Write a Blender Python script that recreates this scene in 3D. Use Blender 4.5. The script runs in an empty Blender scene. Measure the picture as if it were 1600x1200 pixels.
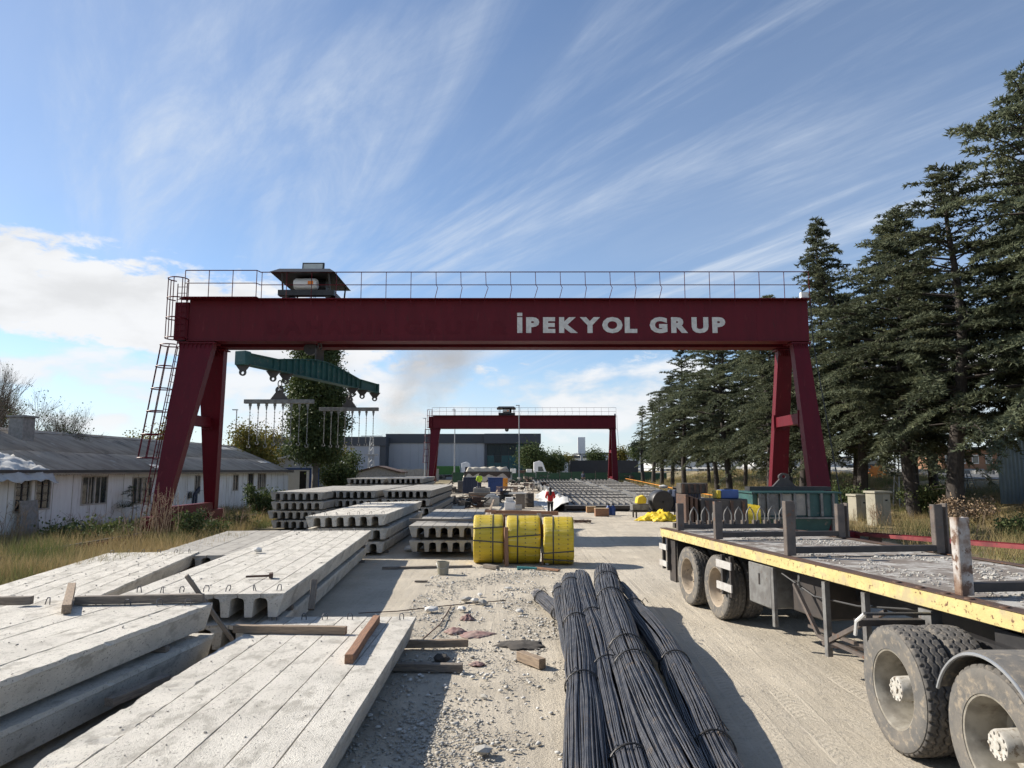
import bpy, bmesh, math, random
import numpy as np
from mathutils import Vector, Matrix, noise as mnoise
R = math.radians
random.seed(7)
rng = np.random.default_rng(7)
SC = bpy.context.scene
COL = SC.collection

# ------------------------------------------------------------------ camera, sky, sun, exposure
CAM_H, PITCH, FPX = 2.5, R(6.94), 1109.0
cam_d = bpy.data.cameras.new('camera')
cam = bpy.data.objects.new('camera', cam_d)
COL.objects.link(cam)
cam.location = (0, 0, CAM_H)
cam.rotation_euler = (R(90) + PITCH, 0, 0)
cam_d.sensor_fit = 'HORIZONTAL'
cam_d.sensor_width = 36.0
cam_d.lens = FPX / 1600 * 36
cam_d.clip_start = 0.05
cam_d.clip_end = 9000
SC.camera = cam

SUN_AZ, SUN_EL = R(20), R(33)          # azimuth: forward of straight left
sdir = Vector((-math.cos(SUN_AZ) * math.cos(SUN_EL), math.sin(SUN_AZ) * math.cos(SUN_EL), math.sin(SUN_EL)))
sun_d = bpy.data.lights.new('sun', 'SUN')
sun_d.energy = 5.0
sun_d.angle = R(0.53)
sun_d.color = (1.0, 0.93, 0.82)
sun = bpy.data.objects.new('sun', sun_d)
COL.objects.link(sun)
sun.location = (-60, 20, 60)
sun.rotation_euler = sdir.to_track_quat('Z', 'Y').to_euler()

SC.view_settings.view_transform = 'Standard'
SC.view_settings.look = 'None'
SC.view_settings.exposure = 0.70
SC.view_settings.gamma = 1.0
SC.view_settings.use_curve_mapping = False
SC.render.engine = 'CYCLES'
SC.cycles.use_denoising = True
SC.cycles.max_bounces = 6
SC.cycles.diffuse_bounces = 3
SC.cycles.glossy_bounces = 3
SC.cycles.transmission_bounces = 4
SC.cycles.transparent_max_bounces = 8
SC.cycles.volume_bounces = 1
SC.cycles.caustics_reflective = False
SC.cycles.caustics_refractive = False
SC.cycles.use_adaptive_sampling = True
SC.cycles.adaptive_threshold = 0.02
SC.cycles.volume_step_rate = 5.0
SC.cycles.volume_max_steps = 48

world = bpy.data.worlds.new('World')
SC.world = world
world.use_nodes = True
NT = world.node_tree
NT.nodes.clear()
def wn(t, **kw):
    n = NT.nodes.new(t)
    for k, v in kw.items(): setattr(n, k, v)
    return n
def wl(a, b): NT.links.new(a, b)
def wmath(op, a, b=None, c=None, clamp=False):
    n = wn('ShaderNodeMath', operation=op, use_clamp=clamp)
    for i, v in enumerate((a, b, c)):
        if v is None: continue
        if hasattr(v, 'links') or hasattr(v, 'is_linked'): wl(v, n.inputs[i])
        else: n.inputs[i].default_value = v
    return n.outputs[0]
def wramp(val, lo, hi, a=0.0, b=1.0):
    n = wn('ShaderNodeMapRange', interpolation_type='SMOOTHSTEP')
    wl(val, n.inputs[0])
    n.inputs[1].default_value = lo; n.inputs[2].default_value = hi
    n.inputs[3].default_value = a; n.inputs[4].default_value = b
    return n.outputs[0]
SEED = 14.2
sky = wn('ShaderNodeTexSky', sky_type='NISHITA')
sky.sun_disc = False
sky.sun_elevation = SUN_EL
sky.sun_rotation = math.atan2(sdir.x, sdir.y)
sky.altitude = 900
sky.air_density = 1.0
sky.dust_density = 0.4
sky.ozone_density = 3.0
tc = wn('ShaderNodeTexCoord')
sep = wn('ShaderNodeSeparateXYZ'); wl(tc.outputs['Generated'], sep.inputs[0])
dx, dy, dz = sep.outputs
el = wmath('ARCSINE', dz)
az = wmath('ARCTAN2', dx, dy)
# cirrus: streaks on a high flat layer, drawn out towards the far left
zden = wmath('ADD', wmath('MAXIMUM', dz, 0.0), 0.10)
pu = wmath('DIVIDE', dx, zden); pv = wmath('DIVIDE', dy, zden)
ca, sa = math.cos(R(127)), math.sin(R(127))
su = wmath('ADD', wmath('MULTIPLY', pu, ca), wmath('MULTIPLY', pv, sa))
sv = wmath('SUBTRACT', wmath('MULTIPLY', pv, ca), wmath('MULTIPLY', pu, sa))
def wnoise(x, y, z, scale, detail, rough=0.55, dist=0.0):
    cx = wn('ShaderNodeCombineXYZ')
    for i, v in enumerate((x, y, z)):
        if hasattr(v, 'is_linked'): wl(v, cx.inputs[i])
        else: cx.inputs[i].default_value = v
    n = wn('ShaderNodeTexNoise')
    wl(cx.outputs[0], n.inputs['Vector'])
    n.inputs['Scale'].default_value = scale
    n.inputs['Detail'].default_value = detail
    n.inputs['Roughness'].default_value = rough
    n.inputs['Distortion'].default_value = dist
    return n.outputs[0]
streak = wnoise(wmath('ADD', wmath('MULTIPLY', su, 0.24), wmath('MULTIPLY', sv, 0.25)), wmath('MULTIPLY', sv, 1.55), SEED, 1.0, 8, 0.62, 0.9)
fine = wnoise(wmath('MULTIPLY', su, 1.1), wmath('MULTIPLY', sv, 4.0), 8.7, 1.0, 8, 0.68, 0.9)
broad = wnoise(wmath('MULTIPLY', su, 0.35), wmath('MULTIPLY', sv, 0.7), 1.3, 1.0, 4, 0.5, 0.2)
cir = wmath('MULTIPLY', wramp(streak, 0.47, 0.73), wramp(fine, 0.30, 0.70, 0.25, 1.0))
veil = wmath('MULTIPLY', wramp(broad, 0.28, 0.66), wramp(fine, 0.2, 0.8, 0.6, 1.0))
cirrus = wmath('ADD', wmath('MULTIPLY', cir, 0.80), wmath('MULTIPLY', veil, 0.23), clamp=True)
# low cloud: sheets and heaps near the horizon
bank = wnoise(wmath('MULTIPLY', az, 2.6), wmath('MULTIPLY', el, 9.0), 0.4, 1.5, 8, 0.58, 0.3)
heap = wnoise(wmath('MULTIPLY', az, 5.5), wmath('MULTIPLY', el, 13.0), 5.2, 1.5, 8, 0.55, 0.2)
def bump(v, lo0, lo1, hi0, hi1):
    return wmath('MULTIPLY', wramp(v, lo0, lo1), wramp(v, hi0, hi1, 1.0, 0.0))
eltilt = wmath('ADD', el, wmath('MULTIPLY', wmath('ADD', az, 0.60), 0.10))
bmask = bump(eltilt, R(8.0), R(10.0), R(12.8), R(17.8))
bside = wramp(az, -0.44, 0.02, 1.0, 0.18)
puff = wnoise(wmath('MULTIPLY', az, 26.0), wmath('MULTIPLY', el, 60.0), 2.2, 1.0, 6, 0.6, 0.3)
bankm = wramp(wmath('ADD', wmath('ADD', bank, wmath('MULTIPLY', wmath('SUBTRACT', puff, 0.5), 0.95)), wmath('MULTIPLY', wmath('MULTIPLY', bmask, bside), 0.62)), 0.70, 0.95)
bankm = wmath('MULTIPLY', bankm, wmath('MULTIPLY', wramp(el, R(5.0), R(9.0)), wramp(eltilt, R(15.0), R(19.0), 1.0, 0.0)))
hmask = bump(el, R(1.5), R(4.0), R(7.0), R(10.0))
heapm = wmath('MULTIPLY', wramp(wmath('ADD', heap, wmath('MULTIPLY', hmask, 0.26)), 0.62, 0.82), wramp(el, R(9.0), R(13.0), 1.0, 0.0))
haze = wramp(el, R(0.0), R(11.0), 0.62, 0.0)
cl1 = wmath('MAXIMUM', cirrus, haze)
cl2 = wmath('MAXIMUM', bankm, wmath('MULTIPLY', heapm, 0.92))
shade = wramp(heap, 0.30, 0.62, 0.84, 1.0)
bg = wn('ShaderNodeBackground')
SKY_K = 0.097
mixA = wn('ShaderNodeMix', data_type='RGBA'); mixB = wn('ShaderNodeMix', data_type='RGBA')
wl(cl1, mixA.inputs[0]); wl(sky.outputs[0], mixA.inputs[6])
mixA.inputs[7].default_value = (4.5, 5.0, 5.7, 1)
wl(cl2, mixB.inputs[0]); wl(mixA.outputs[2], mixB.inputs[6])
ccol = wn('ShaderNodeMix', data_type='RGBA'); wl(shade, ccol.inputs[0])
ccol.inputs[6].default_value = (0, 0, 0, 1); ccol.inputs[7].default_value = (5.9, 6.0, 6.15, 1)
wl(ccol.outputs[2], mixB.inputs[7])
wl(mixB.outputs[2], bg.inputs[0])
bg.inputs[1].default_value = SKY_K
wo = wn('ShaderNodeOutputWorld'); wl(bg.outputs[0], wo.inputs[0])

# ------------------------------------------------------------------ measuring helpers (true ground points from the survey of the photograph)
_c, _s = math.cos(PITCH), math.sin(PITCH)
def ray(px, py):
    u = (px - 800) / FPX; v = (600 - py) / FPX
    return (u, _c - v * _s, _s + v * _c)
def G(px, py, z=0.0):
    r = ray(px, py); t = (z - CAM_H) / r[2]
    return Vector((r[0] * t, r[1] * t, z))
def D(px, py, Y):
    r = ray(px, py); t = Y / r[1]
    return Vector((r[0] * t, Y, CAM_H + r[2] * t))
def ss(t):
    t = max(0.0, min(1.0, t)); return t * t * (3 - 2 * t)
def gz(x, y):
    z = 0.60 * ss((y - 42) / 60.0) + 1.75 * ss((x - 19) / 15.0) * ss((y + 10) / 40)
    z -= 0.0 if x > -9 else 0.12 * ss((-9 - x) / 3) * ss((40 - abs(y - 25)) / 20)
    return z

# ------------------------------------------------------------------ materials
MATS = {}
def pm(name, c1, c2=None, scale=3.0, rough=0.7, metal=0.0, bump=0.0, bscale=40.0, lo=0.35, hi=0.65,
       c3=None, scale3=12.0, lo3=0.58, hi3=0.66, stretch=(1, 1, 1), spec=0.5, trans=0.0, rough2=None, bdist=0.02, c4=None, scale4=1.0, lo4=.5, hi4=.6, ovar=None):
    m = bpy.data.materials.new(name); m.use_nodes = True
    nt = m.node_tree; N = nt.nodes; L = nt.links
    b = N['Principled BSDF']
    tcn = N.new('ShaderNodeTexCoord'); oi = N.new('ShaderNodeObjectInfo')
    mp = N.new('ShaderNodeVectorMath'); mp.operation = 'MULTIPLY'; mp.inputs[1].default_value = stretch
    ad = N.new('ShaderNodeVectorMath'); ad.operation = 'ADD'
    ml = N.new('ShaderNodeMath'); ml.operation = 'MULTIPLY'; ml.inputs[1].default_value = 37.0
    L.new(tcn.outputs['Object'], mp.inputs[0]); L.new(oi.outputs['Random'], ml.inputs[0])
    L.new(mp.outputs[0], ad.inputs[0]); L.new(ml.outputs[0], ad.inputs[1])
    def nz(sc, det=6, ro=0.6):
        n = N.new('ShaderNodeTexNoise'); n.inputs['Scale'].default_value = sc
        n.inputs['Detail'].default_value = det; n.inputs['Roughness'].default_value = ro
        L.new(ad.outputs[0], n.inputs['Vector']); return n.outputs[0]
    def rmp(v, a, bb):
        r = N.new('ShaderNodeMapRange'); r.interpolation_type = 'SMOOTHSTEP'
        L.new(v, r.inputs[0]); r.inputs[1].default_value = a; r.inputs[2].default_value = bb
        return r.outputs[0]
    col = None
    def rgba(c): return (c[0], c[1], c[2], 1)
    if c2 is None: c2 = tuple(v * 0.82 for v in c1)
    mx = N.new('ShaderNodeMix'); mx.data_type = 'RGBA'
    f1 = rmp(nz(scale), lo, hi)
    L.new(f1, mx.inputs[0]); mx.inputs[6].default_value = rgba(c1); mx.inputs[7].default_value = rgba(c2)
    col = mx.outputs[2]
    for (cc, sc_, l_, h_) in ((c3, scale3, lo3, hi3), (c4, scale4, lo4, hi4)):
        if cc is None: continue
        m2 = N.new('ShaderNodeMix'); m2.data_type = 'RGBA'
        L.new(rmp(nz(sc_, 5, 0.65), l_, h_), m2.inputs[0]); L.new(col, m2.inputs[6]); m2.inputs[7].default_value = rgba(cc)
        col = m2.outputs[2]
    if ovar:
        rv = N.new('ShaderNodeMapRange'); L.new(oi.outputs['Random'], rv.inputs[0]); rv.inputs[3].default_value = ovar[0]; rv.inputs[4].default_value = ovar[1]
        hv = N.new('ShaderNodeHueSaturation'); L.new(col, hv.inputs['Color']); L.new(rv.outputs[0], hv.inputs['Value']); col = hv.outputs[0]
    L.new(col, b.inputs['Base Color'])
    b.inputs['Roughness'].default_value = rough
    if rough2 is not None:
        rr = N.new('ShaderNodeMapRange'); L.new(f1, rr.inputs[0]); rr.inputs[3].default_value = rough; rr.inputs[4].default_value = rough2
        L.new(rr.outputs[0], b.inputs['Roughness'])
    b.inputs['Metallic'].default_value = metal
    b.inputs['Specular IOR Level'].default_value = spec
    if bump:
        bn = N.new('ShaderNodeBump'); bn.inputs['Strength'].default_value = bump; bn.inputs['Distance'].default_value = bdist
        L.new(nz(bscale, 5, 0.65), bn.inputs['Height']); L.new(bn.outputs[0], b.inputs['Normal'])
    if trans:
        tr = N.new('ShaderNodeBsdfTranslucent'); ms = N.new('ShaderNodeMixShader'); ms.inputs[0].default_value = trans
        L.new(col, tr.inputs[0]); L.new(b.outputs[0], ms.inputs[1]); L.new(tr.outputs[0], ms.inputs[2])
        L.new(ms.outputs[0], N['Material Output'].inputs[0])
    MATS[name] = m
    return m

M = MATS
pm('crane_red', (.105, .0050, .0118), (.090, .0046, .0105), 1.6, .5, bump=.05, bscale=30, spec=.22, stretch=(2.2, 2.2, .35), c3=(.070, .010, .012), scale3=5, lo3=.57, hi3=.72, c4=(.15, .022, .026), scale4=3, lo4=.6, hi4=.75)
pm('faded_red', (.19, .03, .033), (.10, .014, .018), 2.5, .6, c3=(.07, .03, .02), scale3=3)
pm('mould_core', (.085, .084, .08), (.20, .19, .18), 3, .8, .1)
pm('crane_letter', (.62, .60, .56), (.5, .48, .45), 6, .6)
pm('crane_ghost', (.096, .0056, .0120), (.083, .0052, .0108), 2, .55, spec=.2)
pm('dark_steel', (.045, .042, .042), (.07, .06, .055), 4, .55, .3, bump=.1, bscale=40)
pm('black_paint', (.018, .018, .02), (.03, .029, .03), 5, .5)
pm('white_paint', (.72, .72, .70), (.6, .59, .56), 5, .5, c3=(.38, .33, .28), scale3=9, lo3=.64, hi3=.74)
pm('plate_white', (.46, .45, .43), (.36, .34, .32), 8, .6, c3=(.28, .24, .2), scale3=12, lo3=.58, hi3=.7)
pm('white_clean', (.78, .78, .77), (.7, .7, .69), 3, .45)
pm('lens', (.55, .56, .5), (.5, .5, .45), 8, .25)
pm('teal', (.017, .066, .068), (.026, .090, .086), 2, .5, bump=.1, bscale=30, c3=(.14, .13, .11), scale3=6, lo3=.58, hi3=.7)
pm('rust_steel', (.10, .055, .035), (.065, .042, .034), 5, .75, .15, bump=.3, bscale=60, c3=(.16, .075, .04), scale3=11)
pm('grey_steel', (.20, .20, .195), (.13, .125, .12), 6, .6, .3, bump=.15, bscale=50, c3=(.12, .08, .06), scale3=13, lo3=.6, hi3=.72)
pm('galv', (.36, .37, .38), (.30, .31, .32), 4, .5, .4)
pm('concrete', (.60, .565, .50), (.50, .47, .415), 2.6, .92, bump=.9, bscale=80, stretch=(1, .6, 1), c3=(.25, .235, .205), scale3=46, lo3=.56, hi3=.66, bdist=.015, c4=(.36, .335, .29), scale4=4.5, lo4=.50, hi4=.66)
pm('concrete_old_shaded', (.36, .34, .305), (.27, .255, .23), 2.5, .92, bump=.5, bscale=50, c3=(.2, .19, .175), scale3=22, lo3=.58, hi3=.72, bdist=.012)  # weathered concrete; on slab stacks its dark tone also paints in shaded ends
pm('wood', (.30, .225, .155), (.21, .155, .11), 6, .85, bump=.3, bscale=30, stretch=(1, 9, 9), c3=(.13, .10, .075), scale3=4)
pm('wood_old', (.22, .185, .15), (.14, .12, .10), 6, .9, bump=.35, bscale=30, stretch=(1, 9, 9), c3=(.09, .08, .07), scale3=4)
pm('wood_red', (.30, .155, .085), (.2, .11, .07), 6, .85, bump=.3, bscale=30, stretch=(1, 9, 9))
pm('rebar', (.085, .090, .105), (.14, .14, .15), 7, .42, .65, bump=.3, bscale=90, spec=.4, c3=(.20, .155, .115), scale3=5, lo3=.55, hi3=.74)
pm('wire', (.03, .03, .032), (.05, .045, .04), 9, .5, .5)
pm('yellow_wrap', (.62, .45, .018), (.55, .39, .018), 3, .34, bump=.8, bscale=13, stretch=(.35, 5, 5), c3=(.64, .54, .18), scale3=2.5, lo3=.5, hi3=.8, bdist=.03)
pm('strap', (.03, .032, .035), (.05, .05, .055), 6, .5)
pm('yellow_rail', (.56, .46, .20), (.47, .38, .16), 4, .65, bump=.2, bscale=40, c3=(.15, .075, .04), scale3=16, lo3=.57, hi3=.64, c4=(.40, .33, .19), scale4=3.5, lo4=.48, hi4=.66)
pm('rubber', (.095, .092, .088), (.14, .128, .112), 5, .85, bump=.2, bscale=60, c3=(.25, .21, .16), scale3=13, lo3=.50, hi3=.70)
pm('rubber_dusty', (.105, .097, .088), (.070, .066, .062), 12, .9, bump=.2, bscale=60, c3=(.19, .165, .135), scale3=15, lo3=.5, hi3=.7)
pm('rim', (.34, .315, .265), (.22, .20, .165), 7, .55, .25, c3=(.17, .14, .11), scale3=9, lo3=.56, hi3=.7)
pm('hub_paint', (.50, .48, .44), (.36, .34, .30), 14, .6, .1, c3=(.2, .16, .12), scale3=22, lo3=.55, hi3=.66)
pm('rim_beige', (.40, .33, .25), (.30, .25, .19), 7, .6, .1, c3=(.17, .14, .11), scale3=9)
pm('deck', (.15, .125, .105), (.24, .22, .20), 2.0, .9, 0, bump=.4, bscale=50, c3=(.36, .345, .32), scale3=4, lo3=.47, hi3=.60, c4=(.09, .055, .04), scale4=5, lo4=.58, hi4=.7)
pm('stake', (.14, .115, .10), (.095, .082, .075), 6, .6, .3, bump=.2, bscale=50, c3=(.15, .08, .05), scale3=8)
pm('stake_pale', (.45, .43, .41), (.2, .13, .09), 5, .6, .1, c3=(.13, .075, .05), scale3=9, lo3=.5, hi3=.6)
pm('shed_wall', (.84, .83, .80), (.74, .725, .69), 1.6, .75, bump=.1, bscale=20, stretch=(3, 3, .5), c3=(.36, .33, .28), scale3=1.6, lo3=.56, hi3=.78)
pm('shed_frame', (.50, .46, .40), (.38, .34, .29), 6, .8)
pm('roof_sheet', (.45, .385, .31), (.31, .265, .215), 1.4, .95, bump=.35, bscale=30, stretch=(1, .35, 1), c3=(.50, .46, .40), scale3=3.2, lo3=.58, hi3=.76, c4=(.17, .15, .13), scale4=2, lo4=.56, hi4=.7)
pm('glass_dark', (.02, .024, .028), (.035, .04, .045), 2, .08, 0, spec=.8)
pm('curtain', (.55, .53, .48), (.42, .40, .36), 4, .9)
pm('void', (.012, .012, .012), (.02, .019, .018), 4, .9)
pm('brick_grey', (.30, .285, .265), (.22, .21, .195), 8, .95, bump=.4, bscale=25)
pm('tarp_white', (.50, .495, .47), (.40, .39, .365), 2, .6, c3=(.4, .37, .33), scale3=3, lo3=.6, hi3=.8)
pm('tarp_cream', (.50, .46, .38), (.40, .36, .29), 2, .75, c3=(.3, .26, .2), scale3=3)
pm('tarp_yellow', (.68, .50, .02), (.58, .41, .02), 3, .5, c3=(.36, .21, .02), scale3=3, lo3=.6, hi3=.75)
pm('bld_dark', (.045, .052, .065), (.05, .057, .07), .2, .6)
pm('bld_grey', (.34, .355, .39), (.32, .335, .37), .15, .7)
pm('bld_glass', (.02, .075, .08), (.03, .095, .10), .25, .25, 0, spec=.3)
pm('bld_glass_dark', (.010, .022, .026), (.016, .03, .034), .3, .25, 0, spec=.3)
pm('bld_white', (.66, .66, .64), (.58, .58, .57), .3, .8)
pm('blue_paint', (.03, .075, .24), (.025, .06, .19), 3, .5)
pm('navy', (.018, .028, .06), (.025, .035, .07), 2, .6)
pm('orange', (.72, .28, .02), (.62, .22, .02), 3, .6)
pm('sign_orange', (.85, .25, .02), (.8, .22, .02), 3, .5)
pm('green_net', (.03, .075, .045), (.04, .09, .055), 1.5, .9)
pm('green_curtain', (.03, .13, .02), (.025, .11, .02), 2, .6)
pm('cream_box', (.30, .28, .22), (.24, .225, .175), 2, .7, c3=(.3, .27, .2), scale3=5)
pm('blue_sheet', (.30, .38, .44), (.25, .33, .40), 2, .5, .3)
pm('cardboard', (.36, .21, .10), (.30, .17, .08), 4, .9)
pm('card_top', (.50, .38, .24), (.42, .31, .19), 4, .9)
pm('skin', (.45, .28, .20), (.42, .26, .18), 6, .6)
pm('hair', (.018, .012, .010), (.03, .02, .015), 20, .55)
pm('jacket_red', (.48, .012, .016), (.38, .010, .014), 6, .7, bump=.2, bscale=20)
pm('trousers_black', (.014, .014, .017), (.022, .022, .026), 8, .85)
pm('shoe_white', (.6, .6, .6), (.5, .5, .5), 8, .6)
pm('vest_neon', (.55, .78, .05), (.5, .72, .04), 6, .6)
pm('car_dark', (.012, .016, .022), (.014, .018, .025), 2, .25, .3)
pm('car_white', (.75, .75, .75), (.7, .7, .7), 2, .3)
pm('truck_black', (.012, .013, .018), (.016, .017, .023), 1, .5)
pm('bark', (.030, .025, .022), (.055, .046, .040), 9, .95, bump=.9, bscale=16, stretch=(2, 2, .5))
pm('bark_pale', (.17, .15, .125), (.11, .095, .08), 8, .95, bump=.6, bscale=16, stretch=(2, 2, .5))
pm('cedar_leaf', (.088, .106, .068), (.132, .148, .088), .8, .8, spec=.2, trans=.3, c3=(.20, .205, .115), scale3=1.1, lo3=.52, hi3=.72, lo=.3, hi=.7, ovar=(.75, 1.25))
pm('poplar_leaf', (.085, .11, .036), (.055, .08, .03), .8, .6, spec=.3, trans=.25, c3=(.17, .17, .05), scale3=1.8, lo3=.55, hi3=.75)
pm('autumn_leaf', (.20, .16, .035), (.12, .13, .035), 1.2, .75, spec=.25, trans=.25, c3=(.26, .15, .03), scale3=2)
pm('bush_leaf', (.075, .10, .035), (.05, .075, .028), 1.5, .75, spec=.25, trans=.25, c3=(.15, .15, .06), scale3=2.5)
pm('weed_leaf', (.085, .12, .04), (.12, .13, .05), 2, .8, spec=.25, trans=.2)
pm('fern_leaf', (.05, .075, .03), (.075, .10, .04), 3, .7, spec=.3, trans=.2)
pm('dry_grass', (.40, .30, .155), (.27, .215, .10), .7, .9, spec=.2, trans=.25, c3=(.12, .145, .05), scale3=.4, lo3=.46, hi3=.60, lo=.3, hi=.7)
pm('dry_stalk', (.30, .215, .14), (.22, .155, .10), 4, .9)
pm('stone', (.42, .40, .36), (.31, .295, .265), 6, .95, bump=.3, bscale=30)
pm('stone_white', (.60, .585, .55), (.5, .485, .45), 6, .95, bump=.3, bscale=30)
pm('rag', (.23, .13, .12), (.30, .22, .19), 7, .95)
pm('debris_dark', (.045, .04, .035), (.08, .07, .06), 8, .95)
pm('asphalt', (.075, .075, .075), (.095, .093, .09), 2, .9)
pm('hose_teal', (.05, .2, .2), (.07, .24, .23), 5, .5)
pm('hill', (.10, .10, .075), (.15, .135, .09), .05, .95)

# ------------------------------------------------------------------ mesh helpers
def link(o, parent=None):
    COL.objects.link(o)
    if parent is not None: o.parent = parent
    return o
def mesh_np(name, V, F, smooth=False):
    V = np.asarray(V, dtype=np.float32); F = np.asarray(F, dtype=np.int32)
    me = bpy.data.meshes.new(name)
    n, k = F.shape
    me.vertices.add(len(V)); me.vertices.foreach_set('co', V.ravel())
    me.loops.add(n * k); me.loops.foreach_set('vertex_index', F.ravel())
    me.polygons.add(n); me.polygons.foreach_set('loop_start', np.arange(0, n * k, k, dtype=np.int32))
    if smooth: me.polygons.foreach_set('use_smooth', np.ones(n, dtype=bool))
    me.update(calc_edges=True); me.validate()
    return me
def mobj(name, me, mat, parent=None, loc=None):
    o = bpy.data.objects.new(name, me)
    if mat is not None and len(me.materials) == 0: me.materials.append(M[mat])
    if loc is not None: o.location = loc
    return link(o, parent)
class MB:
    def __init__(s): s.v = []; s.f = []
    def add(s, vs, fs):
        b = len(s.v); s.v += [tuple(v) for v in vs]; s.f += [tuple(i + b for i in f) for f in fs]; return s
    def box(s, c, d, rz=0, m=None):
        x, y, z = d[0] / 2, d[1] / 2, d[2] / 2
        vs = [Vector((i * x, j * y, k * z)) for i in (-1, 1) for j in (-1, 1) for k in (-1, 1)]
        if m is None: m = Matrix.Rotation(rz, 3, 'Z')
        vs = [m @ v + Vector(c) for v in vs]
        return s.add(vs, [(0, 1, 3, 2), (4, 6, 7, 5), (0, 4, 5, 1), (2, 3, 7, 6), (0, 2, 6, 4), (1, 5, 7, 3)])
    def bx(s, x0, x1, y0, y1, z0, z1):
        return s.box(((x0 + x1) / 2, (y0 + y1) / 2, (z0 + z1) / 2), (abs(x1 - x0), abs(y1 - y0), abs(z1 - z0)))
    def frame(s, p0, p1, up=(0, 0, 1)):
        p0, p1 = Vector(p0), Vector(p1); d = (p1 - p0).normalized(); u = Vector(up)
        if abs(d.dot(u)) > .98: u = Vector((0, 1, 0))
        a = d.cross(u).normalized(); b = a.cross(d).normalized()
        return p0, p1, d, a, b
    def bar(s, p0, p1, w, h, up=(0, 0, 1), w1=None, h1=None):
        p0, p1, d, a, b = s.frame(p0, p1, up); w1 = w if w1 is None else w1; h1 = h if h1 is None else h1
        vs = [p0 + a * i * w / 2 + b * j * h / 2 for i, j in ((-1, -1), (1, -1), (1, 1), (-1, 1))] + \
             [p1 + a * i * w1 / 2 + b * j * h1 / 2 for i, j in ((-1, -1), (1, -1), (1, 1), (-1, 1))]
        return s.add(vs, [(3, 2, 1, 0), (4, 5, 6, 7), (0, 1, 5, 4), (1, 2, 6, 5), (2, 3, 7, 6), (3, 0, 4, 7)])
    def tube(s, pts, r, n=6, closed=False, caps=True):
        pts = [Vector(p) for p in pts]; k = len(pts); rs = r if hasattr(r, '__len__') else [r] * k
        b0 = len(s.v); prev = None
        for i, p in enumerate(pts):
            if closed: d = pts[(i + 1) % k] - pts[i - 1]
            else: d = pts[min(i + 1, k - 1)] - pts[max(i - 1, 0)]
            if d.length < 1e-9: d = Vector((0, 0, 1))
            d.normalize()
            if prev is None:
                u = Vector((0, 0, 1)) if abs(d.z) < .9 else Vector((1, 0, 0))
                a = d.cross(u).normalized()
            else:
                a = prev - d * prev.dot(d)
                a = a.normalized() if a.length > 1e-6 else d.orthogonal().normalized()
            prev = a; b = d.cross(a)
            for q in range(n):
                t = 2 * math.pi * q / n
                s.v.append(tuple(p + (a * math.cos(t) + b * math.sin(t)) * rs[i]))
        m = k if closed else k - 1
        for i in range(m):
            j = (i + 1) % k
            for q in range(n):
                q2 = (q + 1) % n
                s.f.append((b0 + i * n + q, b0 + i * n + q2, b0 + j * n + q2, b0 + j * n + q))
        if caps and not closed:
            s.f.append(tuple(b0 + q for q in range(n - 1, -1, -1)))
            s.f.append(tuple(b0 + (k - 1) * n + q for q in range(n)))
        return s
    def cyl(s, p0, p1, r0, r1=None, n=16): return s.tube([p0, p1], [r0, r0 if r1 is None else r1], n)
    def lathe(s, prof, n=32, axis='X', c=(0, 0, 0), closed=False):
        # prof: (along, radius)
        b0 = len(s.v); k = len(prof); c = Vector(c)
        for (a, r) in prof:
            for q in range(n):
                t = 2 * math.pi * q / n
                u, w = r * math.cos(t), r * math.sin(t)
                p = {'X': (a, u, w), 'Y': (u, a, w), 'Z': (u, w, a)}[axis]
                s.v.append(tuple(Vector(p) + c))
        for i in range(k if closed else k - 1):
            j = (i + 1) % k
            for q in range(n):
                q2 = (q + 1) % n
                s.f.append((b0 + i * n + q, b0 + i * n + q2, b0 + j * n + q2, b0 + j * n + q))
        return s
    def prism(s, poly, h0, h1, axis='Y', c=(0, 0, 0)):
        # poly in the plane normal to axis: X->(y,z) Y->(x,z) Z->(x,y)
        k = len(poly); c = Vector(c)
        def pt(a, b, h): return Vector({'X': (h, a, b), 'Y': (a, h, b), 'Z': (a, b, h)}[axis]) + c
        vs = [pt(a, b, h0) for a, b in poly] + [pt(a, b, h1) for a, b in poly]
        fs = [tuple(range(k)), tuple(range(2 * k - 1, k - 1, -1))] + [(i, k + i, k + (i + 1) % k, (i + 1) % k) for i in range(k)]
        return s.add(vs, fs)
    def mesh(s, name='m', smooth=None):
        me = bpy.data.meshes.new(name); me.from_pydata(s.v, [], s.f)
        bm = bmesh.new(); bm.from_mesh(me); bmesh.ops.recalc_face_normals(bm, faces=bm.faces); bm.to_mesh(me); bm.free()
        if smooth is not None:
            me.polygons.foreach_set('use_smooth', [True] * len(me.polygons)); me.set_sharp_from_angle(angle=R(smooth))
        me.update(); return me
    def build(s, name, mat, parent=None, loc=None, smooth=None, bevel=0):
        o = mobj(name, s.mesh(name, smooth), mat, parent, loc)
        if bevel:
            b = o.modifiers.new('bevel', 'BEVEL'); b.width = bevel; b.segments = 1; b.limit_method = 'ANGLE'; b.angle_limit = R(40)
        return o
def tag(o, label=None, cat=None, group=None, kind=None):
    if label: o['label'] = label
    if cat: o['category'] = cat
    if group: o['group'] = group
    if kind: o['kind'] = kind
    elif cat: o['kind'] = 'thing'
    return o
def thing(name, label, cat, loc=(0, 0, 0), rz=0, group=None):
    o = bpy.data.objects.new(name, None); o.location = loc; o.rotation_euler = (0, 0, rz)
    o.empty_display_size = .2
    link(o); return tag(o, label, cat, group)
def copy_tree(o, parent=None):
    c = o.copy(); COL.objects.link(c); c.parent = parent
    for ch in list(o.children): copy_tree(ch, c)
    return c
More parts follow.
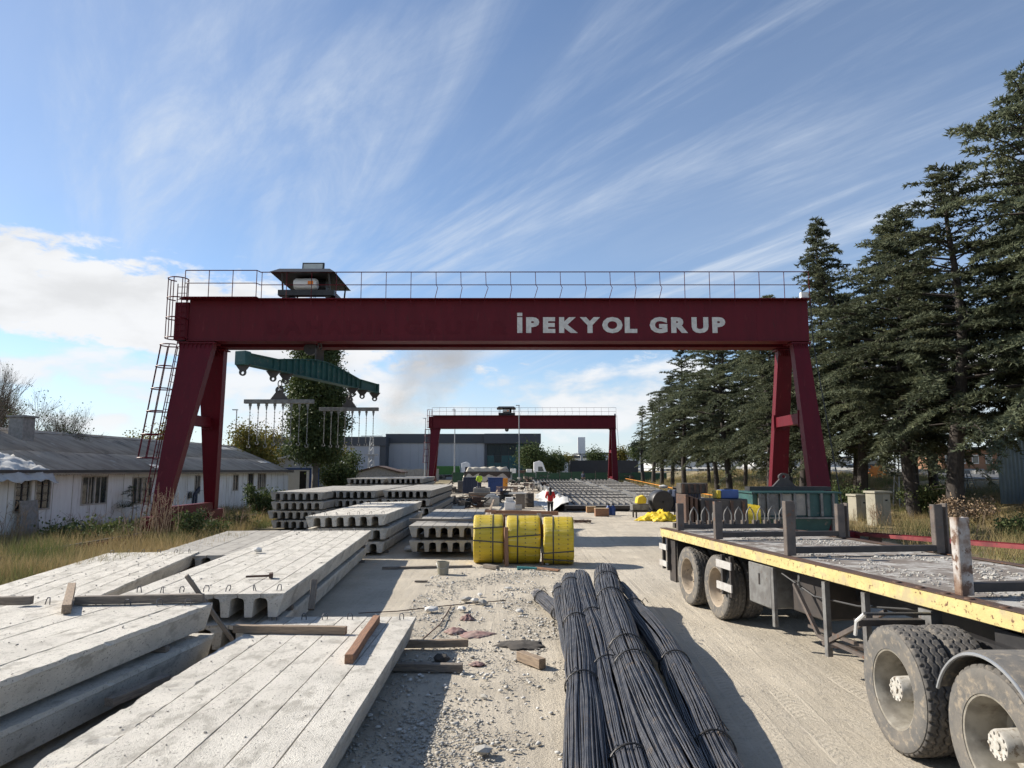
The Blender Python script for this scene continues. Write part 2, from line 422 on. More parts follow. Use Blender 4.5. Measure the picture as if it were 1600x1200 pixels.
def fbm(x, y, z=0.0, o=4): return mnoise.fractal(Vector((x, y, z)), 1.0, 2.0, o)

# ------------------------------------------------------------------ ground
def ground_material():
    m = bpy.data.materials.new('ground_dust'); m.use_nodes = True
    nt = m.node_tree; N = nt.nodes; L = nt.links; b = N['Principled BSDF']
    tcn = N.new('ShaderNodeTexCoord'); P = tcn.outputs['Object']
    def nz(sc, det=5, ro=.62, vec=None, dist=0):
        n = N.new('ShaderNodeTexNoise'); n.inputs['Scale'].default_value = sc; n.inputs['Detail'].default_value = det
        n.inputs['Roughness'].default_value = ro; n.inputs['Distortion'].default_value = dist
        L.new(vec if vec is not None else P, n.inputs['Vector']); return n.outputs[0]
    def rmp(v, a, bb, c=0., d=1.):
        r = N.new('ShaderNodeMapRange'); r.interpolation_type = 'SMOOTHSTEP'; L.new(v, r.inputs[0])
        for i, q in enumerate((a, bb, c, d)): r.inputs[i + 1].default_value = q
        return r.outputs[0]
    def mix(f, a, c):
        x = N.new('ShaderNodeMix'); x.data_type = 'RGBA'
        if hasattr(f, 'is_linked'): L.new(f, x.inputs[0])
        else: x.inputs[0].default_value = f
        for i, q in ((6, a), (7, c)):
            if hasattr(q, 'is_linked'): L.new(q, x.inputs[i])
            else: x.inputs[i].default_value = (*q, 1)
        return x.outputs[2]
    st = N.new('ShaderNodeVectorMath'); st.operation = 'MULTIPLY'; st.inputs[1].default_value = (1.0, .07, 1)
    L.new(P, st.inputs[0])
    track = nz(2.2, 5, .6, st.outputs[0], .25)
    track2 = nz(9.0, 4, .6, st.outputs[0], .15)
    dust = mix(rmp(nz(.55), .36, .66), (.52, .462, .372), (.42, .372, .298))
    dust = mix(rmp(track, .42, .68, 0, .45), dust, (.36, .32, .262))
    dust = mix(rmp(track2, .52, .72, 0, .35), dust, (.52, .475, .40))
    dust = mix(rmp(nz(7), .56, .70, 0, .6), dust, (.29, .265, .23))
    dust = mix(rmp(nz(48, 8, .75), .54, .64, 0, .7), dust, (.24, .218, .185))
    dust = mix(rmp(nz(70, 6, .7), .60, .72, 0, .6), dust, (.56, .53, .47))
    # tyre imprints: bands of tread marks running down the vehicle track
    sp0 = N.new('ShaderNodeSeparateXYZ'); L.new(P, sp0.inputs[0])
    def mth(op, a, b_=None):
        n = N.new('ShaderNodeMath'); n.operation = op
        for i, v in enumerate((a, b_)):
            if v is None: continue
            if hasattr(v, 'is_linked'): L.new(v, n.inputs[i])
            else: n.inputs[i].default_value = v
        return n.outputs[0]
    wv = mth('MULTIPLY', mth('SINE', mth('MULTIPLY', sp0.outputs[1], .33)), .12)
    xs_ = mth('ADD', sp0.outputs[0], wv); tr_h = None
    for cx_, sl_ in ((1.95, .03), (2.32, .03), (2.75, .045), (4.3, -.03), (-.55, .0)):
        d_ = mth('ABSOLUTE', mth('SUBTRACT', xs_, mth('ADD', mth('MULTIPLY', sp0.outputs[1], sl_), cx_)))
        band = rmp(d_, .10, .15, 1, 0)
        lug_ = rmp(mth('SINE', mth('ADD', mth('MULTIPLY', sp0.outputs[1], 58.0), mth('MULTIPLY', d_, 42.0))), -.3, .3)
        edge = rmp(mth('ABSOLUTE', mth('SUBTRACT', d_, .13)), .008, .022, 1, 0)
        h_ = mth('MAXIMUM', mth('MULTIPLY', band, lug_), edge)
        tr_h = h_ if tr_h is None else mth('MAXIMUM', tr_h, h_)
    tr_h = mth('MULTIPLY', tr_h, rmp(nz(.9, 3), .40, .60))
    dust = mix(mth('MULTIPLY', tr_h, .22), dust, (.60, .54, .44))
    earth = mix(rmp(nz(1.2), .4, .6), (.21, .165, .105), (.125, .115, .06))
    # tyre imprints: bands of tread marks running down the vehicle track
    sp0 = N.new('ShaderNodeSeparateXYZ'); L.new(P, sp0.inputs[0])
    def mth(op, a, b_=None):
        n = N.new('ShaderNodeMath'); n.operation = op
        for i, v in enumerate((a, b_)):
            if v is None: continue
            if hasattr(v, 'is_linked'): L.new(v, n.inputs[i])
            else: n.inputs[i].default_value = v
        return n.outputs[0]
    wv = mth('MULTIPLY', mth('SINE', mth('MULTIPLY', sp0.outputs[1], .33)), .12)
    xs_ = mth('ADD', sp0.outputs[0], wv); tr_h = None
    for cx_, sl_ in ((1.95, .03), (2.32, .03), (2.75, .045), (4.3, -.03), (-.55, .0)):
        d_ = mth('ABSOLUTE', mth('SUBTRACT', xs_, mth('ADD', mth('MULTIPLY', sp0.outputs[1], sl_), cx_)))
        band = rmp(d_, .10, .15, 1, 0)
        lug_ = rmp(mth('SINE', mth('ADD', mth('MULTIPLY', sp0.outputs[1], 58.0), mth('MULTIPLY', d_, 42.0))), -.3, .3)
        edge = rmp(mth('ABSOLUTE', mth('SUBTRACT', d_, .13)), .008, .022, 1, 0)
        h_ = mth('MAXIMUM', mth('MULTIPLY', band, lug_), edge)
        tr_h = h_ if tr_h is None else mth('MAXIMUM', tr_h, h_)
    tr_h = mth('MULTIPLY', tr_h, rmp(nz(.9, 3), .40, .60))
    dust = mix(mth('MULTIPLY', tr_h, .22), dust, (.60, .54, .44))
    earth = mix(rmp(nz(.15, 4), .45, .62), earth, (.30, .235, .13))
    sp = N.new('ShaderNodeSeparateXYZ'); L.new(P, sp.inputs[0])
    wob = N.new('ShaderNodeMath'); wob.operation = 'MULTIPLY_ADD'; L.new(nz(.35, 6), wob.inputs[0]); wob.inputs[1].default_value = 7.0; wob.inputs[2].default_value = -3.5
    xx = N.new('ShaderNodeMath'); xx.operation = 'ADD'; L.new(sp.outputs[0], xx.inputs[0]); L.new(wob.outputs[0], xx.inputs[1])
    side = N.new('ShaderNodeMath'); side.operation = 'MAXIMUM'
    L.new(rmp(xx.outputs[0], 10.4, 12.4), side.inputs[0]); L.new(rmp(xx.outputs[0], -10.2, -8.6, 1, 0), side.inputs[1])
    L.new(mix(side.outputs[0], dust, earth), b.inputs['Base Color'])
    b.inputs['Roughness'].default_value = .95; b.inputs['Specular IOR Level'].default_value = .25
    b1 = N.new('ShaderNodeBump'); b1.inputs['Strength'].default_value = .85; b1.inputs['Distance'].default_value = .03; L.new(nz(34, 7, .72), b1.inputs['Height'])
    b2 = N.new('ShaderNodeBump'); b2.inputs['Strength'].default_value = .32; b2.inputs['Distance'].default_value = .05; L.new(mth('ADD', track2, mth('MULTIPLY', tr_h, .35)), b2.inputs['Height']); L.new(b1.outputs[0], b2.inputs['Normal'])
    L.new(b2.outputs[0], b.inputs['Normal'])
    MATS['ground_dust'] = m
ground_material()
def spaced(*segs):
    out = []
    for a, b, st in segs: out += list(np.arange(a, b, st))
    return np.array(out + [segs[-1][1]])
gxs = spaced((-3000, -600, 1200), (-600, -100, 100), (-100, -30, 10), (-30, -8, 1.0), (-8, 8, .11), (8, 40, 1.0), (40, 100, 10), (100, 600, 100), (600, 3000, 1200))
gys = spaced((-40, 2, 7), (2, 24, .13), (24, 45, .35), (45, 130, 2.5), (130, 400, 30), (400, 4000, 900))
X, Y = np.meshgrid(gxs, gys)
Zg = np.array([[gz(x, y) for x in gxs] for y in gys])
near = (np.abs(X) < 10) & (Y < 46)
for j in range(len(gys)):
    if gys[j] > 46: break
    for i in range(len(gxs)):
        if abs(gxs[i]) < 10:
            x, y = gxs[i], gys[j]
            Zg[j, i] += .016 * fbm(x * .8, y * .5, 0, 3) + .007 * fbm(x * 5, y * 4, 3, 2) + .008 * fbm(x * 2.2, y * .12, 9, 3) - .012
nx, ny = len(gxs), len(gys)
idx = np.arange(nx * ny).reshape(ny, nx)
F = np.stack([idx[:-1, :-1], idx[:-1, 1:], idx[1:, 1:], idx[1:, :-1]], -1).reshape(-1, 4)
go = mobj('ground', mesh_np('ground', np.stack([X, Y, Zg], -1).reshape(-1, 3), F, True), 'ground_dust')
tag(go, 'dusty pale gravel yard ground with tyre tracks', 'ground', kind='structure')

# road on the bank to the right and road across the far end
def ribbon(name, pts, w, mat, dz, label):
    mb = MB(); vs = []
    for (x, y) in pts:
        vs.append((x - w[0], y - w[1], gz(x - w[0], y - w[1]) + dz)); vs.append((x + w[0], y + w[1], gz(x + w[0], y + w[1]) + dz))
    fs = [(2 * i, 2 * i + 1, 2 * i + 3, 2 * i + 2) for i in range(len(pts) - 1)]
    o = mb.add(vs, fs).build(name, mat); tag(o, label, 'road', kind='structure'); return o
ribbon('highway', [(42, y) for y in range(0, 420, 6)], (6.5, 0), 'asphalt', .06, 'grey highway on the bank beyond the cedar trees')
ribbon('cross_road', [(x, 143) for x in range(-120, 120, 5)], (0, 5), 'asphalt', .06, 'grey road crossing behind the far end of the yard')

# ------------------------------------------------------------------ gantry crane
def text_mesh(s, bold, size, xs=1.0, depth=.006, space=1.0):
    cu = bpy.data.curves.new('t', 'FONT'); cu.body = s; cu.size = size; cu.offset = bold; cu.extrude = depth
    cu.space_character = space; cu.resolution_u = 3
    o = bpy.data.objects.new('t', cu); COL.objects.link(o)
    dg = bpy.context.evaluated_depsgraph_get(); me = bpy.data.meshes.new_from_object(o.evaluated_get(dg))
    bpy.data.objects.remove(o)
    for v in me.vertices: v.co = (v.co.x * xs, -v.co.z, v.co.y)
    me.update(); return me
def fit_text(s, bold, x0, x1, y, z0, z1, name, mat, parent, gap=.16, space=.36):
    """letters laid out one by one, each a part of its own; z0..z1 is the cap height"""
    cur = 0.0; out = []; cap = None
    dots = []
    prev = ''
    for ch in s:
        if prev + ch in ('KY', 'YO', 'AD', 'HA', 'BA', 'OL'): cur -= .07
        prev = ch
        if ch == 'İ': ch = 'I'; dots.append(cur)
        if ch == ' ': cur += space; continue
        me = text_mesh(ch, bold, 1.0, 1, .005); co = np.array([v.co[:] for v in me.vertices])
        mn, mx_ = co.min(0), co.max(0)
        if ch == 'P' or cap is None: cap = (mn[2], mx_[2]) if ch in 'PB' else cap
        out.append((me, cur - mn[0], ch)); cur += mx_[0] - mn[0] + gap
    cap = next((np.array([v.co[2] for v in m.vertices]).min(), np.array([v.co[2] for v in m.vertices]).max()) for m, o, c in out if c in 'PB')
    cur -= gap; sx = (x1 - x0) / cur; sz = (z1 - z0) / (cap[1] - cap[0])
    for me, off, ch in out:
        for v in me.vertices: v.co = (x0 + (v.co.x + off) * sx, v.co.y + y, z0 + (v.co.z - cap[0]) * sz)
        mobj(name, me, mat, parent)
    for d in dots:
        w = max(v.co.x for v in out[0][0].vertices) - min(v.co.x for v in out[0][0].vertices); xa = x0 + d * sx
        MB().bx(xa, xa + w, y - .005, y + .005, z1 + .05, z1 + .19).build(name + '_dot', mat, parent)

def make_crane(loc, label, detail=True):
    c = thing('gantry_crane', label, 'crane', loc)
    # local frame: x along the span, y along the track, girder y -1.0..1.2
    xl, xr, zt, zb = -13.0, 13.3, 9.75, 7.92
    for (y0, y1, nm) in ((-1.0, -.35, 'girder'), (.55, 1.2, 'girder')):
        mb = MB(); mb.bx(xl, xr, y0 + .04, y1 - .04, zb + .04, zt - .04)
        mb.bx(xl - .02, xr + .02, y0 - .03, y1 + .03, zt - .04, zt)
        mb.bx(xl - .02, xr + .02, y0 - .06, y1 + .06, zb, zb + .04)
        g = mb.build(nm, 'crane_red', c)
        if detail and y0 < -.9:
            for k in range(1, 12):
                x = xl + (xr - xl) * k / 12
                MB().bx(x - .006, x + .006, y0 + .034, y0 + .04, zb + .05, zt - .05).build('weld_seam', 'crane_red', g)
    for x0, x1 in ((xl - .62, xl - .03), (xr - .55, xr + .035)):
        mb = MB(); mb.bx(x0, x1, -.33, .53, zb + .05, zt - .12)
        if x0 < 0: mb.bx(x0, x1, -.95, 1.15, zb + .06, zt - .14)
        mb.build('end_beam', 'crane_red', c)
    rl = MB()
    for y in (-.68, .88): rl.bx(xl, xr, y - .03, y + .03, zt, zt + .07)
    rl.build('trolley_rail', 'dark_steel', c)
    # legs
    def leg(xo, xit, xib, yt, yb, d=.42, zbot=.75):
        mb = MB()
        vs = []
        for (x_o, x_i, y, z) in ((xo, xit, yt, zb), (xo, xib, yb, zbot)):
            vs += [(x_o, y - d / 2, z), (x_i, y - d / 2, z), (x_i, y + d / 2, z), (x_o, y + d / 2, z)]
        mb.add(vs, [(0, 1, 2, 3), (7, 6, 5, 4), (0, 4, 5, 1), (1, 5, 6, 2), (2, 6, 7, 3), (3, 7, 4, 0)])
        o = mb.build('leg', 'crane_red', c)
        fl = MB(); a, b = min(xo, xit) - .1, max(xo, xit) + .1
        fl.bx(a, b, yt - d / 2 - .1, yt + d / 2 + .1, zb - .10, zb - .05)
        for k in range(9):
            x = a + (b - a) * (k + .5) / 9
            fl.cyl((x, yt - d / 2 - .06, zb - .16), (x, yt - d / 2 - .06, zb - .02), .022, n=6)
            fl.prism([(x - .012, zb - .1), (x + .012, zb - .1), (x + .012, zb - .35)], yt - d / 2 - .09, yt - d / 2, 'Y')
        fl.build('flange', 'crane_red', o)
        return o
    L1 = leg(-13.3, -11.9, -12.75, -.75, -2.45); leg(-13.3, -12.15, -12.85, .95, 2.45)
    leg(13.25, 12.62, 12.45, -.72, -2.45, .4); leg(13.25, 12.62, 12.5, .92, 2.45, .4)
    for s, x0, x1 in ((-1, -13.15, -12.85), (1, 12.6, 12.95)):
        t = (zb - 4.6) / (zb - .75); ya = -.75 - 1.7 * t; yb_ = .95 + 1.5 * t
        mb = MB(); mb.bx(x0, x1, ya + .21, yb_ - .21, 4.42, 4.86)
        o = mb.build('leg_tie', 'crane_red', c)
        pl = MB()
        for y in (yb_ - .24, ya + .24):
            pl.bx(x0 - .09, x1 + .09, y - .025, y + .025, 4.3, 4.98)
            for k in range(4): pl.cyl((x0 - .05 + k * .13, y - .06, 4.34), (x0 - .05 + k * .13, y + .06, 4.34), .02, n=6); pl.cyl((x0 - .05 + k * .13, y - .06, 4.94), (x0 - .05 + k * .13, y + .06, 4.94), .02, n=6)
        pl.build('tie_plate', 'crane_red', o)
        mb = MB(); xm = -13.05 if s < 0 else 12.85
        mb.bx(xm - .17, xm + .17, -2.2, 2.2, .72, 1.06)
        mb.build('sill_beam', 'crane_red', c)
        for y in (-2.45, 2.45):
            mb = MB(); mb.bx(xm - .24, xm + .24, y - .85, y + .85, .22, .74)
            bo = mb.build('bogie', 'crane_red', c)
            w = MB()
            for yy in (y - .5, y + .5): w.lathe([(xm - .1, .02), (xm - .1, .26), (xm - .06, .23), (xm + .06, .23), (xm + .1, .26), (xm + .1, .02)], 20, 'X', (0, yy, .26 - .0))
            w.build('wheel', 'dark_steel', bo, smooth=40)
    # railing on the near walkway
    rp = MB(); yF = -1.22; z1, z2 = zt + .55, zt + 1.1
    wk = MB(); wk.bx(xl - .3, xr + .02, -1.3, -1.04, zt - .07, zt - .035)
    wk.bx(xl - .05, xl + 3.05, -1.55, -1.3, zt - .07, zt - .035)
    wk.build('walkway', 'crane_red', c)
    xa, xb = xl, xl + 3.0
    rr = MB()
    rr.tube([(xb + .06, yF, z2), (xr, yF, z2 + .02)], .021); rr.tube([(xb + .06, yF, z1), (xr, yF, z1)], .018)
    rr.tube([(xa, yF - .28, z2), (xb, yF - .28, z2), (xb + .06, yF, z2)], .021); rr.tube([(xa, yF - .28, z1), (xb, yF - .28, z1), (xb + .06, yF, z1)], .018)
    ro = rr.build('railing', 'crane_red', c)
    n = 22
    for k in range(4):
        x = xa + (xb - xa) * k / 3; MB().tube([(x, yF - .28, zt - .05), (x, yF - .28, z2)], .017).build('post', 'crane_red', ro)
    for k in range(n + 1):
        x = xb + .12 + (xr - xb - .12) * k / n
        b = random.uniform(.05, .14) if 7 <= k <= 16 else 0
        MB().tube([(x - b * .2, yF, zt - .3), (x - b * .3, yF, zt), (x + b, yF, z1 - .12), (x + b * .2, yF, z1), (x, yF, z2)], .015).build('post', 'crane_red', ro)
    # caged ladders at the left end
    def cage(base, top, rad, nh, gap):
        base, top = Vector(base), Vector(top); ax = (top - base)
        mb = MB()
        def hoop(p, full=True): return [p + Vector((rad * math.cos(t), rad * math.sin(t), 0)) for t in [R(gap + 35 + 290 * i / 24) for i in range(25)]]
        rings = [hoop(base + ax * (i / (nh - 1))) for i in range(nh)]
        for h in rings: mb.tube(h, .026, 5)
        for k in (3, 8, 12, 16, 21): mb.tube([h[k] for h in rings], .02, 5)
        o = mb.build('ladder_cage', 'crane_red', c)
        return o
    cage((-13.85, -2.32 + .35, 3.0), (-13.72, -.95, 7.75), .40, 6, 0)
    ld = MB(); b0, b1 = Vector((-13.62, -2.55, .6)), Vector((-13.36, -.9, 7.9))
    for s in (-.2, .2):
        ld.tube([b0 + Vector((0, s, 0)), b1 + Vector((0, s, 0))], .022, 5)
    for k in range(26):
        p = b0.lerp(b1, k / 25); ld.tube([p + Vector((0, -.2, 0)), p + Vector((0, .2, 0))], .013, 4)
    ld.build('ladder', 'crane_red', c)
    cage((-13.42, -1.2, 8.0), (-13.42, -1.2, 10.55), .40, 4, 90)
    ld = MB()
    for s in (-.2, .2): ld.tube([(-13.32 + s, -1.02, 8.0), (-13.32 + s, -1.02, 10.4)], .022, 5)
    for k in range(9): ld.tube([(-13.52, -1.02, 8.1 + k * .27), (-13.12, -1.02, 8.1 + k * .27)], .013, 4)
    ld.build('ladder', 'crane_red', c)
    mb = MB(); mb.bx(xr - .32, xr - .02, -1.15, -.95, zt + .02, zt + .26); mb.build('junction_box', 'white_paint', c)
    cb = MB(); cb.tube([(xr + .16, -.9, zt), (xr + .18, -.9, zb), (xr + .42, -2.2, 1.2)], .025, 5); cb.build('cable', 'black_paint', c)
    return c
CX, CY = -.72, 30.55
crane = make_crane((CX, CY, 0), 'large dark red gantry crane with white lettering spanning the near yard')
fit_text('İPEKYOL GRUP', .058, .22 - CX, 9.05 - CX, -1.0 + .035, 8.28, 8.96, 'letter', 'crane_letter', crane)
fit_text('BAHADIR GRUP &', .05, -10.4 - CX, -.15 - CX, -1.0 + .036, 8.2, 8.82, 'painted_over_letter', 'crane_ghost', crane)
crane2 = make_crane((CX + 2.35, 102.8, .58), 'smaller looking dark red gantry crane far down the yard', False)

def make_trolley(loc, label, light=True):
    t = thing('hoist_trolley', label, 'hoist', loc)   # local origin: on the rails, centre
    mb = MB(); mb.bx(-1.2, 1.2, -.95, -.6, .10, .34); mb.bx(-1.2, 1.2, .6, .95, .1, .34); mb.bx(-1.15, -.85, -.6, .6, .1, .34); mb.bx(.85, 1.15, -.6, .6, .1, .34)
    mb.build('frame', 'black_paint', t)
    for x in (-.9, .9):
        for y in (-.78, .78): MB().lathe([(y - .07, .02), (y - .07, .16), (y + .07, .16), (y + .07, .02)], 16, 'Y', (x, 0, .16)).build('wheel', 'dark_steel', t, smooth=40)
    dr = MB().lathe([(-.7, .02), (-.7, .42), (-.64, .42), (-.62, .33), (.5, .33), (.52, .42), (.58, .42), (.58, .02)], 28, 'X', (.1, .1, .72)).build('drum', 'black_paint', t, smooth=40)
    mb = MB(); prof = [(-.5, .02), (-.5, .20), (-.42, .26), (.42, .26), (.5, .2), (.5, .02)]
    mb.lathe(prof, 24, 'X', (-.1, -.62, .66)); mb.build('motor', 'white_clean', t, smooth=40)
    mb = MB(); mb.bx(.05, .28, -.895, -.885, .6, .74); mb.build('motor_label', 'sign_orange', t)
    for x, y in ((-1.0, -1.1), (1.0, -1.1), (-1.0, 1.3), (1.15, 1.3)):
        MB().bar((x, y * .8, .2), (x, y, 1.05), .06, .06).build('post', 'black_paint', t)
    mb = MB()
    x0, x1, y0, y1 = -1.45, 1.3, -1.35, 1.75
    vs = [(x0, y0, 1.02), (x1, y0, 1.02), (x1, y1, .98), (x0, y1, .98), (x0 + .3, y0 + .35, 1.25), (x1 - .3, y0 + .35, 1.25), (x1 - .3, y1 - .35, 1.25), (x0 + .3, y1 - .35, 1.25)]
    mb.add(vs, [(0, 1, 2, 3), (7, 6, 5, 4), (0, 4, 5, 1), (1, 5, 6, 2), (2, 6, 7, 3), (3, 7, 4, 0)])
    mb.build('canopy', 'black_paint', t)
    if light:
        mb = MB(); mb.box((.1, -.3, 1.5), (.95, .1, .42), m=Matrix.Rotation(R(-8), 3, 'X')); o = mb.build('floodlight', 'black_paint', t)
        mb = MB(); mb.box((.1, -.36, 1.505), (.83, .02, .30), m=Matrix.Rotation(R(-8), 3, 'X')); mb.build('lens', 'lens', o)
        MB().bar((.1, -.28, 1.24), (.1, -.28, 1.34), .3, .05).build('light_bracket', 'black_paint', t)
    # hook block hanging between the girders
    rp = MB()
    for x in (-.12, -.05, .05, .12): rp.tube([(x, .1, .5), (x, .1, -2.0)], .012, 4)
    rp.build('wire_rope', 'dark_steel', t)
    MB().lathe([(-.12, .03), (-.12, .28), (.12, .28), (.12, .03)], 20, 'Y', (0, .1, -2.05)).build('hook_block', 'black_paint', t, smooth=40)
    return t
make_trolley((-8.8, CY, 9.82), 'black roofed hoist trolley with white motor and floodlight on near crane')
tr2 = make_trolley((-.75, 102.8, 10.4), 'small dark roofed hoist trolley on top of the far crane', False)

# spreader beam and hanging hook bars
A, B = Vector((-9.75, 25.2, 0)), Vector((-6.75, 34.9, 0))
ang = math.atan2(B.y - A.y, B.x - A.x); half = (B - A).length / 2
sp = thing('spreader_beam', 'long teal steel spreader beam hanging below the near crane', 'spreader', (A + B) / 2 + Vector((0, 0, 6.3)), ang)
mb = MB()
top = [(-half, .42), (-half * .62, .46), (-half * .35, .68), (-.45, .84), (.45, .84), (half * .35, .68), (half * .62, .46), (half, .42)]
mb.prism([(-half, 0), (half, 0)] + top[::-1], -.11, .11, 'Y')
web = mb.build('web', 'teal', sp)
for y in (-.2, .2):
    MB().bx(-half, half, min(y, y * .55), max(y, y * .55), .0, .035).build('bottom_flange', 'teal', sp)
    fl = MB()
    for (a, b) in zip(top[:-1], top[1:]):
        fl.add([(a[0], y * .55, a[1]), (a[0], y, a[1]), (b[0], y, b[1]), (b[0], y * .55, b[1]), (a[0], y * .55, a[1] - .035), (a[0], y, a[1] - .035), (b[0], y, b[1] - .035), (b[0], y * .55, b[1] - .035)],
               [(0, 1, 2, 3), (7, 6, 5, 4), (0, 4, 5, 1), (2, 6, 7, 3), (1, 5, 6, 2)])
    fl.build('top_flange', 'teal', sp)
    for k in range(17):
        x = -half * .66 + half * 1.32 * k / 16
        h = np.interp(x, [t[0] for t in top], [t[1] for t in top])
        MB().bx(x - .012, x + .012, min(y * .57, y * .98), max(y * .57, y * .98), .036, h - .036).build('stiffener', 'teal', sp)
MB().bx(-half - .05, -half + .3, -.22, .22, -.04, .47).build('end_box', 'teal', sp, bevel=.02)
MB().bx(half - .12, half + .03, -.2, .2, -.03, .44).build('end_box', 'teal', sp, bevel=.02)
def lug_mesh():
    mb = MB(); n = 10; prof = [(-.28, 0), (.28, 0)] + [(.13 * math.cos(R(30 - 240 * i / n)), -.29 + .13 * math.sin(R(30 - 240 * i / n))) for i in range(n + 1)]
    hole = [(.055 * math.cos(2 * math.pi * i / len(prof)), -.31 + .055 * math.sin(2 * math.pi * i / len(prof))) for i in range(len(prof))]
    order = sorted(range(len(prof)), key=lambda i: math.atan2(prof[i][1] + .31, prof[i][0]))
    prof = [prof[i] for i in order]; hole = sorted(hole, key=lambda p: math.atan2(p[1] + .31, p[0])); k = len(prof)
    for y, sgn in ((-.025, 1), (.025, -1)): pass
    vs = [(x, y, z) for y in (-.03, .03) for (x, z) in prof] + [(x, y, z) for y in (-.03, .03) for (x, z) in hole]
    fs = []
    for i in range(k):
        j = (i + 1) % k
        fs += [(i, j, 2 * k + j, 2 * k + i), (k + j, k + i, 3 * k + i, 3 * k + j), (i, k + i, k + j, j), (2 * k + i, 2 * k + j, 3 * k + j, 3 * k + i)]
    return mb.add(vs, fs).mesh('lug')
LUG = lug_mesh()
LUG.materials.append(M['dark_steel'])
for x in (-half + .15, -half * .62, -half * .46, half * .56, half * .74, half - .08):
    o = mobj('lug', LUG, None, sp, (x, 0, -.002)); o.rotation_euler = (0, 0, R(90) - 0 if False else -ang)
MB().bx(-.3, .3, -.03, .03, .84, 1.35).build('lifting_plate', 'dark_steel', sp)
MB().tube([(0, .0, 1.28), (.13, 0, 1.42), (.1, 0, 1.58), (0, 0, 1.64), (-.1, 0, 1.58), (-.13, 0, 1.42), (0, 0, 1.28)], .04, 6).build('shackle', 'dark_steel', sp)
def chain_links(mb, p, n, ln, wd, r):
    for i in range(n):
        c = Vector(p) - Vector((0, 0, ln * .78 * i)); pl = []
        for k in range(10):
            t = 2 * math.pi * k / 10; a, b = wd / 2 * math.cos(t), ln / 2 * math.sin(t)
            pl.append(c + (Vector((a, 0, b)) if i % 2 == 0 else Vector((0, a, b))))
        mb.tube(pl, r, 5, closed=True)
def hook_bar(cx, cy, ztop, zlug, label, nch):
    t = thing('hook_bar', label, 'lifting bar', (cx, cy, ztop), 0, 'hook bars under the spreader beam')
    MB().bx(-1.35, 1.35, -.09, .09, -.16, 0).build('bar', 'grey_steel', t, bevel=.01)
    o = mobj('lug', LUG, None, t, (0, 0, .0)); o.rotation_euler = (0, R(180), 0); o.scale = (1.25, 1, 1.25)
    mb = MB(); chain_links(mb, (0, 0, .62), 3 if zlug > .9 else 2, .26, .15, .022); mb.build('chain', 'dark_steel', t, smooth=60)
    for k in range(nch):
        x = -1.12 + 2.24 * k / (nch - 1); ln = random.uniform(1.28, 1.42)
        mb = MB(); mb.bx(x - .05, x + .05, -.03, .03, -.27, -.155); e = mb.build('eye', 'grey_steel', t)
        mb = MB(); z = -.27; pts = [(x, 0, z), (x + .004, 0, z - .25), (x, 0, z - ln)]
        mb.tube(pts, .014, 5)
        for i in range(11): mb.box((x, 0, z - .12 - i * ln / 11.5), (.045, .03, .03), rz=i)
        mb.tube([(x, 0, -.2), (x + .03, 0, -.33), (x, 0, -.4), (x - .03, 0, -.33), (x, 0, -.2)], .014, 5)
        zb = z - ln
        mb.tube([(x, 0, zb + .02), (x, 0, zb - .05), (x + .06, 0, zb - .1), (x + .055, 0, zb - .17), (x, 0, zb - .2), (x - .055, 0, zb - .17), (x - .06, 0, zb - .1)], .018, 5)
        mb.build('chain_sling', 'grey_steel', t)
hook_bar(-9.06, 27.5, 5.24, 1, 'grey hook bar under the near end of the teal spreader beam', 8)
hook_bar(-7.46, 32.4, 5.36, .8, 'grey hook bar under the far end of the teal spreader beam', 8)

# red runway rails the crane stands on
for x, lab in ((-13.77, 'dark red crane runway beam in the weeds beside the white shed'), (12.15, 'red crane runway beam along the grass beyond the trailer')):
    r = thing('runway_beam', lab, 'rail', (x, 12 if x < 0 else 19, 0), 0)
    y1 = 60
    MB().bx(-.16, .16, 0, y1, -.1, .15).build('beam', 'crane_red', r)
    MB().bx(-.05, .05, 0, y1, .15, .2).build('rail_head', 'dark_steel', r)

# ------------------------------------------------------------------ precast ribbed slabs
def plank_mesh(kind, L, s, t=.32, seed=0, rough=.0018):
    rr = random.Random(seed); h = s / 2 - .006
    mid_r = [(h, 0), (h, -.055), (.56 * h, -.07), (.43 * h, -.11), (.34 * h, -t)]
    if kind == 'mid': prof = mid_r + [(-x, z) for x, z in mid_r[::-1]]
    else:
        prof = mid_r + [(-h + .085, -t), (-h + .012, -.07), (-h, -.05), (-h, 0)]
        if kind == 'right': prof = [(-x, z) for x, z in prof[::-1]]
    k = len(prof); n = max(6, int(L / (.28 if rough < .004 else .09))); vs = []; fs = []
    for i in range(n + 1):
        y = L * i / n; sag = 0
        for (x, z) in prof:
            jx = jz = 0.0
            if abs(z) < .001 and 0 < i < n:
                jx = -math.copysign(abs(rr.gauss(0, rough)), x); jz = -abs(rr.gauss(0, rough * .8))
                if rr.random() < .05: jx *= 3; jz *= 3
            vs.append((x + jx, y + (rr.uniform(-.012, .012) if i in (0, n) else 0), z + t + jz))
    for i in range(n):
        for q in range(k): fs.append((i * k + q, i * k + (q + 1) % k, (i + 1) * k + (q + 1) % k, (i + 1) * k + q))
    fs.append(tuple(range(k - 1, -1, -1))); fs.append(tuple(n * k + q for q in range(k)))
    return MB().add(vs, fs).mesh('plank')
PL = {}
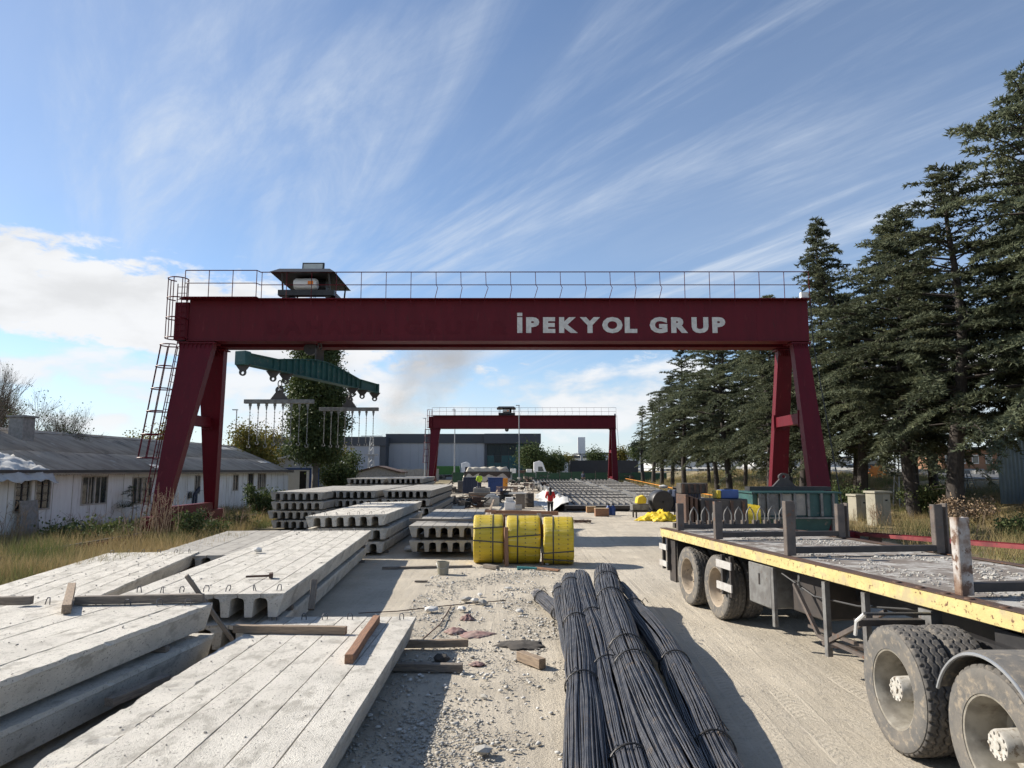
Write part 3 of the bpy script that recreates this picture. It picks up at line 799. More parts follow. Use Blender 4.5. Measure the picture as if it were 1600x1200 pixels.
def planks(L, s, nv=3):
    key = (round(L, 2), round(s, 3))
    if key not in PL:
        PL[key] = {'left': [plank_mesh('left', L, s, seed=1), plank_mesh('left', L, s, seed=5, rough=.007)], 'right': [plank_mesh('right', L, s, seed=2), plank_mesh('right', L, s, seed=9, rough=.007)], 'mid': [plank_mesh('mid', L, s, seed=3 + i) for i in range(nv)]}
        for l in PL[key].values():
            for m in l: m.materials.append(M['concrete'])
    return PL[key]
loop_me = MB().tube([(-.035, 0, -.02), (-.035, 0, .05), (-.02, 0, .085), (.02, 0, .085), (.035, 0, .05), (.03, .02, -.02)], .007, 5).mesh('loop'); loop_me.materials.append(M['rebar'])
def slab(label, right_near, yaw, L, n, W, ztop, mat=None, roll=0, loops=False, group=None):
    """right_near: world xy of the top right corner at the near end; yaw: heading of the length, anticlockwise from +Y"""
    t = .32; s = W / n
    ex = Vector((math.cos(yaw), math.sin(yaw), 0)); c = Vector((right_near[0], right_near[1], 0)) - ex * (W / 2)
    o = thing('ribbed_slab', label, 'concrete slab', (c.x, c.y, ztop - t), yaw, group)
    if roll: o.rotation_euler = (0, roll, yaw)
    pl = planks(L, s)
    for i in range(n):
        k = 'left' if i == 0 else 'right' if i == n - 1 else 'mid'
        me = random.choice(pl[k]); 
        p = mobj('plank', me, None, o, (-W / 2 + s * (i + .5), random.uniform(-.012, .012), random.uniform(-.003, .003)))
        if mat: p.material_slots[0].link = 'OBJECT'; p.material_slots[0].material = M[mat]
        if loops:
            for y in (.22, L - .22):
                l = mobj('lifting_loop', loop_me, None, p, (random.uniform(-.04, .04), y + random.uniform(-.05, .05), t)); l.rotation_euler = (random.uniform(-.3, .3), random.uniform(-.2, .2), random.uniform(-1, 1))
    return o
def timber(label, p0, p1, w=.09, h=.09, mat='wood', cat='timber', group=None, name='timber', roll=0):
    p0, p1 = Vector(p0), Vector(p1); d = p1 - p0; L = d.length
    mb = MB(); n = 6; vs = []
    for i in range(n + 1):
        x = L * i / n
        a = random.uniform(-.004, .004)
        for (j, k) in ((-1, -1), (1, -1), (1, 1), (-1, 1)): vs.append((x, j * w / 2 + a, k * h / 2 + a * .5))
    fs = [(3, 2, 1, 0), tuple(n * 4 + q for q in range(4))]
    for i in range(n):
        for q in range(4): fs.append((i * 4 + q, i * 4 + (q + 1) % 4, i * 4 + 4 + (q + 1) % 4, i * 4 + 4 + q))
    o = mb.add(vs, fs).build(name, mat, bevel=.004)
    o.location = p0
    q = d.to_track_quat('X', 'Z'); o.rotation_mode = 'QUATERNION'; o.rotation_quaternion = q @ Matrix.Rotation(roll, 3, 'X').to_quaternion()
    tag(o, label, cat, group); return o
ORD = ['bottom', 'second', 'third', 'fourth', 'fifth']
def stack(desc, right_near, yaw, L, n, W, layers, mat=None, loops_top=False, jit=.06, base=.07, roll=0, gap=.075):
    z = base; ex = Vector((math.cos(yaw), math.sin(yaw), 0)); ey = Vector((-math.sin(yaw), math.cos(yaw), 0)); rn = Vector((right_near[0], right_near[1], 0))
    g0 = gz(rn.x, rn.y + L / 2)
    for k in range(layers):
        nm = ('top' if k == layers - 1 else ORD[k])
        lab = ('ribbed concrete slab, %s of the stack %s' % (nm if nm in ('top', 'bottom') else nm + ' from the bottom', desc)) if layers > 1 else 'single ribbed concrete slab ' + desc
        r = rn + ex * random.uniform(-jit, jit) + ey * random.uniform(-jit, jit) * 1.5
        if k == layers - 1: r = rn
        slab(lab, r, yaw, L, n, W, g0 + z + .32, mat, roll if k == layers - 1 else 0, loops_top and k == layers - 1)
        for fy, wh in ((.9, 'near'), (L - .9, 'far')):
            p = rn + ey * fy; 
            timber('%s end timber under the %s slab %s' % (wh, nm if layers > 1 else 'single', desc),
                   p - ex * (W + .0) + Vector((0, 0, g0 + z - gap / 2)), p + ex * (-.06) + Vector((0, 0, g0 + z - gap / 2)), .08, gap - .004, 'wood_old', name='timber_bearer')
        z += .32 + gap
    return z
# near foreground slab A, single layer
slab('pale ribbed concrete slab nearest the camera with a loose plank on it', (-1.31, 2.2), R(.4), 8.3, 6, 2.1, .42, loops=True)
timber('timber bearer sticking out below the far end of the nearest slab', (-3.4, 9.35, .05), (-.62, 9.25, .05), .10, .09, 'wood_old')
timber('pale timber sticking out beside the far corner of the nearest slab', (-3.2, 10.32, .06), (-.62, 10.42, .075), .09, .1, 'wood')
timber('timber bearer under the nearest slab close to the camera', (-3.5, 4.2, .05), (-1.4, 4.2, .05), .10, .09, 'wood_old')
timber('brown plank lying crosswise over the far end of the nearest slab', G(366, 982, .47) , G(541, 985, .47), .09, .095, 'wood')
timber('brown square timber lying lengthwise on the nearest slab', G(545, 1030, .47), G(588, 967, .47), .095, .1, 'wood_red')
# B two layers, left foreground
stack('at the left foreground', (-4.52, 1.5), R(-4.6), 8.0, 6, 2.3, 2, loops_top=True, jit=.05, base=.08)
# C
stack('at the far left beside the dry grass', (-6.55, 10.3), R(10.3), 8.6, 6, 2.2, 1, loops_top=True, base=.1)
# D
stack('behind the leaning plank', (-3.2, 10.25), R(4.6), 10.6, 7, 2.25, 2, loops_top=True, jit=.12, base=.07)
# E
stack('beside the weeds left of the middle slabs', (-6.95, 18.3), R(7), 7.5, 6, 2.2, 1, mat='concrete_old_shaded', base=.06)
# F three layers
stack('in the yard middle', (-3.72, 21.4), R(.6), 9.2, 7, 2.4, 3, jit=.10, base=.07, roll=R(-1.5), loops_top=True)
# G two layers behind the yellow coils
stack('directly behind the yellow coils', (-.95, 21.0), R(1.0), 9.0, 6, 2.05, 2, 'concrete_old_shaded', base=.16, jit=.04, gap=.10)  # darker concrete paints in the shade on the camera-facing rib ends
# H row of tall stacks
stack('beside the tall grass', (-8.1, 30.8), R(2), 12.5, 7, 2.25, 4, 'concrete_old_shaded', jit=.12)
stack('second in the tall row', (-6.25, 33.0), R(.5), 12.5, 7, 2.25, 4, 'concrete_old_shaded', jit=.08)
stack('right in the tall row', (-3.75, 33.6), R(.5), 13.5, 7, 2.3, 4, 'concrete_old_shaded', jit=.08)
stack('far back at the left', (-8.45, 47.5), R(2), 12, 7, 2.5, 5, 'concrete_old_shaded', jit=.05, base=.03, gap=.07)
stack('far back at the right', (-5.9, 47.8), R(3), 14, 7, 2.4, 5, 'concrete_old_shaded', jit=.05, base=.03, gap=.07)
# loose timbers on and around the slabs
timber('long weathered timber lying along the far edge of the left foreground slab', G(118, 938, .86), G(318, 934, .86), .09, .10, 'wood_old')
timber('dark weathered timber at the left picture edge on the left slab', G(-40, 940, .86), G(50, 938, .86), .09, .10, 'wood_old')
timber('short brown block lying on the left foreground slab', G(104, 952, .86) , G(112, 916, .86), .10, .10, 'wood')
timber('dark plank leaning steeply between the foreground slabs', D(291, 899, 9.62), D(363, 1000, 9.85), .13, .05, 'wood_old')
timber('short timber leaning on the side of the middle slab', (-3.02, 11.0, .42), (-3.05, 11.25, .82), .09, .06, 'wood_old')
timber('timber end sticking out under the left foreground slab', G(170, 1098, .32), G(260, 1060, .32), .10, .08, 'wood_old')
timber('short timber on the ground at the foot of the leaning plank', (-3.35, 10.2, .06), (-2.75, 10.3, .06), .1, .1, 'wood_red')
timber('brown timber crossing the top of the coil-side slabs', G(640, 812, .97), G(742, 813, .97), .09, .08, 'wood_old')
timber('long brown timber lying behind the coil-side slabs', G(690, 797, .6), G(775, 799, .6), .12, .12, 'wood_red')
timber('long low timber lying in front of the coil-side slabs', G(597, 889), G(738, 886), .12, .1, 'wood_old')
hm = MB(); hm.tube([(-.25, 0, .03), (.12, 0, .03)], .018, 6); hm.bx(.1, .16, -.09, .09, .0, .07)
o = hm.build('hammer', 'rust_steel'); o.location = G(410, 903, .80); o.rotation_euler = (0, 0, .3); tag(o, 'small rusty hammer lying on the middle slab', 'hammer')
sb = MB()
def rock(mb, c, r, rr, sq=.7):
    ph = [(0, 0, 1), (.894, 0, .447), (.276, .851, .447), (-.724, .526, .447), (-.724, -.526, .447), (.276, -.851, .447), (.724, .526, -.447), (-.276, .851, -.447), (-.894, 0, -.447), (-.276, -.851, -.447), (.724, -.526, -.447), (0, 0, -1)]
    fs = [(0, 1, 2), (0, 2, 3), (0, 3, 4), (0, 4, 5), (0, 5, 1), (1, 6, 2), (2, 7, 3), (3, 8, 4), (4, 9, 5), (5, 10, 1), (1, 10, 6), (2, 6, 7), (3, 7, 8), (4, 8, 9), (5, 9, 10), (11, 7, 6), (11, 8, 7), (11, 9, 8), (11, 10, 9), (11, 6, 10)]
    m = Matrix.Rotation(rr.uniform(0, 6.28), 3, 'Z') @ Matrix.Rotation(rr.uniform(0, 6.28), 3, 'X')
    sx = (rr.uniform(.7, 1.3), rr.uniform(.6, 1.1), rr.uniform(.5, .9))
    mb.add([Matrix.Diagonal((1, 1, sq)) @ (m @ Vector((p[0] * sx[0], p[1] * sx[1], p[2] * sx[2]))) * r * rr.uniform(.8, 1.15) + Vector(c) for p in ph], fs)
rr_ = random.Random(3)
rock(sb, (0, 0, .05), .12, rr_); o = sb.build('concrete_lump', 'stone_white'); o.location = G(402, 863, .8); tag(o, 'small pale concrete lump lying on the middle slab', 'stone')

# crumbs lying on the slabs
cr = MB(); r2 = random.Random(12)
def scatter_on(x0, x1, y0, y1, z, n, smax, yaw=0, o=(0, 0)):
    for i in range(n):
        x, y = r2.uniform(x0, x1), r2.uniform(y0, y1)
        xx = o[0] + x * math.cos(yaw) - y * math.sin(yaw); yy = o[1] + x * math.sin(yaw) + y * math.cos(yaw)
        rock(cr, (xx, yy, z + .004), r2.uniform(.004, smax) * (1 if r2.random() < .85 else 1.8), r2)
scatter_on(-2.05, -.05, 1.5, 8.2, .42, 260, .010, R(.4), (-1.31, 2.2))
scatter_on(-2.2, -.05, 2.5, 7.9, .80, 150, .012, R(-4.6), (-4.52, 1.5))
scatter_on(-2.2, -.05, .1, 10.4, .785, 200, .015, R(4.6), (-3.2, 10.25))
scatter_on(-2.1, -.05, .1, 8.4, .42, 150, .02, R(10.3), (-6.55, 10.3))
scatter_on(-2.3, -.05, .1, 9, 1.18, 120, .022, R(.6), (-3.72, 21.4))
o = cr.build('slab_crumbs', 'concrete_old_shaded'); tag(o, 'small concrete crumbs strewn over the tops of the slabs', 'crumbs', kind='stuff')

# ------------------------------------------------------------------ reinforcing bar bundles
def catmull(P, m):
    P = [Vector(p) for p in P]; P = [P[0] * 2 - P[1]] + P + [P[-1] * 2 - P[-2]]; out = []
    for i in range(1, len(P) - 2):
        for k in range(m):
            t = k / m; a, b, c, d = P[i - 1:i + 3]
            out.append(.5 * ((2 * b) + (c - a) * t + (2 * a - 5 * b + 4 * c - d) * t * t + (3 * b - a - 3 * c + d) * t ** 3))
    out.append(P[-2]); return out
def bundle(label, ctrl, rad, ties, seed, rod_r=.0085, flat=.95):
    rr = random.Random(seed)
    C = catmull(ctrl, 7); n = len(C)
    T = [(C[min(i + 1, n - 1)] - C[max(i - 1, 0)]).normalized() for i in range(n)]
    A_ = [t.cross(Vector((0, 0, 1))).normalized() for t in T]; B_ = [a.cross(t).normalized() for a, t in zip(A_, T)]
    t0 = thing('rebar_bundle', label, 'rebar', C[0] * 1.0, 0, 'rebar bundles on the yard')
    org = C[0]
    arc = [0]
    for i in range(1, n): arc.append(arc[-1] + (C[i] - C[i - 1]).length)
    tie_s = [arc[-1] * q for q in ties]
    rods = []; d = rod_r * 2.05; ring = rad - rod_r
    while ring > rad - d * 2.4:
        m = int(2 * math.pi * ring / d)
        rods += [(ring, 2 * math.pi * k / m + rr.uniform(-.02, .02)) for k in range(m)]
        ring -= d * .93
    for k in range(18): rods.append((rad * rr.uniform(.1, .7), rr.uniform(0, 6.28)))
    sides = 4; V = []; Fc = []
    for (r0, th) in rods:
        tw = rr.uniform(-.05, .05); ph = rr.uniform(0, 6.28); ph2 = rr.uniform(0, 6.28); am = rr.uniform(.002, .009); start = 0; b0 = len(V)
        off0 = rr.uniform(-.09, .12)
        for i in range(n):
            s = arc[i]
            bind = min([abs(s - q) for q in tie_s] + [9]); loose = ss(bind / .7)
            f = 1 + .10 * loose - .05
            if i == 0: f *= .62 if r0 > rad * .5 else 1
            elif i == 1: f *= .93
            t = th + tw * s + .10 * loose * math.sin(s * .8 + ph)
            rad_i = r0 * f + am * loose * math.sin(s * 1.3 + ph2)
            p = C[i] + A_[i] * math.cos(t) * rad_i * 1.06 + B_[i] * math.sin(t) * rad_i * flat + B_[i] * 0
            if i == 0: p = p - T[0] * off0
            p = p - org
            for q in range(sides):
                a = 2 * math.pi * q / sides
                v = p + (A_[i] * math.cos(a) + B_[i] * math.sin(a)) * rod_r
                V.append((v.x, v.y, v.z))
        for i in range(n - 1):
            for q in range(sides):
                q2 = (q + 1) % sides; Fc.append((b0 + i * sides + q, b0 + i * sides + q2, b0 + (i + 1) * sides + q2, b0 + (i + 1) * sides + q))
        Fc.append((b0, b0 + 1, b0 + 2, b0 + 3))
    Fc = [f for f in Fc if len(set(f)) == 4]
    o = mobj('rods', mesh_np('rods', V, Fc, True), 'rebar', t0); o['kind'] = 'stuff'
    for q in tie_s:
        i = min(range(n), key=lambda k: abs(arc[k] - q)); mb = MB()
        for e in range(2):
            pts = [C[i] - org + T[i] * (e * .02 + .035 * math.sin(2 * tt + e)) + A_[i] * math.cos(tt) * (rad * 1.06 + .008) + B_[i] * math.sin(tt) * (rad * flat + .008) for tt in [2 * math.pi * k / 28 for k in range(28)]]
            mb.tube(pts, .008, 5, closed=True)
        a0 = rr.uniform(0, 3); p = C[i] - org + A_[i] * math.cos(a0) * rad * 1.08 + B_[i] * math.sin(a0) * (rad * flat + .02)
        mb.tube([p, p + Vector((.05, .04, .05)), p + Vector((.1, .02, -.02)), p + Vector((.06, -.05, .03))], .006, 4)
        mb.build('tie_wire', 'wire', t0)
    return t0
def gp(l): return [G(a, b, z) for a, b, z in l]
def ext(P, y=2.6):
    d = (P[-1] - P[-2]).normalized(); P.append(P[-1] + d * ((P[-1].y - y) / max(.2, -d.y))); P[-1].z = P[-2].z; return P
bundle('grey rebar bundle poking out to the left under the others', gp([(838, 927, .14), (868, 953, .13), (910, 995, .12), (955, 1060, .12)]), .12, (.08, .35), 1)
bundle('slim dark rebar bundle at the left of the pile', ext(gp([(873, 916, .40), (878, 945, .36), (890, 1000, .26), (905, 1080, .14), (915, 1195, .11)])), .11, (.06, .42, .75), 2)
bundle('dark rebar bundle second from the left in the pile', ext(gp([(891, 903, .5), (895, 940, .44), (905, 1010, .33), (912, 1100, .26), (916, 1195, .2)])), .165, (.07, .3, .55, .8), 3)
bundle('dark blue grey rebar bundle in the middle of the pile', ext(gp([(907, 898, .52), (917, 940, .45), (940, 1010, .34), (962, 1100, .26), (985, 1195, .2)])), .160, (.3, .5, .72), 4)
bundle('thick lighter rebar bundle bulging at its raised far end', ext(gp([(946, 891, .62), (952, 930, .55), (975, 1005, .42), (1012, 1100, .32), (1055, 1195, .26)])), .20, (.11, .24, .45, .52, .78), 5)
bundle('rebar bundle at the right of the pile beside the tyre tracks', ext(gp([(962, 917, .44), (984, 945, .4), (1040, 1015, .3), (1085, 1105, .22), (1124, 1195, .18)])), .165, (.18, .42, .66), 6)
timber('timber block propping up the far ends of the rebar bundles', (.85, 12.3, .16), (1.75, 12.45, .16), .2, .26, 'wood_old')

# ------------------------------------------------------------------ yellow wrapped strand coils
def coil(label, cx, cy, w, rad, yaw, marks_x, straps, seed):
    rr = random.Random(seed)
    t = thing('strand_coil', label, 'coil', (cx, cy, 0), yaw, 'yellow coils')
    n, k = 72, 16; V = []; Fc = []
    prof = [(-.5, .55), (-.5, .93), (-.485, .98), (-.45, .997)] + [(-.45 + .9 * i / 8, 1.0) for i in range(1, 8)] + [(.45, .997), (.485, .98), (.5, .93), (.5, .55)]
    m = len(prof)
    for (a, f) in prof:
        for q in range(n):
            th = 2 * math.pi * q / n
            up = max(0, math.sin(th))
            r = rad * f * (1 + .004 * fbm(a * 3, math.cos(th) * 2, math.sin(th) * 2 + seed, 3)) + .010 * up * fbm(a * 1.5, th * 12, seed, 3)
            V.append((a * w + .012 * fbm(th * 2, f * 3, seed, 2), r * math.cos(th), r * math.sin(th) + rad * .995))
    for i in range(m - 1):
        for q in range(n): Fc.append((i * n + q, i * n + (q + 1) % n, (i + 1) * n + (q + 1) % n, (i + 1) * n + q))
    for q in range(n): Fc.append(((m - 1) * n + q, (m - 1) * n + (q + 1) % n, (q + 1) % n, q))
    mobj('wrap', mesh_np('wrap', V, Fc, True), 'yellow_wrap', t)
    for kind, v in straps:
        mb = MB()
        if kind == 'ring':
            mb.lathe([(v * w - .016, rad * 1.006), (v * w - .016, rad * 1.014), (v * w + .016, rad * 1.014), (v * w + .016, rad * 1.006)], 72, 'X', (0, 0, rad * .995), closed=True)
        else:
            th = math.pi + v[0]; p = []
            for a in (-.505, -.3, 0, .3, .505):
                tt = th - v[1] * a
                p.append((a * w, rad * 1.012 * math.cos(tt), rad * .995 + rad * 1.012 * math.sin(tt) * -1))
            for p0, p1 in zip(p[:-1], p[1:]): mb.bar(p0, p1, .012, .032, up=(0, 0, 1))
        mb.build('strap', 'strap', t)
    mk = MB()
    for a in marks_x:
        for q in range(34):
            th = 2 * math.pi * (q + .3) / 34
            for (u0, u1, w0, w1) in ((-.016, .016, .0, .010), (-.006, .006, -.02, .0), (-.016, -.008, .012, .024), (.008, .016, .012, .024)):
                p = []
                for (uu, ww) in ((u0, w0), (u1, w0), (u1, w1), (u0, w1)):
                    tt = th + ww / rad; p.append((a * w + uu, rad * 1.012 * math.cos(tt), rad * .995 + rad * 1.012 * math.sin(tt)))
                mk.add(p, [(0, 1, 2, 3)])
    mk.build('printed_marks', 'strap', t)['kind'] = 'stuff'
    return t
coil('yellow wrapped strand coil at the left of the three', -.64, 19.85, .80, .645, R(1), (-.28, .08), [('ring', .15), ('bar', (-.02, .08)), ('bar', (.55, -.06))], 1)
coil('yellow wrapped strand coil in the middle of the three', .31, 19.8, .90, .635, R(0), (.05, .35), [('ring', -.18), ('bar', (-.22, .1)), ('bar', (.22, -.1))], 2)
coil('yellow wrapped strand coil at the right with a pale top', 1.26, 19.6, .80, .625, R(-3), (-.0, .3), [('ring', -.18), ('bar', (-.42, -.12)), ('bar', (-.85, .12))], 3)
timber('reddish board standing between the left and middle coils', (-.14, 19.12, .0), (-.16, 19.2, 1.0), .10, .06, 'wood_red')
timber('dark board standing behind the gap of the left coils', (-.21, 19.9, .0), (-.21, 19.9, 1.3), .08, .05, 'wood_red')
timber('weathered board leaning between the middle and right coils', (.83, 19.1, .35), (.76, 20.2, 1.3), .12, .05, 'wood_old')
timber('dark board standing in the gap beside the right coil', (.82, 19.5, .0), (.82, 19.5, 1.05), .07, .05, 'wood_red')

# ------------------------------------------------------------------ wheels
def tyre_mesh(rad, w, seed=0):
    # axis X, tread as real zigzag grooves
    nq, nt_ = 420, 44; V = []; Fc = []
    side = [(-.42, .60), (-.49, .70), (-.5, .80), (-.49, .90), (-.46, .955)]
    rows = [(a, f, False) for a, f in side] + [(-.43 + .86 * i / nt_, .998 - .012 * (2 * i / nt_ - 1) ** 2, True) for i in range(nt_ + 1)] + [(-a, f, False) for a, f in side[::-1]]
    for (a, f, tread) in rows:
        for q in range(nq):
            th = 2 * math.pi * q / nq; r = rad * f
            if tread:
                s = th * rad; tri = abs((s / .045) % 2 - 1) - .5
                g = 0
                for gc in (-.22, 0, .22):
                    if abs(a - gc - tri * .085) < .021: g = 1
                if abs(a) > .35 and (s / .045 + .5) % 2 < .55: g = .9
                if .24 < abs(a) <= .34 and (s / .045) % 2 < .22: g = .5
                r -= .020 * g
            V.append((a * w, r * math.cos(th), r * math.sin(th)))
    m = len(rows)
    for i in range(m - 1):
        for q in range(nq): Fc.append((i * nq + q, i * nq + (q + 1) % nq, (i + 1) * nq + (q + 1) % nq, (i + 1) * nq + q))
    return mesh_np('tyre', V, Fc, False)
TY = tyre_mesh(.535, .30); TY.materials.append(M['rubber_dusty'])
def sidewall_mesh(rad, w):
    mb = MB(); mb.lathe([(-.5 * w - .004, rad * .62), (-.512 * w, rad * .70), (-.520 * w, rad * .76), (-.516 * w, rad * .80), (-.52 * w, rad * .81), (-.513 * w, rad * .86), (-.50 * w, rad * .925), (-.49 * w, rad * .935)], 72, 'X')
    return mb.mesh('sidewall', 50)
SW = sidewall_mesh(.535, .30); SW.materials.append(M['rubber'])
def rim_mesh(deep, w):
    # outer face at -x ; deep: dish depth into +x
    p = [(-.47 * w, .345), (-.5 * w, .335), (-.485 * w, .315), (-.36 * w, .300), (-.2 * w, .285), (deep - .03, .275), (deep, .25), (deep + .005, .12), (deep + .005, .02)]
    return MB().lathe(p, 56, 'X').mesh('rim', 35)
RIMD = rim_mesh(.17, .30); RIMD.materials.append(M['rim'])
RIMB = rim_mesh(.04, .30); RIMB.materials.append(M['rim_beige'])
def hub_mesh(x0, x1):
    mb = MB(); mb.lathe([(x1, .115), (x0 + .015, .105), (x0, .098), (x0, .03), (x0 - .012, .03), (x0 - .012, .001)], 32, 'X')
    for k in range(10):
        t = 2 * math.pi * k / 10; c = (0, .082 * math.cos(t), .082 * math.sin(t))
        mb.cyl((x0 - .010, c[1], c[2]), (x0 + .01, c[1], c[2]), .011, n=6)
    for k in range(10):
        t = 2 * math.pi * (k + .5) / 10; c = (0, .19 * math.cos(t), .19 * math.sin(t))
        mb.cyl((x1 - .045, c[1], c[2]), (x1, c[1], c[2]), .016, n=6)
    return mb.mesh('hub', 35)
HUBF = hub_mesh(-.12, .16); HUBF.materials.append(M['hub_paint'])
HUBR = hub_mesh(-.02, .05); HUBR.materials.append(M['rim_beige'])
def wheel(parent, loc, rim, hub, flip=False, dual=False, s=1.0):
    o = mobj('wheel', TY, None, parent, loc); o.scale = (s, s, s)
    if flip: o.rotation_euler = (R(random.uniform(0, 360)), 0, R(180))
    else: o.rotation_euler = (R(random.uniform(0, 360)), 0, 0)
    mobj('sidewall', SW, None, o)
    mobj('rim', rim, None, o)
    if hub: mobj('hub', hub, None, o)
    if dual:
        w2 = mobj('wheel', TY, None, parent, (loc[0] + (.335 if not flip else -.335), loc[1], loc[2])); w2.rotation_euler = o.rotation_euler; w2.scale = o.scale
    return o

# ------------------------------------------------------------------ flatbed trailer
TRZ = math.atan2(.132, .991)
tl = thing('flatbed_trailer', 'long flatbed trailer with yellow side rail and dusty rusty deck', 'trailer', (3.08, 15.0, 0), TRZ)
W_, LN, DZ = 2.58, 12.6, 1.30
mb = MB(); mb.bx(.05, W_ - .05, -LN, 0, DZ - .06, DZ)
mb.build('deck', 'deck', tl)
for x0, x1 in ((0, .049), (W_ - .049, W_)):
    MB().bx(x0, x1, -LN, .0, DZ - .15, DZ + .012).build('side_rail', 'yellow_rail', tl, bevel=.006)
    tb = MB()
    tb.bx(min(x0, x1) - .012, max(x0, x1) + .09 if x0 == 0 else max(x0, x1) + .012, -LN, 0, DZ + .0125, DZ + .022) if x0 == 0 else tb.bx(x0 - .09, x1 + .012, -LN, 0, DZ + .0125, DZ + .022)
    tb.build('rail_cap', 'rust_steel', tl)
MB().bx(.05, W_ - .05, .002, .05, DZ - .2, DZ + .005).build('rear_rail', 'yellow_rail', tl, bevel=.006)
for y in np.arange(-LN + .4, -.3, .62):
    mb = MB(); mb.bx(.06, W_ - .06, y - .035, y + .035, DZ - .16, DZ - .0605); mb.build('cross_member', 'dark_steel', tl)
pk = random.Random(5)
for k, y in enumerate((-7.35, -7.7, -8.05, -8.35, -8.75, -9.4, -9.75, -10.2)):
    MB().lathe([(DZ + .023, .045), (DZ + .035, .04), (DZ + .038, .001)], 10, 'Z', (.03, y, 0)).build('stake_socket', 'rust_steel', tl, smooth=40)
for x in (.78, W_ - .78):
    MB().bx(x - .07, x + .07, -LN, -.1, DZ - .50, DZ - .165).build('chassis_beam', 'black_paint', tl)
# bogie, suspension
MB().bx(.55, W_ - .55, -3.6, -.6, .62, .78).build('suspension', 'black_paint', tl)
for y in (-1.32, -2.62):
    MB().cyl((.2, y, .535), (W_ - .2, y, .535), .07, n=12).build('axle', 'black_paint', tl)
    wheel(tl, (.20, y, .535), RIMB, HUBR, dual=True); wheel(tl, (W_ - .20, y, .535), RIMB, HUBR, flip=True, dual=True)
MB().bx(.08, .12, -.62, -.30, .30, DZ - .18).build('mudflap', 'dark_steel', tl)
MB().bx(.13, .7, -.62, -.60, .30, DZ - .18).build('mudflap', 'black_paint', tl)
for y in (-.05, -.32):
    MB().bx(.02, .08, y - .03, y + .03, .50, DZ - .18).build('guard_post', 'dark_steel', tl)
for z in (.62, .95): MB().bx(-.012, .018, -.36, .06, z - .055, z + .055).build('reflector_plate', 'plate_white', tl)
for y in (-3.02, -3.34):
    MB().bx(-.02, .04, y - .03, y + .03, .48, DZ - .18).build('guard_post', 'dark_steel', tl)
for z in (.62, .97): MB().bx(-.045, -.021, -3.42, -2.86, z - .06, z + .06).build('reflector_plate', 'plate_white', tl)
o = MB().bx(.05, .62, -4.55, -3.85, .52, DZ - .18).build('tool_box', 'grey_steel', tl, bevel=.015)
MB().bx(.04, .05, -4.22, -4.18, .82, .98).build('latch', 'dark_steel', o)
MB().bx(.02, .07, -4.68, -4.61, .30, DZ - .18).build('guard_post', 'grey_steel', tl)
MB().bx(.25, .9, -5.55, -4.75, .55, DZ - .2).build('water_tank', 'dark_steel', tl, bevel=.02)
def rod(name, p0, p1, w, mat='stake'): return MB().bar(p0, p1, w, w).build(name, mat, tl)
rod('guard_rail', (.05, -5.2, .98), (.05, -5.75, .42), .045); rod('guard_rail', (.05, -5.75, .42), (.2, -7.1, .32), .045)
rod('guard_rail', (.05, -5.85, .35), (.12, -7.0, .95), .05)
rod('guard_rail', (.35, -5.0, .38), (.35, -7.3, .40), .04); rod('guard_rail', (.05, -6.0, .36), (.9, -6.6, .36), .04)
for y, z0 in ((-5.95, .22), (-6.75, .26)):
    o = MB().bx(.02, .085, y - .035, y + .035, z0, DZ - .18).build('support_leg', 'grey_steel', tl)
for y in (-7.75,):
    MB().bx(.02, .14, y - .09, y + .09, .62, DZ - .18).build('support_leg', 'grey_steel', tl)
    MB().bx(.02, .9, y - .02, y + .02, .58, .62).build('side_step', 'grey_steel', tl)
rod('brace', (.15, -8.6, DZ - .2), (.8, -8.2, .75), .05); rod('brace', (.75, -7.3, DZ - .25), (.75, -9.6, DZ - .6), .05)
sw = wheel(tl, (1.35, -6.9, .545), RIMB, None)     # spare carried under the chassis
MB().bx(1.1, 1.8, -7.55, -6.3, .02, .05).build('spare_carrier', 'dark_steel', tl) if False else None
for x in (.72, W_ - .72):
    MB().bx(x - .06, x + .06, -9.15, -9.03, .35, DZ - .2).build('landing_leg', 'dark_steel', tl)

# springs, hoses, lamps
for y in (-1.32, -2.62):
    for x in (.62, W_ - .62):
        for k in range(5): MB().bx(x - .04, x + .04, y - .55 + .09 * k, y + .55 - .09 * k, .615 - .022 * k, .633 - .022 * k).build('leaf_spring', 'rust_steel', tl)
    MB().cyl((.72, y + .1, .62), (.72, y + .32, .66), .085, n=12).build('brake_chamber', 'dark_steel', tl, smooth=40)
    MB().tube([(.72, y + .32, .7), (.68, y + .5, .85), (.74, y + .7, .98), (.76, y + .9, 1.02)], .012, 5).build('brake_hose', 'black_paint', tl)
for x in (.16, W_ - .5): MB().bx(x, x + .34, .051, .085, DZ - .30, DZ - .205).build('tail_lamp', 'faded_red', tl)
MB().tube([(.12, -4.75, 1.05), (.10, -5.6, .88), (.12, -6.5, .92), (.16, -7.6, 1.08)], .012, 5).build('air_hose', 'black_paint', tl)
MB().tube([(.10, -5.25, 1.14), (.07, -5.28, 1.02), (.09, -5.27, .94), (.12, -5.3, .9)], .016, 5).build('chain_hook', 'grey_steel', tl)

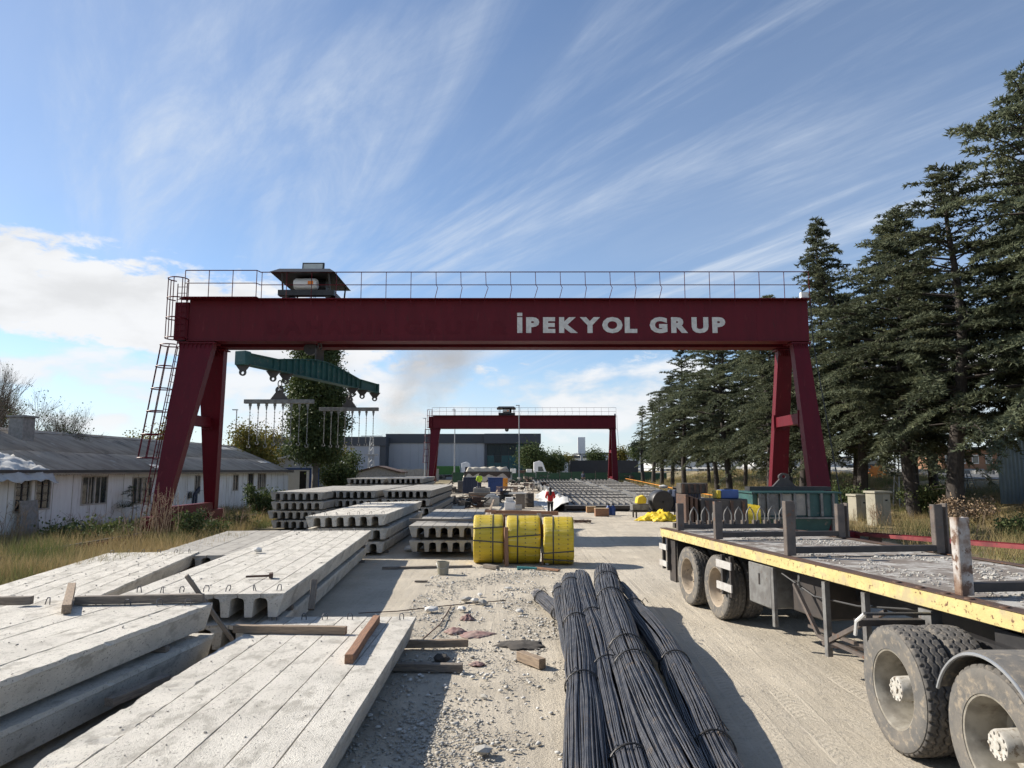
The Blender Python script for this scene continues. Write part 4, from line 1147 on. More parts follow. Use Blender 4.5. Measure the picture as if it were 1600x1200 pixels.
# dust and rubble on the deck
def world_tr(x, y, z):
    return Matrix.Translation((3.08, 15.0, 0)) @ Matrix.Rotation(TRZ, 4, 'Z') @ Vector((x, y, z))
rb = MB(); r3 = random.Random(21)
for i in range(5200):
    y = r3.uniform(-11.8, -.5); x = .35 + 2.0 * r3.random() ** .8
    if fbm(x * 1.2, y * .8, 4, 3) < -.08: continue
    rock(rb, world_tr(x, y, DZ + .005), r3.uniform(.006, .02) * (1 if r3.random() < .93 else 2.2), r3)
o = rb.build('deck_rubble', 'stone'); tag(o, 'crushed stone rubble strewn over the trailer deck', 'rubble', kind='stuff')
# U-shaped stake racks standing on the deck
def rack(label, y, h, arches=False, pale=False, h2=None):
    t = thing('stake_rack', label, 'rack', world_tr(0, y, DZ + .023), TRZ, 'U-shaped stake racks on the trailer deck')
    x0, x1 = .16, W_ - .12
    m1 = 'stake_pale' if pale else 'stake'
    def c_post(x, hh, nm, mt):
        mb = MB(); mb.bx(x - .075, x + .055, -.05, -.04, 0, hh); mb.bx(x - .075, x - .065, -.04, .05, 0, hh); mb.bx(x + .045, x + .055, -.04, .05, 0, hh)
        mb.build(nm, mt, t, bevel=.004)
    c_post(x0, h, 'stake_post', m1); c_post(x1 - .03, h2 or h * .92, 'stake_post', 'stake')
    MB().bx(x1 + .07, x1 + .1, -.06, .05, 0, (h2 or h) * .94).build('stake_post', 'stake', t, bevel=.004)
    mb = MB(); mb.bx(x0 + .056, x1 - .106, -.05, .05, .03, .115); mb.build('cross_bar', 'dark_steel', t, bevel=.004)
    if arches:
        for k in range(9):
            xx = x0 + .28 + k * .235
            MB().tube([(xx - .075, 0, .10), (xx - .08, 0, .30), (xx - .055, 0, .37), (xx, 0, .45), (xx + .055, 0, .37), (xx + .08, 0, .30), (xx + .075, 0, .10)], .013, 6).build('arch_hook', 'grey_steel', t, smooth=60)
            MB().bx(xx - .10, xx - .055, -.045, .045, .116, .19).build('hook_base', 'stake', t)
            MB().bx(xx + .055, xx + .10, -.045, .045, .116, .19).build('hook_base', 'stake', t)
    return t
rack('stake rack with a row of arched hooks at the trailer rear', -.75, .53, arches=True)
rack('plain stake rack second from the trailer rear', -2.55, .64)
rack('tall plain stake rack in the middle of the trailer', -4.95, .75)
rack('stake rack with paint-worn pale post nearest the camera', -8.15, .73, pale=True)
mb = MB(); mb.prism([(0, 0), (.42, 0), (.42, .02), (.02, .02), (.02, .14), (0, .14)], 0, .9, 'Y'); 
o = mb.build('steel_channel', 'grey_steel'); o.location = world_tr(.95, -8.75, DZ + .03); o.rotation_euler = (0, R(-6), TRZ + R(-62)); tag(o, 'grey steel channel lying on the deck at the right picture edge', 'steel channel')
timber('long dark beam lying across the trailer tail', world_tr(.2, -.25, DZ + .08), world_tr(.9, -.2, DZ + .08), .1, .1, 'debris_dark')

# ------------------------------------------------------------------ tractor unit under the trailer front
tk = thing('tractor_truck', 'dusty tractor truck tail with twin rear axles under the trailer', 'truck', (3.43, 6.68, 0), R(.8))
wheel(tk, (.155, 0, .545), RIMD, HUBF, dual=True, s=1.03); wheel(tk, (.155, -1.32, .545), RIMD, HUBF, dual=True, s=1.03)
wheel(tk, (2.35, 0, .545), RIMD, HUBF, flip=True, dual=True, s=1.03); wheel(tk, (2.35, -1.32, .545), RIMD, HUBF, flip=True, dual=True, s=1.03)
for y in (0, -1.32): MB().cyl((.3, y, .545), (2.2, y, .545), .12, n=14).build('axle', 'black_paint', tk)
for x in (.85, 1.65): MB().bx(x - .05, x + .05, -5.5, .75, .72, .98).build('chassis_beam', 'black_paint', tk)
MB().bx(.9, 1.6, -1.1, -.1, .98, 1.10).build('fifth_wheel', 'black_paint', tk)
def fender(y, a0, a1, r0, nm):
    mb = MB(); n = 22; vs = []; 
    for i in range(n + 1):
        t = R(a0 + (a1 - a0) * i / n)
        for (x, r) in ((-.03, r0 - .035), (-.03, r0), (0, r0 + .012), (.66, r0 + .012), (.66, r0), (0.0, r0)):
            vs.append((x, y + r * math.cos(t), .545 + r * math.sin(t)))
    fs = []
    for i in range(n):
        for q in range(5): fs.append((i * 6 + q, i * 6 + q + 1, i * 6 + 7 + q, i * 6 + 6 + q))
        fs.append((i * 6 + 5, i * 6, i * 6 + 6, i * 6 + 11))
    fs += [tuple(range(6)), tuple(n * 6 + 5 - q for q in range(6))]
    return mb.add(vs, fs).build(nm, 'rubber', tk, smooth=40)
fd = fender(-1.32, 22, 178, .63, 'mudguard')
mb = MB(); mb.tube([(-.035, -1.32 + .612 * math.cos(R(a)), .545 + .612 * math.sin(R(a))) for a in range(22, 180, 6)], .014, 6); mb.build('mudguard_lip', 'galv', fd, smooth=60)
MB().bx(-.02, .64, .52, .62, .98, 1.04).build('rear_crossbar', 'dark_steel', tk)
MB().tube([(.0, .42, 1.12), (-.02, .56, 1.02), (-.01, .62, .88)], .02, 6).build('mudguard_bracket', 'white_paint', tk)
MB().bx(-.02, .62, .36, .42, 1.115, 1.135).build('mudguard_bar', 'black_paint', tk)

# ------------------------------------------------------------------ long white shed on the left
SP0 = Vector((-19.2, 22, 0)); SANG = math.atan2(34, 1.7)
sh = thing('barrack_shed', 'long low white panel shed with grey corrugated roof on the left', 'shed', (SP0.x, SP0.y, gz(-19, 30)), SANG)
# local x along the wall (0..34), local +y away from the yard
SL, SWD, EZ, RZ = 34.0, 9.0, 2.62, 4.42
wins = [(5.3, 6.15, 1.0, 2.3), (6.4, 7.3, 1.05, 2.32), (9.2, 11.05, 1.1, 2.38), (13.0, 14.75, .95, 2.3), (19.2, 19.85, 1.25, 2.36), (24.2, 25.0, 1.3, 2.36), (28.1, 29.6, 1.2, 2.42)]
door = (26.5, 27.35, .35, 2.4)
def wall_panels():
    ops = wins + [door]
    x = -6.0
    edges = []
    while x < SL - .1:
        x1 = min(SL, x + 1.22); edges.append((x, x1)); x = x1
    for (a, b) in edges:
        mb = MB(); cuts = [o for o in ops if o[0] < b - .01 and o[1] > a + .01]
        segs = []; cur = a
        for o in sorted(cuts):
            if o[0] > cur: segs.append((cur, o[0], 0, EZ))
            segs.append((max(cur, o[0]), min(b, o[1]), 0, o[2])); segs.append((max(cur, o[0]), min(b, o[1]), o[3], EZ)); cur = min(b, o[1])
        if cur < b: segs.append((cur, b, 0, EZ))
        for (p, q, z0, z1) in segs:
            if q - p > .005: mb.bx(p + .006, q - .006, 0, .06, z0, z1)
        mb.build('wall_panel', 'shed_wall', sh)
        MB().bx(a - .012, a + .012, -.012, -.001, 0, EZ).build('cover_strip', 'shed_frame', sh)
wall_panels()
MB().bx(-6, SL, .09, .11, 0, EZ).build('wall_backing', 'void', sh)
MB().bx(-6, SL, SWD, SWD + .06, 0, EZ).build('rear_wall', 'shed_wall', sh)
for i, (a, b, z0, z1) in enumerate(wins):
    f = MB(); f.bx(a, b, -.03, .05, z0, z0 + .06); f.bx(a, b, -.03, .05, z1 - .06, z1); f.bx(a, a + .06, -.03, .05, z0 + .06, z1 - .06); f.bx(b - .06, b, -.03, .05, z0 + .06, z1 - .06)
    n = 2 if b - a > 1.2 else 1
    if n == 2: f.bx((a + b) / 2 - .05, (a + b) / 2 + .05, -.03, .05, z0 + .06, z1 - .06)
    w = f.build('window', 'shed_frame', sh)
    for k in range(n):
        xa = a + .06 + (b - a - .12) * k / n; xb = xa + (b - a - .12) / n
        MB().bx(xa, xb, .03, .04, z0 + .06, z1 - .06).build('pane', 'glass_dark', w)
        g = MB(); xm = (xa + xb) / 2
        g.bx(xm - .025, xm + .025, .0, .028, z0 + .06, z1 - .06)
        if i in (0, 1):
            for zz in (z0 + .35, z0 + .65, z0 + .95): g.bx(xa, xm - .026, .0, .025, zz, zz + .02); g.bx(xm + .026, xb, .0, .025, zz, zz + .02)
        g.build('mullion', 'shed_frame' if i not in (0, 1) else 'dark_steel', w)
        if i in (2, 3): MB().bx(xa + (.0 if k == 0 else (xb - xa) * .55), xa + (xb - xa) * (.4 if k == 0 else 1), .041, .045, z0 + .08, z1 - .08).build('curtain', 'curtain', w)
d = MB().bx(door[0], door[1], .03, .06, door[2], door[3]).build('door', 'void', sh)
MB().bx(door[0] - .06, door[0], -.03, .05, door[2], door[3] + .06).build('door_frame', 'shed_frame', sh); MB().bx(door[1], door[1] + .06, -.03, .05, door[2], door[3] + .06).build('door_frame', 'shed_frame', sh)
# gables
for x in (-6.03, SL + .002):
    MB().prism([(.0, 0), (SWD, 0), (SWD, EZ), (SWD / 2, RZ - .08), (0, EZ)], x, x + .06, 'X').build('gable', 'shed_wall', sh)
MB().bx(-6, SL, -.46, -.42, EZ - .10, EZ + .02).build('fascia', 'dark_steel', sh)
# corrugated sheets: real waves
def corr_sheet(w, l, pitch=.177, amp=.028):
    n = int(w / pitch * 8); V = []; Fc = []
    for j in range(2):
        for i in range(n + 1):
            x = w * i / n; V.append((x, l * j, amp * math.sin(2 * math.pi * x / pitch)))
    for i in range(n): Fc.append((i, i + 1, n + 1 + i + 1, n + 1 + i))
    m = len(V); V += [(x, y, z - .012) for x, y, z in V]; Fc += [(a + m, d_ + m, c + m, b + m) for a, b, c, d_ in Fc]
    for i in range(n): Fc.append((i + 1, i, i + m, i + 1 + m))
    return mesh_np('sheet', V, Fc, True)
half_ = SWD / 2 + .45; sl = math.hypot(half_, (RZ - EZ) * half_ / (SWD / 2)); pa = math.atan2(RZ - EZ, SWD / 2)
CS = corr_sheet(1.062, sl / 2 + .12); CS.materials.append(M['roof_sheet'])
rf = bpy.data.objects.new('roof', None); link(rf, sh); rf.empty_display_size = .2
ez = EZ - .45 * math.tan(pa) + .02
for side in (0, 1):
    for i in range(38):
        for j in range(2):
            o = mobj('roof_sheet', CS, None, rf)
            u = -6.2 + i * 1.062; dd = j * (sl / 2 - .02); dz = .022 * j + .004 * (i % 2)
            if side == 0:
                o.location = (u, -.45 + dd * math.cos(pa), ez + dd * math.sin(pa) + dz); o.rotation_euler = (pa + R(random.uniform(-.25, .25)), 0, 0)
            else:
                o.location = (u + 1.062, SWD + .45 - dd * math.cos(pa), ez + dd * math.sin(pa) + dz); o.rotation_euler = (pa, 0, R(180))
MB().prism([(SWD / 2 - .22, RZ - .0), (SWD / 2, RZ + .14), (SWD / 2 + .22, RZ - .0), (SWD / 2, RZ + .06)], -6.2, SL + .2, 'X').build('ridge_cap', 'roof_sheet', sh)
ch = MB().bx(9.6, 10.35, 3.15, 3.85, 3.6, 5.0).build('chimney', 'brick_grey', sh, bevel=.02)
MB().bx(9.52, 10.43, 3.07, 3.93, 5.0, 5.08).build('chimney_cap', 'brick_grey', ch)
for (u0, u1, y0, y1, nm) in ((28.5, 33.9, 3.7, 4.4, 'roof_patch'), (31.5, 33.6, 1.2, 1.6, 'roof_patch'), (15.2, 16.0, .1, .6, 'roof_patch')):
    mb = MB(); n = 8; vs = []
    for i in range(n + 1):
        for j in range(3):
            u = u0 + (u1 - u0) * i / n; y = y0 + (y1 - y0) * j / 2; vs.append((u, y, EZ + y * math.tan(pa) + .075 + .02 * math.sin(i * 1.7 + j)))
    mb.add(vs, [(i * 3 + j, i * 3 + j + 1, i * 3 + j + 4, i * 3 + j + 3) for i in range(n) for j in range(2)]); mb.build(nm, 'tarp_white', sh)
def sheet_cloth(name, mat, label, cat, fn, nu, nv, loc=(0, 0, 0), rz=0):
    V = [fn(i / nu, j / nv) for j in range(nv + 1) for i in range(nu + 1)]
    Fc = [(j * (nu + 1) + i, j * (nu + 1) + i + 1, (j + 1) * (nu + 1) + i + 1, (j + 1) * (nu + 1) + i) for j in range(nv) for i in range(nu)]
    o = mobj(name, mesh_np(name, V, Fc, True), mat); o.location = loc; o.rotation_euler = (0, 0, rz)
    s = o.modifiers.new('thick', 'SOLIDIFY'); s.thickness = .012
    return tag(o, label, cat)
def tarp_eave(u, v):
    x = -2 + 8.7 * u; y = -.75 + 2.0 * v
    z = EZ + max(y, -.45) * math.tan(pa) + .12 + .16 * fbm(x * 1.6, y * 2.5, 2, 3) + .05 * abs(fbm(x * 4, y * 5, 1, 2)) - (.35 * ss((.22 - v) / .22))
    return (x, y, z)
sheet_cloth('tarpaulin', 'tarp_white', 'white tarpaulin bunched on the shed eave at the left', 'tarpaulin', tarp_eave, 60, 18, (SP0.x, SP0.y, gz(-19, 30) + .02), SANG)
def on_wall(u, out, z): 
    return Vector((SP0.x, SP0.y, gz(-19, 30))) + Vector((math.cos(SANG) * u + math.sin(SANG) * out, math.sin(SANG) * u - math.cos(SANG) * out, z))
# board leaning at the window, clothes hung out, chair
bd = MB().box((0, 0, .65), (.95, .05, 1.35), m=Matrix.Rotation(R(-7), 3, 'X')).build('leaning_board', 'brick_grey'); bd.location = on_wall(5.75, .35, .15); bd.rotation_euler = (0, 0, SANG); tag(bd, 'blotchy grey board leaning on the shed wall below a window', 'board')
cl = thing('hung_clothes', 'dark trousers and cloth hung on the shed wall by a window', 'clothes', on_wall(18.8, .08, .55), SANG)
mb = MB(); mb.prism([(.15, .0), (.28, 0), (.33, .62), (.58, .75), (.9, .86), (.9, 1.15), (.6, 1.0), (.30, .82), (.2, .6)], -.03, .03, 'Y'); mb.build('trousers', 'navy', cl)
mb = MB(); mb.prism([(.38, .02), (.5, .03), (.58, .75), (.42, .72)], -.05, .0, 'Y'); mb.build('trouser_leg', 'navy', cl)
mb = MB(); mb.bx(-.35, -.02, -.03, .02, .5, .85); mb.build('cloth', 'black_paint', cl)
mb = MB(); mb.tube([(-.6, 0, .88), (1.6, 0, .92)], .006, 4); mb.build('clothes_line', 'wire', cl)
cr_ = thing('garden_chair', 'pale plastic garden chair on the grass beside the shed', 'chair', on_wall(25.2, 1.0, .12), SANG + .6)
MB().bx(-.24, .24, -.24, .24, .42, .46).build('seat', 'white_paint', cr_)
for x in (-.22, .22):
    for y in (-.22, .22): MB().bar((x, y, 0), (x * .95, y * .95, .42), .035, .035).build('leg', 'white_paint', cr_)
for x in (-.2, -.07, .07, .2): MB().bar((x, .22, .46), (x, .34, .95), .05, .02).build('back_slat', 'white_paint', cr_)
MB().bar((-.25, .34, .95), (.25, .34, .95), .04, .05).build('back_rail', 'white_paint', cr_)

# cabins beyond the shed
def cabin(label, c, dx, dy, h, mat='bld_white', trim='blue_paint', door_=True, rz=0):
    t = thing('site_cabin', label, 'cabin', (c[0], c[1], gz(c[0], c[1])), rz)
    MB().bx(-dx / 2, dx / 2, -dy / 2, dy / 2, .1, h).build('body', mat, t)
    for (x, y) in ((-1, -1), (1, -1), (-1, 1), (1, 1)): MB().bx(x * dx / 2 - .07, x * dx / 2 + .07, y * dy / 2 - .07, y * dy / 2 + .07, 0, h + .05).build('corner_post', trim, t)
    for y in (-1, 1): MB().bx(-dx / 2 + .07, dx / 2 - .07, y * dy / 2 - .06, y * dy / 2 + .06, h - .1, h + .06).build('top_rail', trim, t)
    MB().bx(-dx / 2, dx / 2, -dy / 2 + .06, dy / 2 - .06, h + .001, h + .1).build('roof', 'bld_white', t)
    if door_:
        MB().bx(dx / 2 - .9, dx / 2 - .35, -dy / 2 - .03, -dy / 2 - .002, .15, h - .2).build('door', 'void', t)
        MB().bx(dx / 2 - .33, dx / 2 - .12, -dy / 2 - .03, -dy / 2 - .002, .15, h - .2).build('door_frame', 'white_clean', t)
    return t
cabin('pale site cabin with blue frame beyond the shed', (D(447, 750, 60).x, 61.5), 3.9, 2.4, 2.5)
def hall(label, c, dx, dy, h, rise, wall, roof, gable_y=True, rz=0, name='warehouse'):
    t = thing(name, label, 'building', (c[0], c[1], gz(c[0], c[1])), rz)
    MB().bx(-dx / 2, dx / 2, -dy / 2, dy / 2, -.3, h).build('wall', wall, t)
    MB().prism([(-dx / 2 - .3, h + .001), (0, h + rise), (dx / 2 + .3, h + .001), (dx / 2 + .3, h + .13), (0, h + rise + .15), (-dx / 2 - .3, h + .13)], -dy / 2 - .3, dy / 2 + .3, 'Y').build('roof', roof, t)
    MB().prism([(-dx / 2, h + .002), (dx / 2, h + .002), (0, h + rise - .01)], -dy / 2 + .01, dy / 2 - .01, 'Y').build('gable', wall, t)
    return t
hall('small pale grey shed with shallow roof behind the tall poplar', (D(470, 740, 72).x, 74), 8, 8, 2.7, .9, 'bld_grey', 'bld_white')
hall('low brown roofed hut behind the far slab stacks', (D(591, 740, 85).x, 87), 5.0, 5, 1.7, .7, 'brick_grey', 'rust_steel', name='hut')
hall('long low building with dark roof behind the white shed', (-62, 92), 46, 14, 5.2, 1.6, 'bld_grey', 'bld_dark')
t = thing('concrete_wall', 'plain pale concrete yard wall in front of the factory', 'wall', (D(648, 740, 125).x, 125, .55)); 
for k in range(6): MB().bx(-4.2 + k * 1.4 + .02, -2.8 + k * 1.4 - .02, 0, .2, 0, 2.1 + .12 * (k % 2)).build('wall_panel', 'concrete_old_shaded', t)
# factory
def factory():
    t = thing('factory_building', 'grey factory hall with dark roof band and glazed corner behind the yard', 'building', (0, 150, .6))
    x0, x1, xg = -26.6, 5.8, -5.8
    zt = 9.55; zb2 = 7.6
    for k in range(12):
        a = x0 + (xg - x0) * k / 12; b = x0 + (xg - x0) * (k + 1) / 12
        MB().bx(a + .01, b - .01, 0, .3, -.5, zb2).build('wall_panel', 'bld_grey', t)
    MB().bx(x0 + .05, x1 - .4, .31, 40, -.5, zb2 - .02).build('hall_body', 'bld_grey', t)
    MB().bx(x0, xg, -.25, 40, zb2, zt).build('roof_band', 'bld_dark', t); MB().bx(xg, x1 + .25, -1.2, 40, zb2 - .1, zt + .01).build('roof_band', 'bld_dark', t)
    MB().bx(xg + .05, xg + .5, -.2, .25, -.5, zb2 - .11).build('corner_column', 'bld_dark', t); MB().bx(x1 - .4, x1 - .1, -.2, .25, -.5, zb2 - .11).build('corner_column', 'bld_dark', t)
    f = MB().bx(xg + .5, x1 - .4, .1, .30, -.5, zb2 - .1).build('curtain_wall', 'bld_dark', t)
    rr = random.Random(4); n = 7
    for r_, (z0, z1) in enumerate(((.2, 2.0), (2.05, 3.5), (3.55, 5.0), (5.05, 7.4))):
        for k in range(n):
            a = xg + .55 + (x1 - xg - 1.0) * k / n; b = a + (x1 - xg - 1.0) / n
            MB().bx(a + .04, b - .04, .04, .099, z0, z1).build('pane', 'bld_glass' if rr.random() < (.85 if r_ in (1, 2) else .35) else 'bld_glass_dark', f)
    MB().cyl((-16.5, -.6, -.5), (-16.5, -.6, 10.6), .35, n=14).build('flue_pipe', 'bld_dark', t, smooth=40)
    MB().cyl((-17.4, -.5, -.5), (-17.4, -.5, 7.4), .22, n=12).build('flue_pipe', 'concrete_old_shaded', t, smooth=40)
    return t
factory()
t = thing('warehouse', 'lower grey warehouse with dark roof band behind the poplar', 'building', (0, 146, .6))
for k in range(10): MB().bx(-49.6 + 2.25 * k + .01, -49.6 + 2.25 * (k + 1) - .01, 0, .3, -.5, 6.9).build('wall_panel', 'bld_grey', t)
MB().bx(-49.5, -27.0, .31, 30, -.5, 6.85).build('hall_body', 'bld_grey', t); MB().bx(-49.9, -25.8, -.2, 30, 6.9, 8.75).build('roof_band', 'bld_dark', t); MB().bx(-27.0, -25.9, .1, 29.9, -.5, 6.88).build('side_wall', 'bld_dark', t)
# white factories far right
for (px0, px1, yt, Yd, lab, roofm) in ((845, 925, 712, 260, 'distant white factory hall left of the far crane leg', 'bld_dark'), (905, 1065, 707, 290, 'distant long white factory hall behind the far crane leg', 'bld_dark'), (1030, 1180, 716, 230, 'distant white hall behind the first cedar trunks', 'bld_grey')):
    a, b = D(px0, yt, Yd), D(px1, yt, Yd)
    t = thing('distant_factory', lab, 'building', (a.x, Yd, gz(20, 200)))
    h = a.z - gz(20, 200); w = b.x - a.x; n = max(3, int(w / 8))
    for k in range(n): MB().bx(w * k / n + .03, w * (k + 1) / n - .03, 0, .4, -.5, h - .8).build('wall_panel', 'bld_white', t)
    MB().bx(0, w, .41, 30, -.5, h - .82).build('body', 'bld_white', t); MB().bx(-.3, w + .3, -.4, 30, h - .79, h).build('roof', roofm, t)
    for k in range(n): MB().bx(w * (k + .2) / n, w * (k + .8) / n, -.05, -.002, h * .25, h * .42).build('window', 'glass_dark', t)
# far right houses seen through the trunks
for (px0, px1, yt, Yd, lab, m_) in ((1180, 1330, 716, 140, 'long pale building seen between cedar trunks across the road', 'bld_white'), (1470, 1575, 702, 95, 'reddish low building with a pale window behind the cedars', 'wood_red'), (1600, 1720, 690, 110, 'grey low building at the right edge behind the cedars', 'bld_grey')):
    a, b = D(px0, yt, Yd), D(px1, yt, Yd); z0 = gz(a.x, Yd)
    t = thing('roadside_building', lab, 'building', (a.x, Yd, z0)); w = b.x - a.x; h = a.z - z0
    MB().bx(0, w, 0, 8, -.3, h).build('wall', m_, t); MB().bx(-.4, w + .4, -.4, 8.4, h + .001, h + .3).build('roof', 'bld_dark', t)
    for k in range(5):
        f = MB().bx(w * (k + .25) / 5, w * (k + .75) / 5, -.05, -.002, h * .35, h * .75).build('window', 'white_paint', t)
        MB().bx(w * (k + .3) / 5, w * (k + .7) / 5, -.07, -.051, h * .39, h * .71).build('pane', 'glass_dark', f)
# light blue corrugated sheet fence at right edge
t = thing('sheet_fence', 'light blue corrugated metal sheet fence at the right edge', 'fence', (D(1562, 760, 36).x, 36, gz(28, 36) - .3), R(0))
cs = corr_sheet(1.0, 3.2, .2, .02); cs.materials.append(M['blue_sheet'])
for k in range(4):
    o = mobj('sheet', cs, None, t, (k * 1.0, 0, 0)); o.rotation_euler = (R(90), 0, 0)
# lamp posts
def lamp(px, ytop, Yd, label):
    p = D(px, ytop, Yd); z0 = gz(p.x, Yd)
    t = thing('lamp_post', label, 'lamp post', (p.x, Yd, z0)); h = p.z - z0
    MB().tube([(0, 0, 0), (0, 0, h)], [.11, .055], 8).build('pole', 'galv', t, smooth=60)
    MB().bx(-.45, .1, -.12, .12, h, h + .1).build('lamp_head', 'galv', t)
lamp(665, 654, 120, 'thin lamp post left of the far crane'); lamp(711, 641, 112, 'thin grey lamp post inside the left leg of the far crane'); lamp(811, 634, 100, 'tall thin lamp post beside the middle of the far crane'); lamp(370, 641, 75, 'thin lamp post behind the white shed')
lamp(1000, 700, 150, 'lamp post standing past the right leg of the far crane')
# lattice mast
def mast(label, p, h, w):
    t = thing('lattice_mast', label, 'mast', p)
    for x, y in ((-1, -1), (1, -1), (1, 1), (-1, 1)): MB().tube([(x * w / 2, y * w / 2, 0), (x * w / 5, y * w / 5, h)], .04, 4).build('leg', 'galv', t)
    n = int(h / .7)
    for k in range(n):
        z0, z1 = h * k / n, h * (k + 1) / n; a, b = w / 2 - w * .3 * k / n, w / 2 - w * .3 * (k + 1) / n
        [MB().tube(q, .022, 4).build('brace', 'galv', t) for q in ([(-a, -a, z0), (b, -b, z1)], [(a, a, z0), (-b, b, z1)], [(-a, -a, z0), (a, -a, z0)])]
    MB().bx(-w * .9, w * .9, -w * .9, w * .9, h * .62, h * .64).build('platform', 'galv', t)
    MB().bx(-w * 1.6, w * 1.6, -.05, .05, h, h + .1).build('crossarm', 'galv', t)
p = D(581, 682, 95); mast('thin lattice mast standing in front of the warehouse', (p.x, 95, .5), p.z - .5, .9)
for (px, Yd, yt, lab) in ((1405, 42, 705, 'thin lattice pylon just left of the leaning cedar trunk'), (1508, 46, 735, 'short lattice pylon between two cedar trunks')):
    p = D(px, yt, Yd); z0 = gz(p.x, Yd); mast(lab, (p.x, Yd, z0), p.z - z0, .75)
# white pylon sign
p0, p1 = D(903, 683, 160), D(914, 709, 160)
t = thing('pylon_sign', 'tall white pylon sign on a post behind the yard', 'sign', ((p0.x + p1.x) / 2, 160, .6))
MB().bx(-.85, .85, -.25, .25, p1.z - .6, p0.z - .6).build('sign_box', 'white_clean', t, bevel=.05); MB().cyl((0, 0, 0), (0, 0, p1.z - .6), .28, n=10).build('post', 'galv', t, smooth=60)
# orange star sign by the road
p = D(1371, 737, 60); z0 = gz(p.x, 60)
t = thing('roadside_sign', 'orange starburst sign on a pale blue post by the road', 'sign', (p.x, 60, z0))
zc = D(1371, 736, 60).z - z0
n = 11; MB().prism([((.85 if i % 2 == 0 else .58) * math.cos(math.pi * i / n), zc + (.62 if i % 2 == 0 else .42) * math.sin(math.pi * i / n)) for i in range(2 * n)], -.05, .05, 'Y').build('star_panel', 'sign_orange', t)
MB().bx(-.35, .35, -.04, .04, zc - 1.0, zc - .6).build('name_panel', 'blue_paint', t); MB().bx(-.2, .2, -.05, .05, -.6, zc - 1.0).build('post', 'white_paint', t)
# cream utility cabinets
for (px0, px1, yt, yb, Yd, lab) in ((1356, 1388, 767, 805, 33, 'cream utility cabinet with a small overhanging top in the weeds'), (1328, 1349, 772, 800, 36, 'smaller cream utility cabinet half hidden behind a cedar trunk')):
    a, b = D(px0, yt, Yd), D(px1, yb, Yd); z0 = gz(a.x, Yd); t = thing('utility_cabinet', lab, 'cabinet', ((a.x + b.x) / 2, Yd, z0), R(8)); w = b.x - a.x; h = a.z - z0
    MB().bx(-w / 2 + .06, w / 2 - .06, -.35, .35, -.2, h - .1).build('body', 'cream_box', t, bevel=.01); MB().bx(-w / 2, w / 2, -.42, .42, h - .099, h).build('top', 'cream_box', t, bevel=.01)
    MB().bx(-.02, w / 2 - .1, -.365, -.352, .1, h - .2).build('door', 'cream_box', t); MB().bx(.1, .22, -.375, -.366, h - .45, h - .38).build('vent', 'void', t)
# guard rail along the highway
t = thing('guard_rail', 'grey steel guard rail along the highway behind the cedars', 'guard rail', (34.5, 20, 0))
for k in range(60):
    y = k * 4.0; MB().bx(-.05, .05, y - .06, y + .06, gz(34.5, 20 + y) - .1, gz(34.5, 20 + y) + .72).build('post', 'galv', t)
    mb = MB(); za, zb_ = gz(34.5, 20 + y), gz(34.5, 24 + y)
    mb.bar((-.08, y, za + .58), (-.08, y + 4, zb_ + .58), .05, .3); mb.build('rail', 'galv', t)
# orange railing between the moulds and the cedars
t = thing('pipe_fence', 'rusty orange pipe fence at the foot of the cedar row', 'fence', (0, 0, 0))
P0, P1 = Vector((12.6, 36, 0)), Vector((14.6, 92, 0))
for k in range(15):
    a, b = P0.lerp(P1, k / 15), P0.lerp(P1, (k + 1) / 15); za, zb_ = gz(a.x, a.y), gz(b.x, b.y)
    MB().tube([(a.x, a.y, za), (a.x, a.y, za + .95)], .035, 6).build('post', 'rust_steel', t)
    for z in (.9, .5): MB().tube([(a.x, a.y, za + z), (b.x, b.y, zb_ + z)], .03, 5).build('rail', 'orange' if z > .8 else 'rust_steel', t)

# ------------------------------------------------------------------ vehicles far off
def lorry(label, x, y, z, heading, cabm, boxm, boxl, boxh, box_kind='box'):
    t = thing('lorry', label, 'truck', (x, y, z), heading)   # faces local -x, length along +x
    c = MB(); c.prism([(0.1, .55), (2.3, .55), (2.3, 3.3), (1.3, 3.6), (.75, 3.3), (.35, 2.2), (.1, 1.6)], -1.2, 1.2, 'Y'); cb = c.build('cab', cabm, t, bevel=.05)
    for s in (-1, 1): MB().prism([(.55, 1.75), (1.55, 1.75), (1.55, 2.55), (.82, 2.55)], s * 1.201, s * 1.215, 'Y').build('side_window', 'glass_dark', cb)
    MB().add([(.3, -1.0, 1.75), (.3, 1.0, 1.75), (.62, 1.0, 2.75), (.62, -1.0, 2.75)], [(0, 1, 2, 3)]).build('windscreen', 'glass_dark', cb)
    MB().bx(.3, 3 + boxl, -.5, .5, .6, .95).build('chassis', 'black_paint', t)
    if box_kind == 'box': MB().bx(2.7, 2.7 + boxl, -1.25, 1.25, 1.05, 1.05 + boxh).build('trailer_box', boxm, t, bevel=.03)
    else:
        MB().bx(2.5, 2.5 + boxl, -1.2, 1.2, 1.0, 1.2).build('flat_bed', boxm, t)
        for k, (a, b, h) in enumerate(((2.6, 3.6, .9), (3.8, 5.2, .7), (5.4, 6.4, 1.0))): MB().bx(a, b, -1, 1, 1.21, 1.21 + h).build('load', ('bld_white', 'rust_steel', 'white_paint')[k], t, bevel=.05)
    for x_ in (1.0, 2.9 + boxl * .62, 2.9 + boxl * .75, 2.9 + boxl * .88):
        for s in (-1, 1): MB().lathe([(s * 1.18 - .14, .1), (s * 1.18 - .14, .5), (s * 1.18 + .0, .5), (s * 1.18 + .0, .1)], 20, 'Y', (x_, 0, .5)).build('wheel', 'rubber', t, smooth=40)
    return t
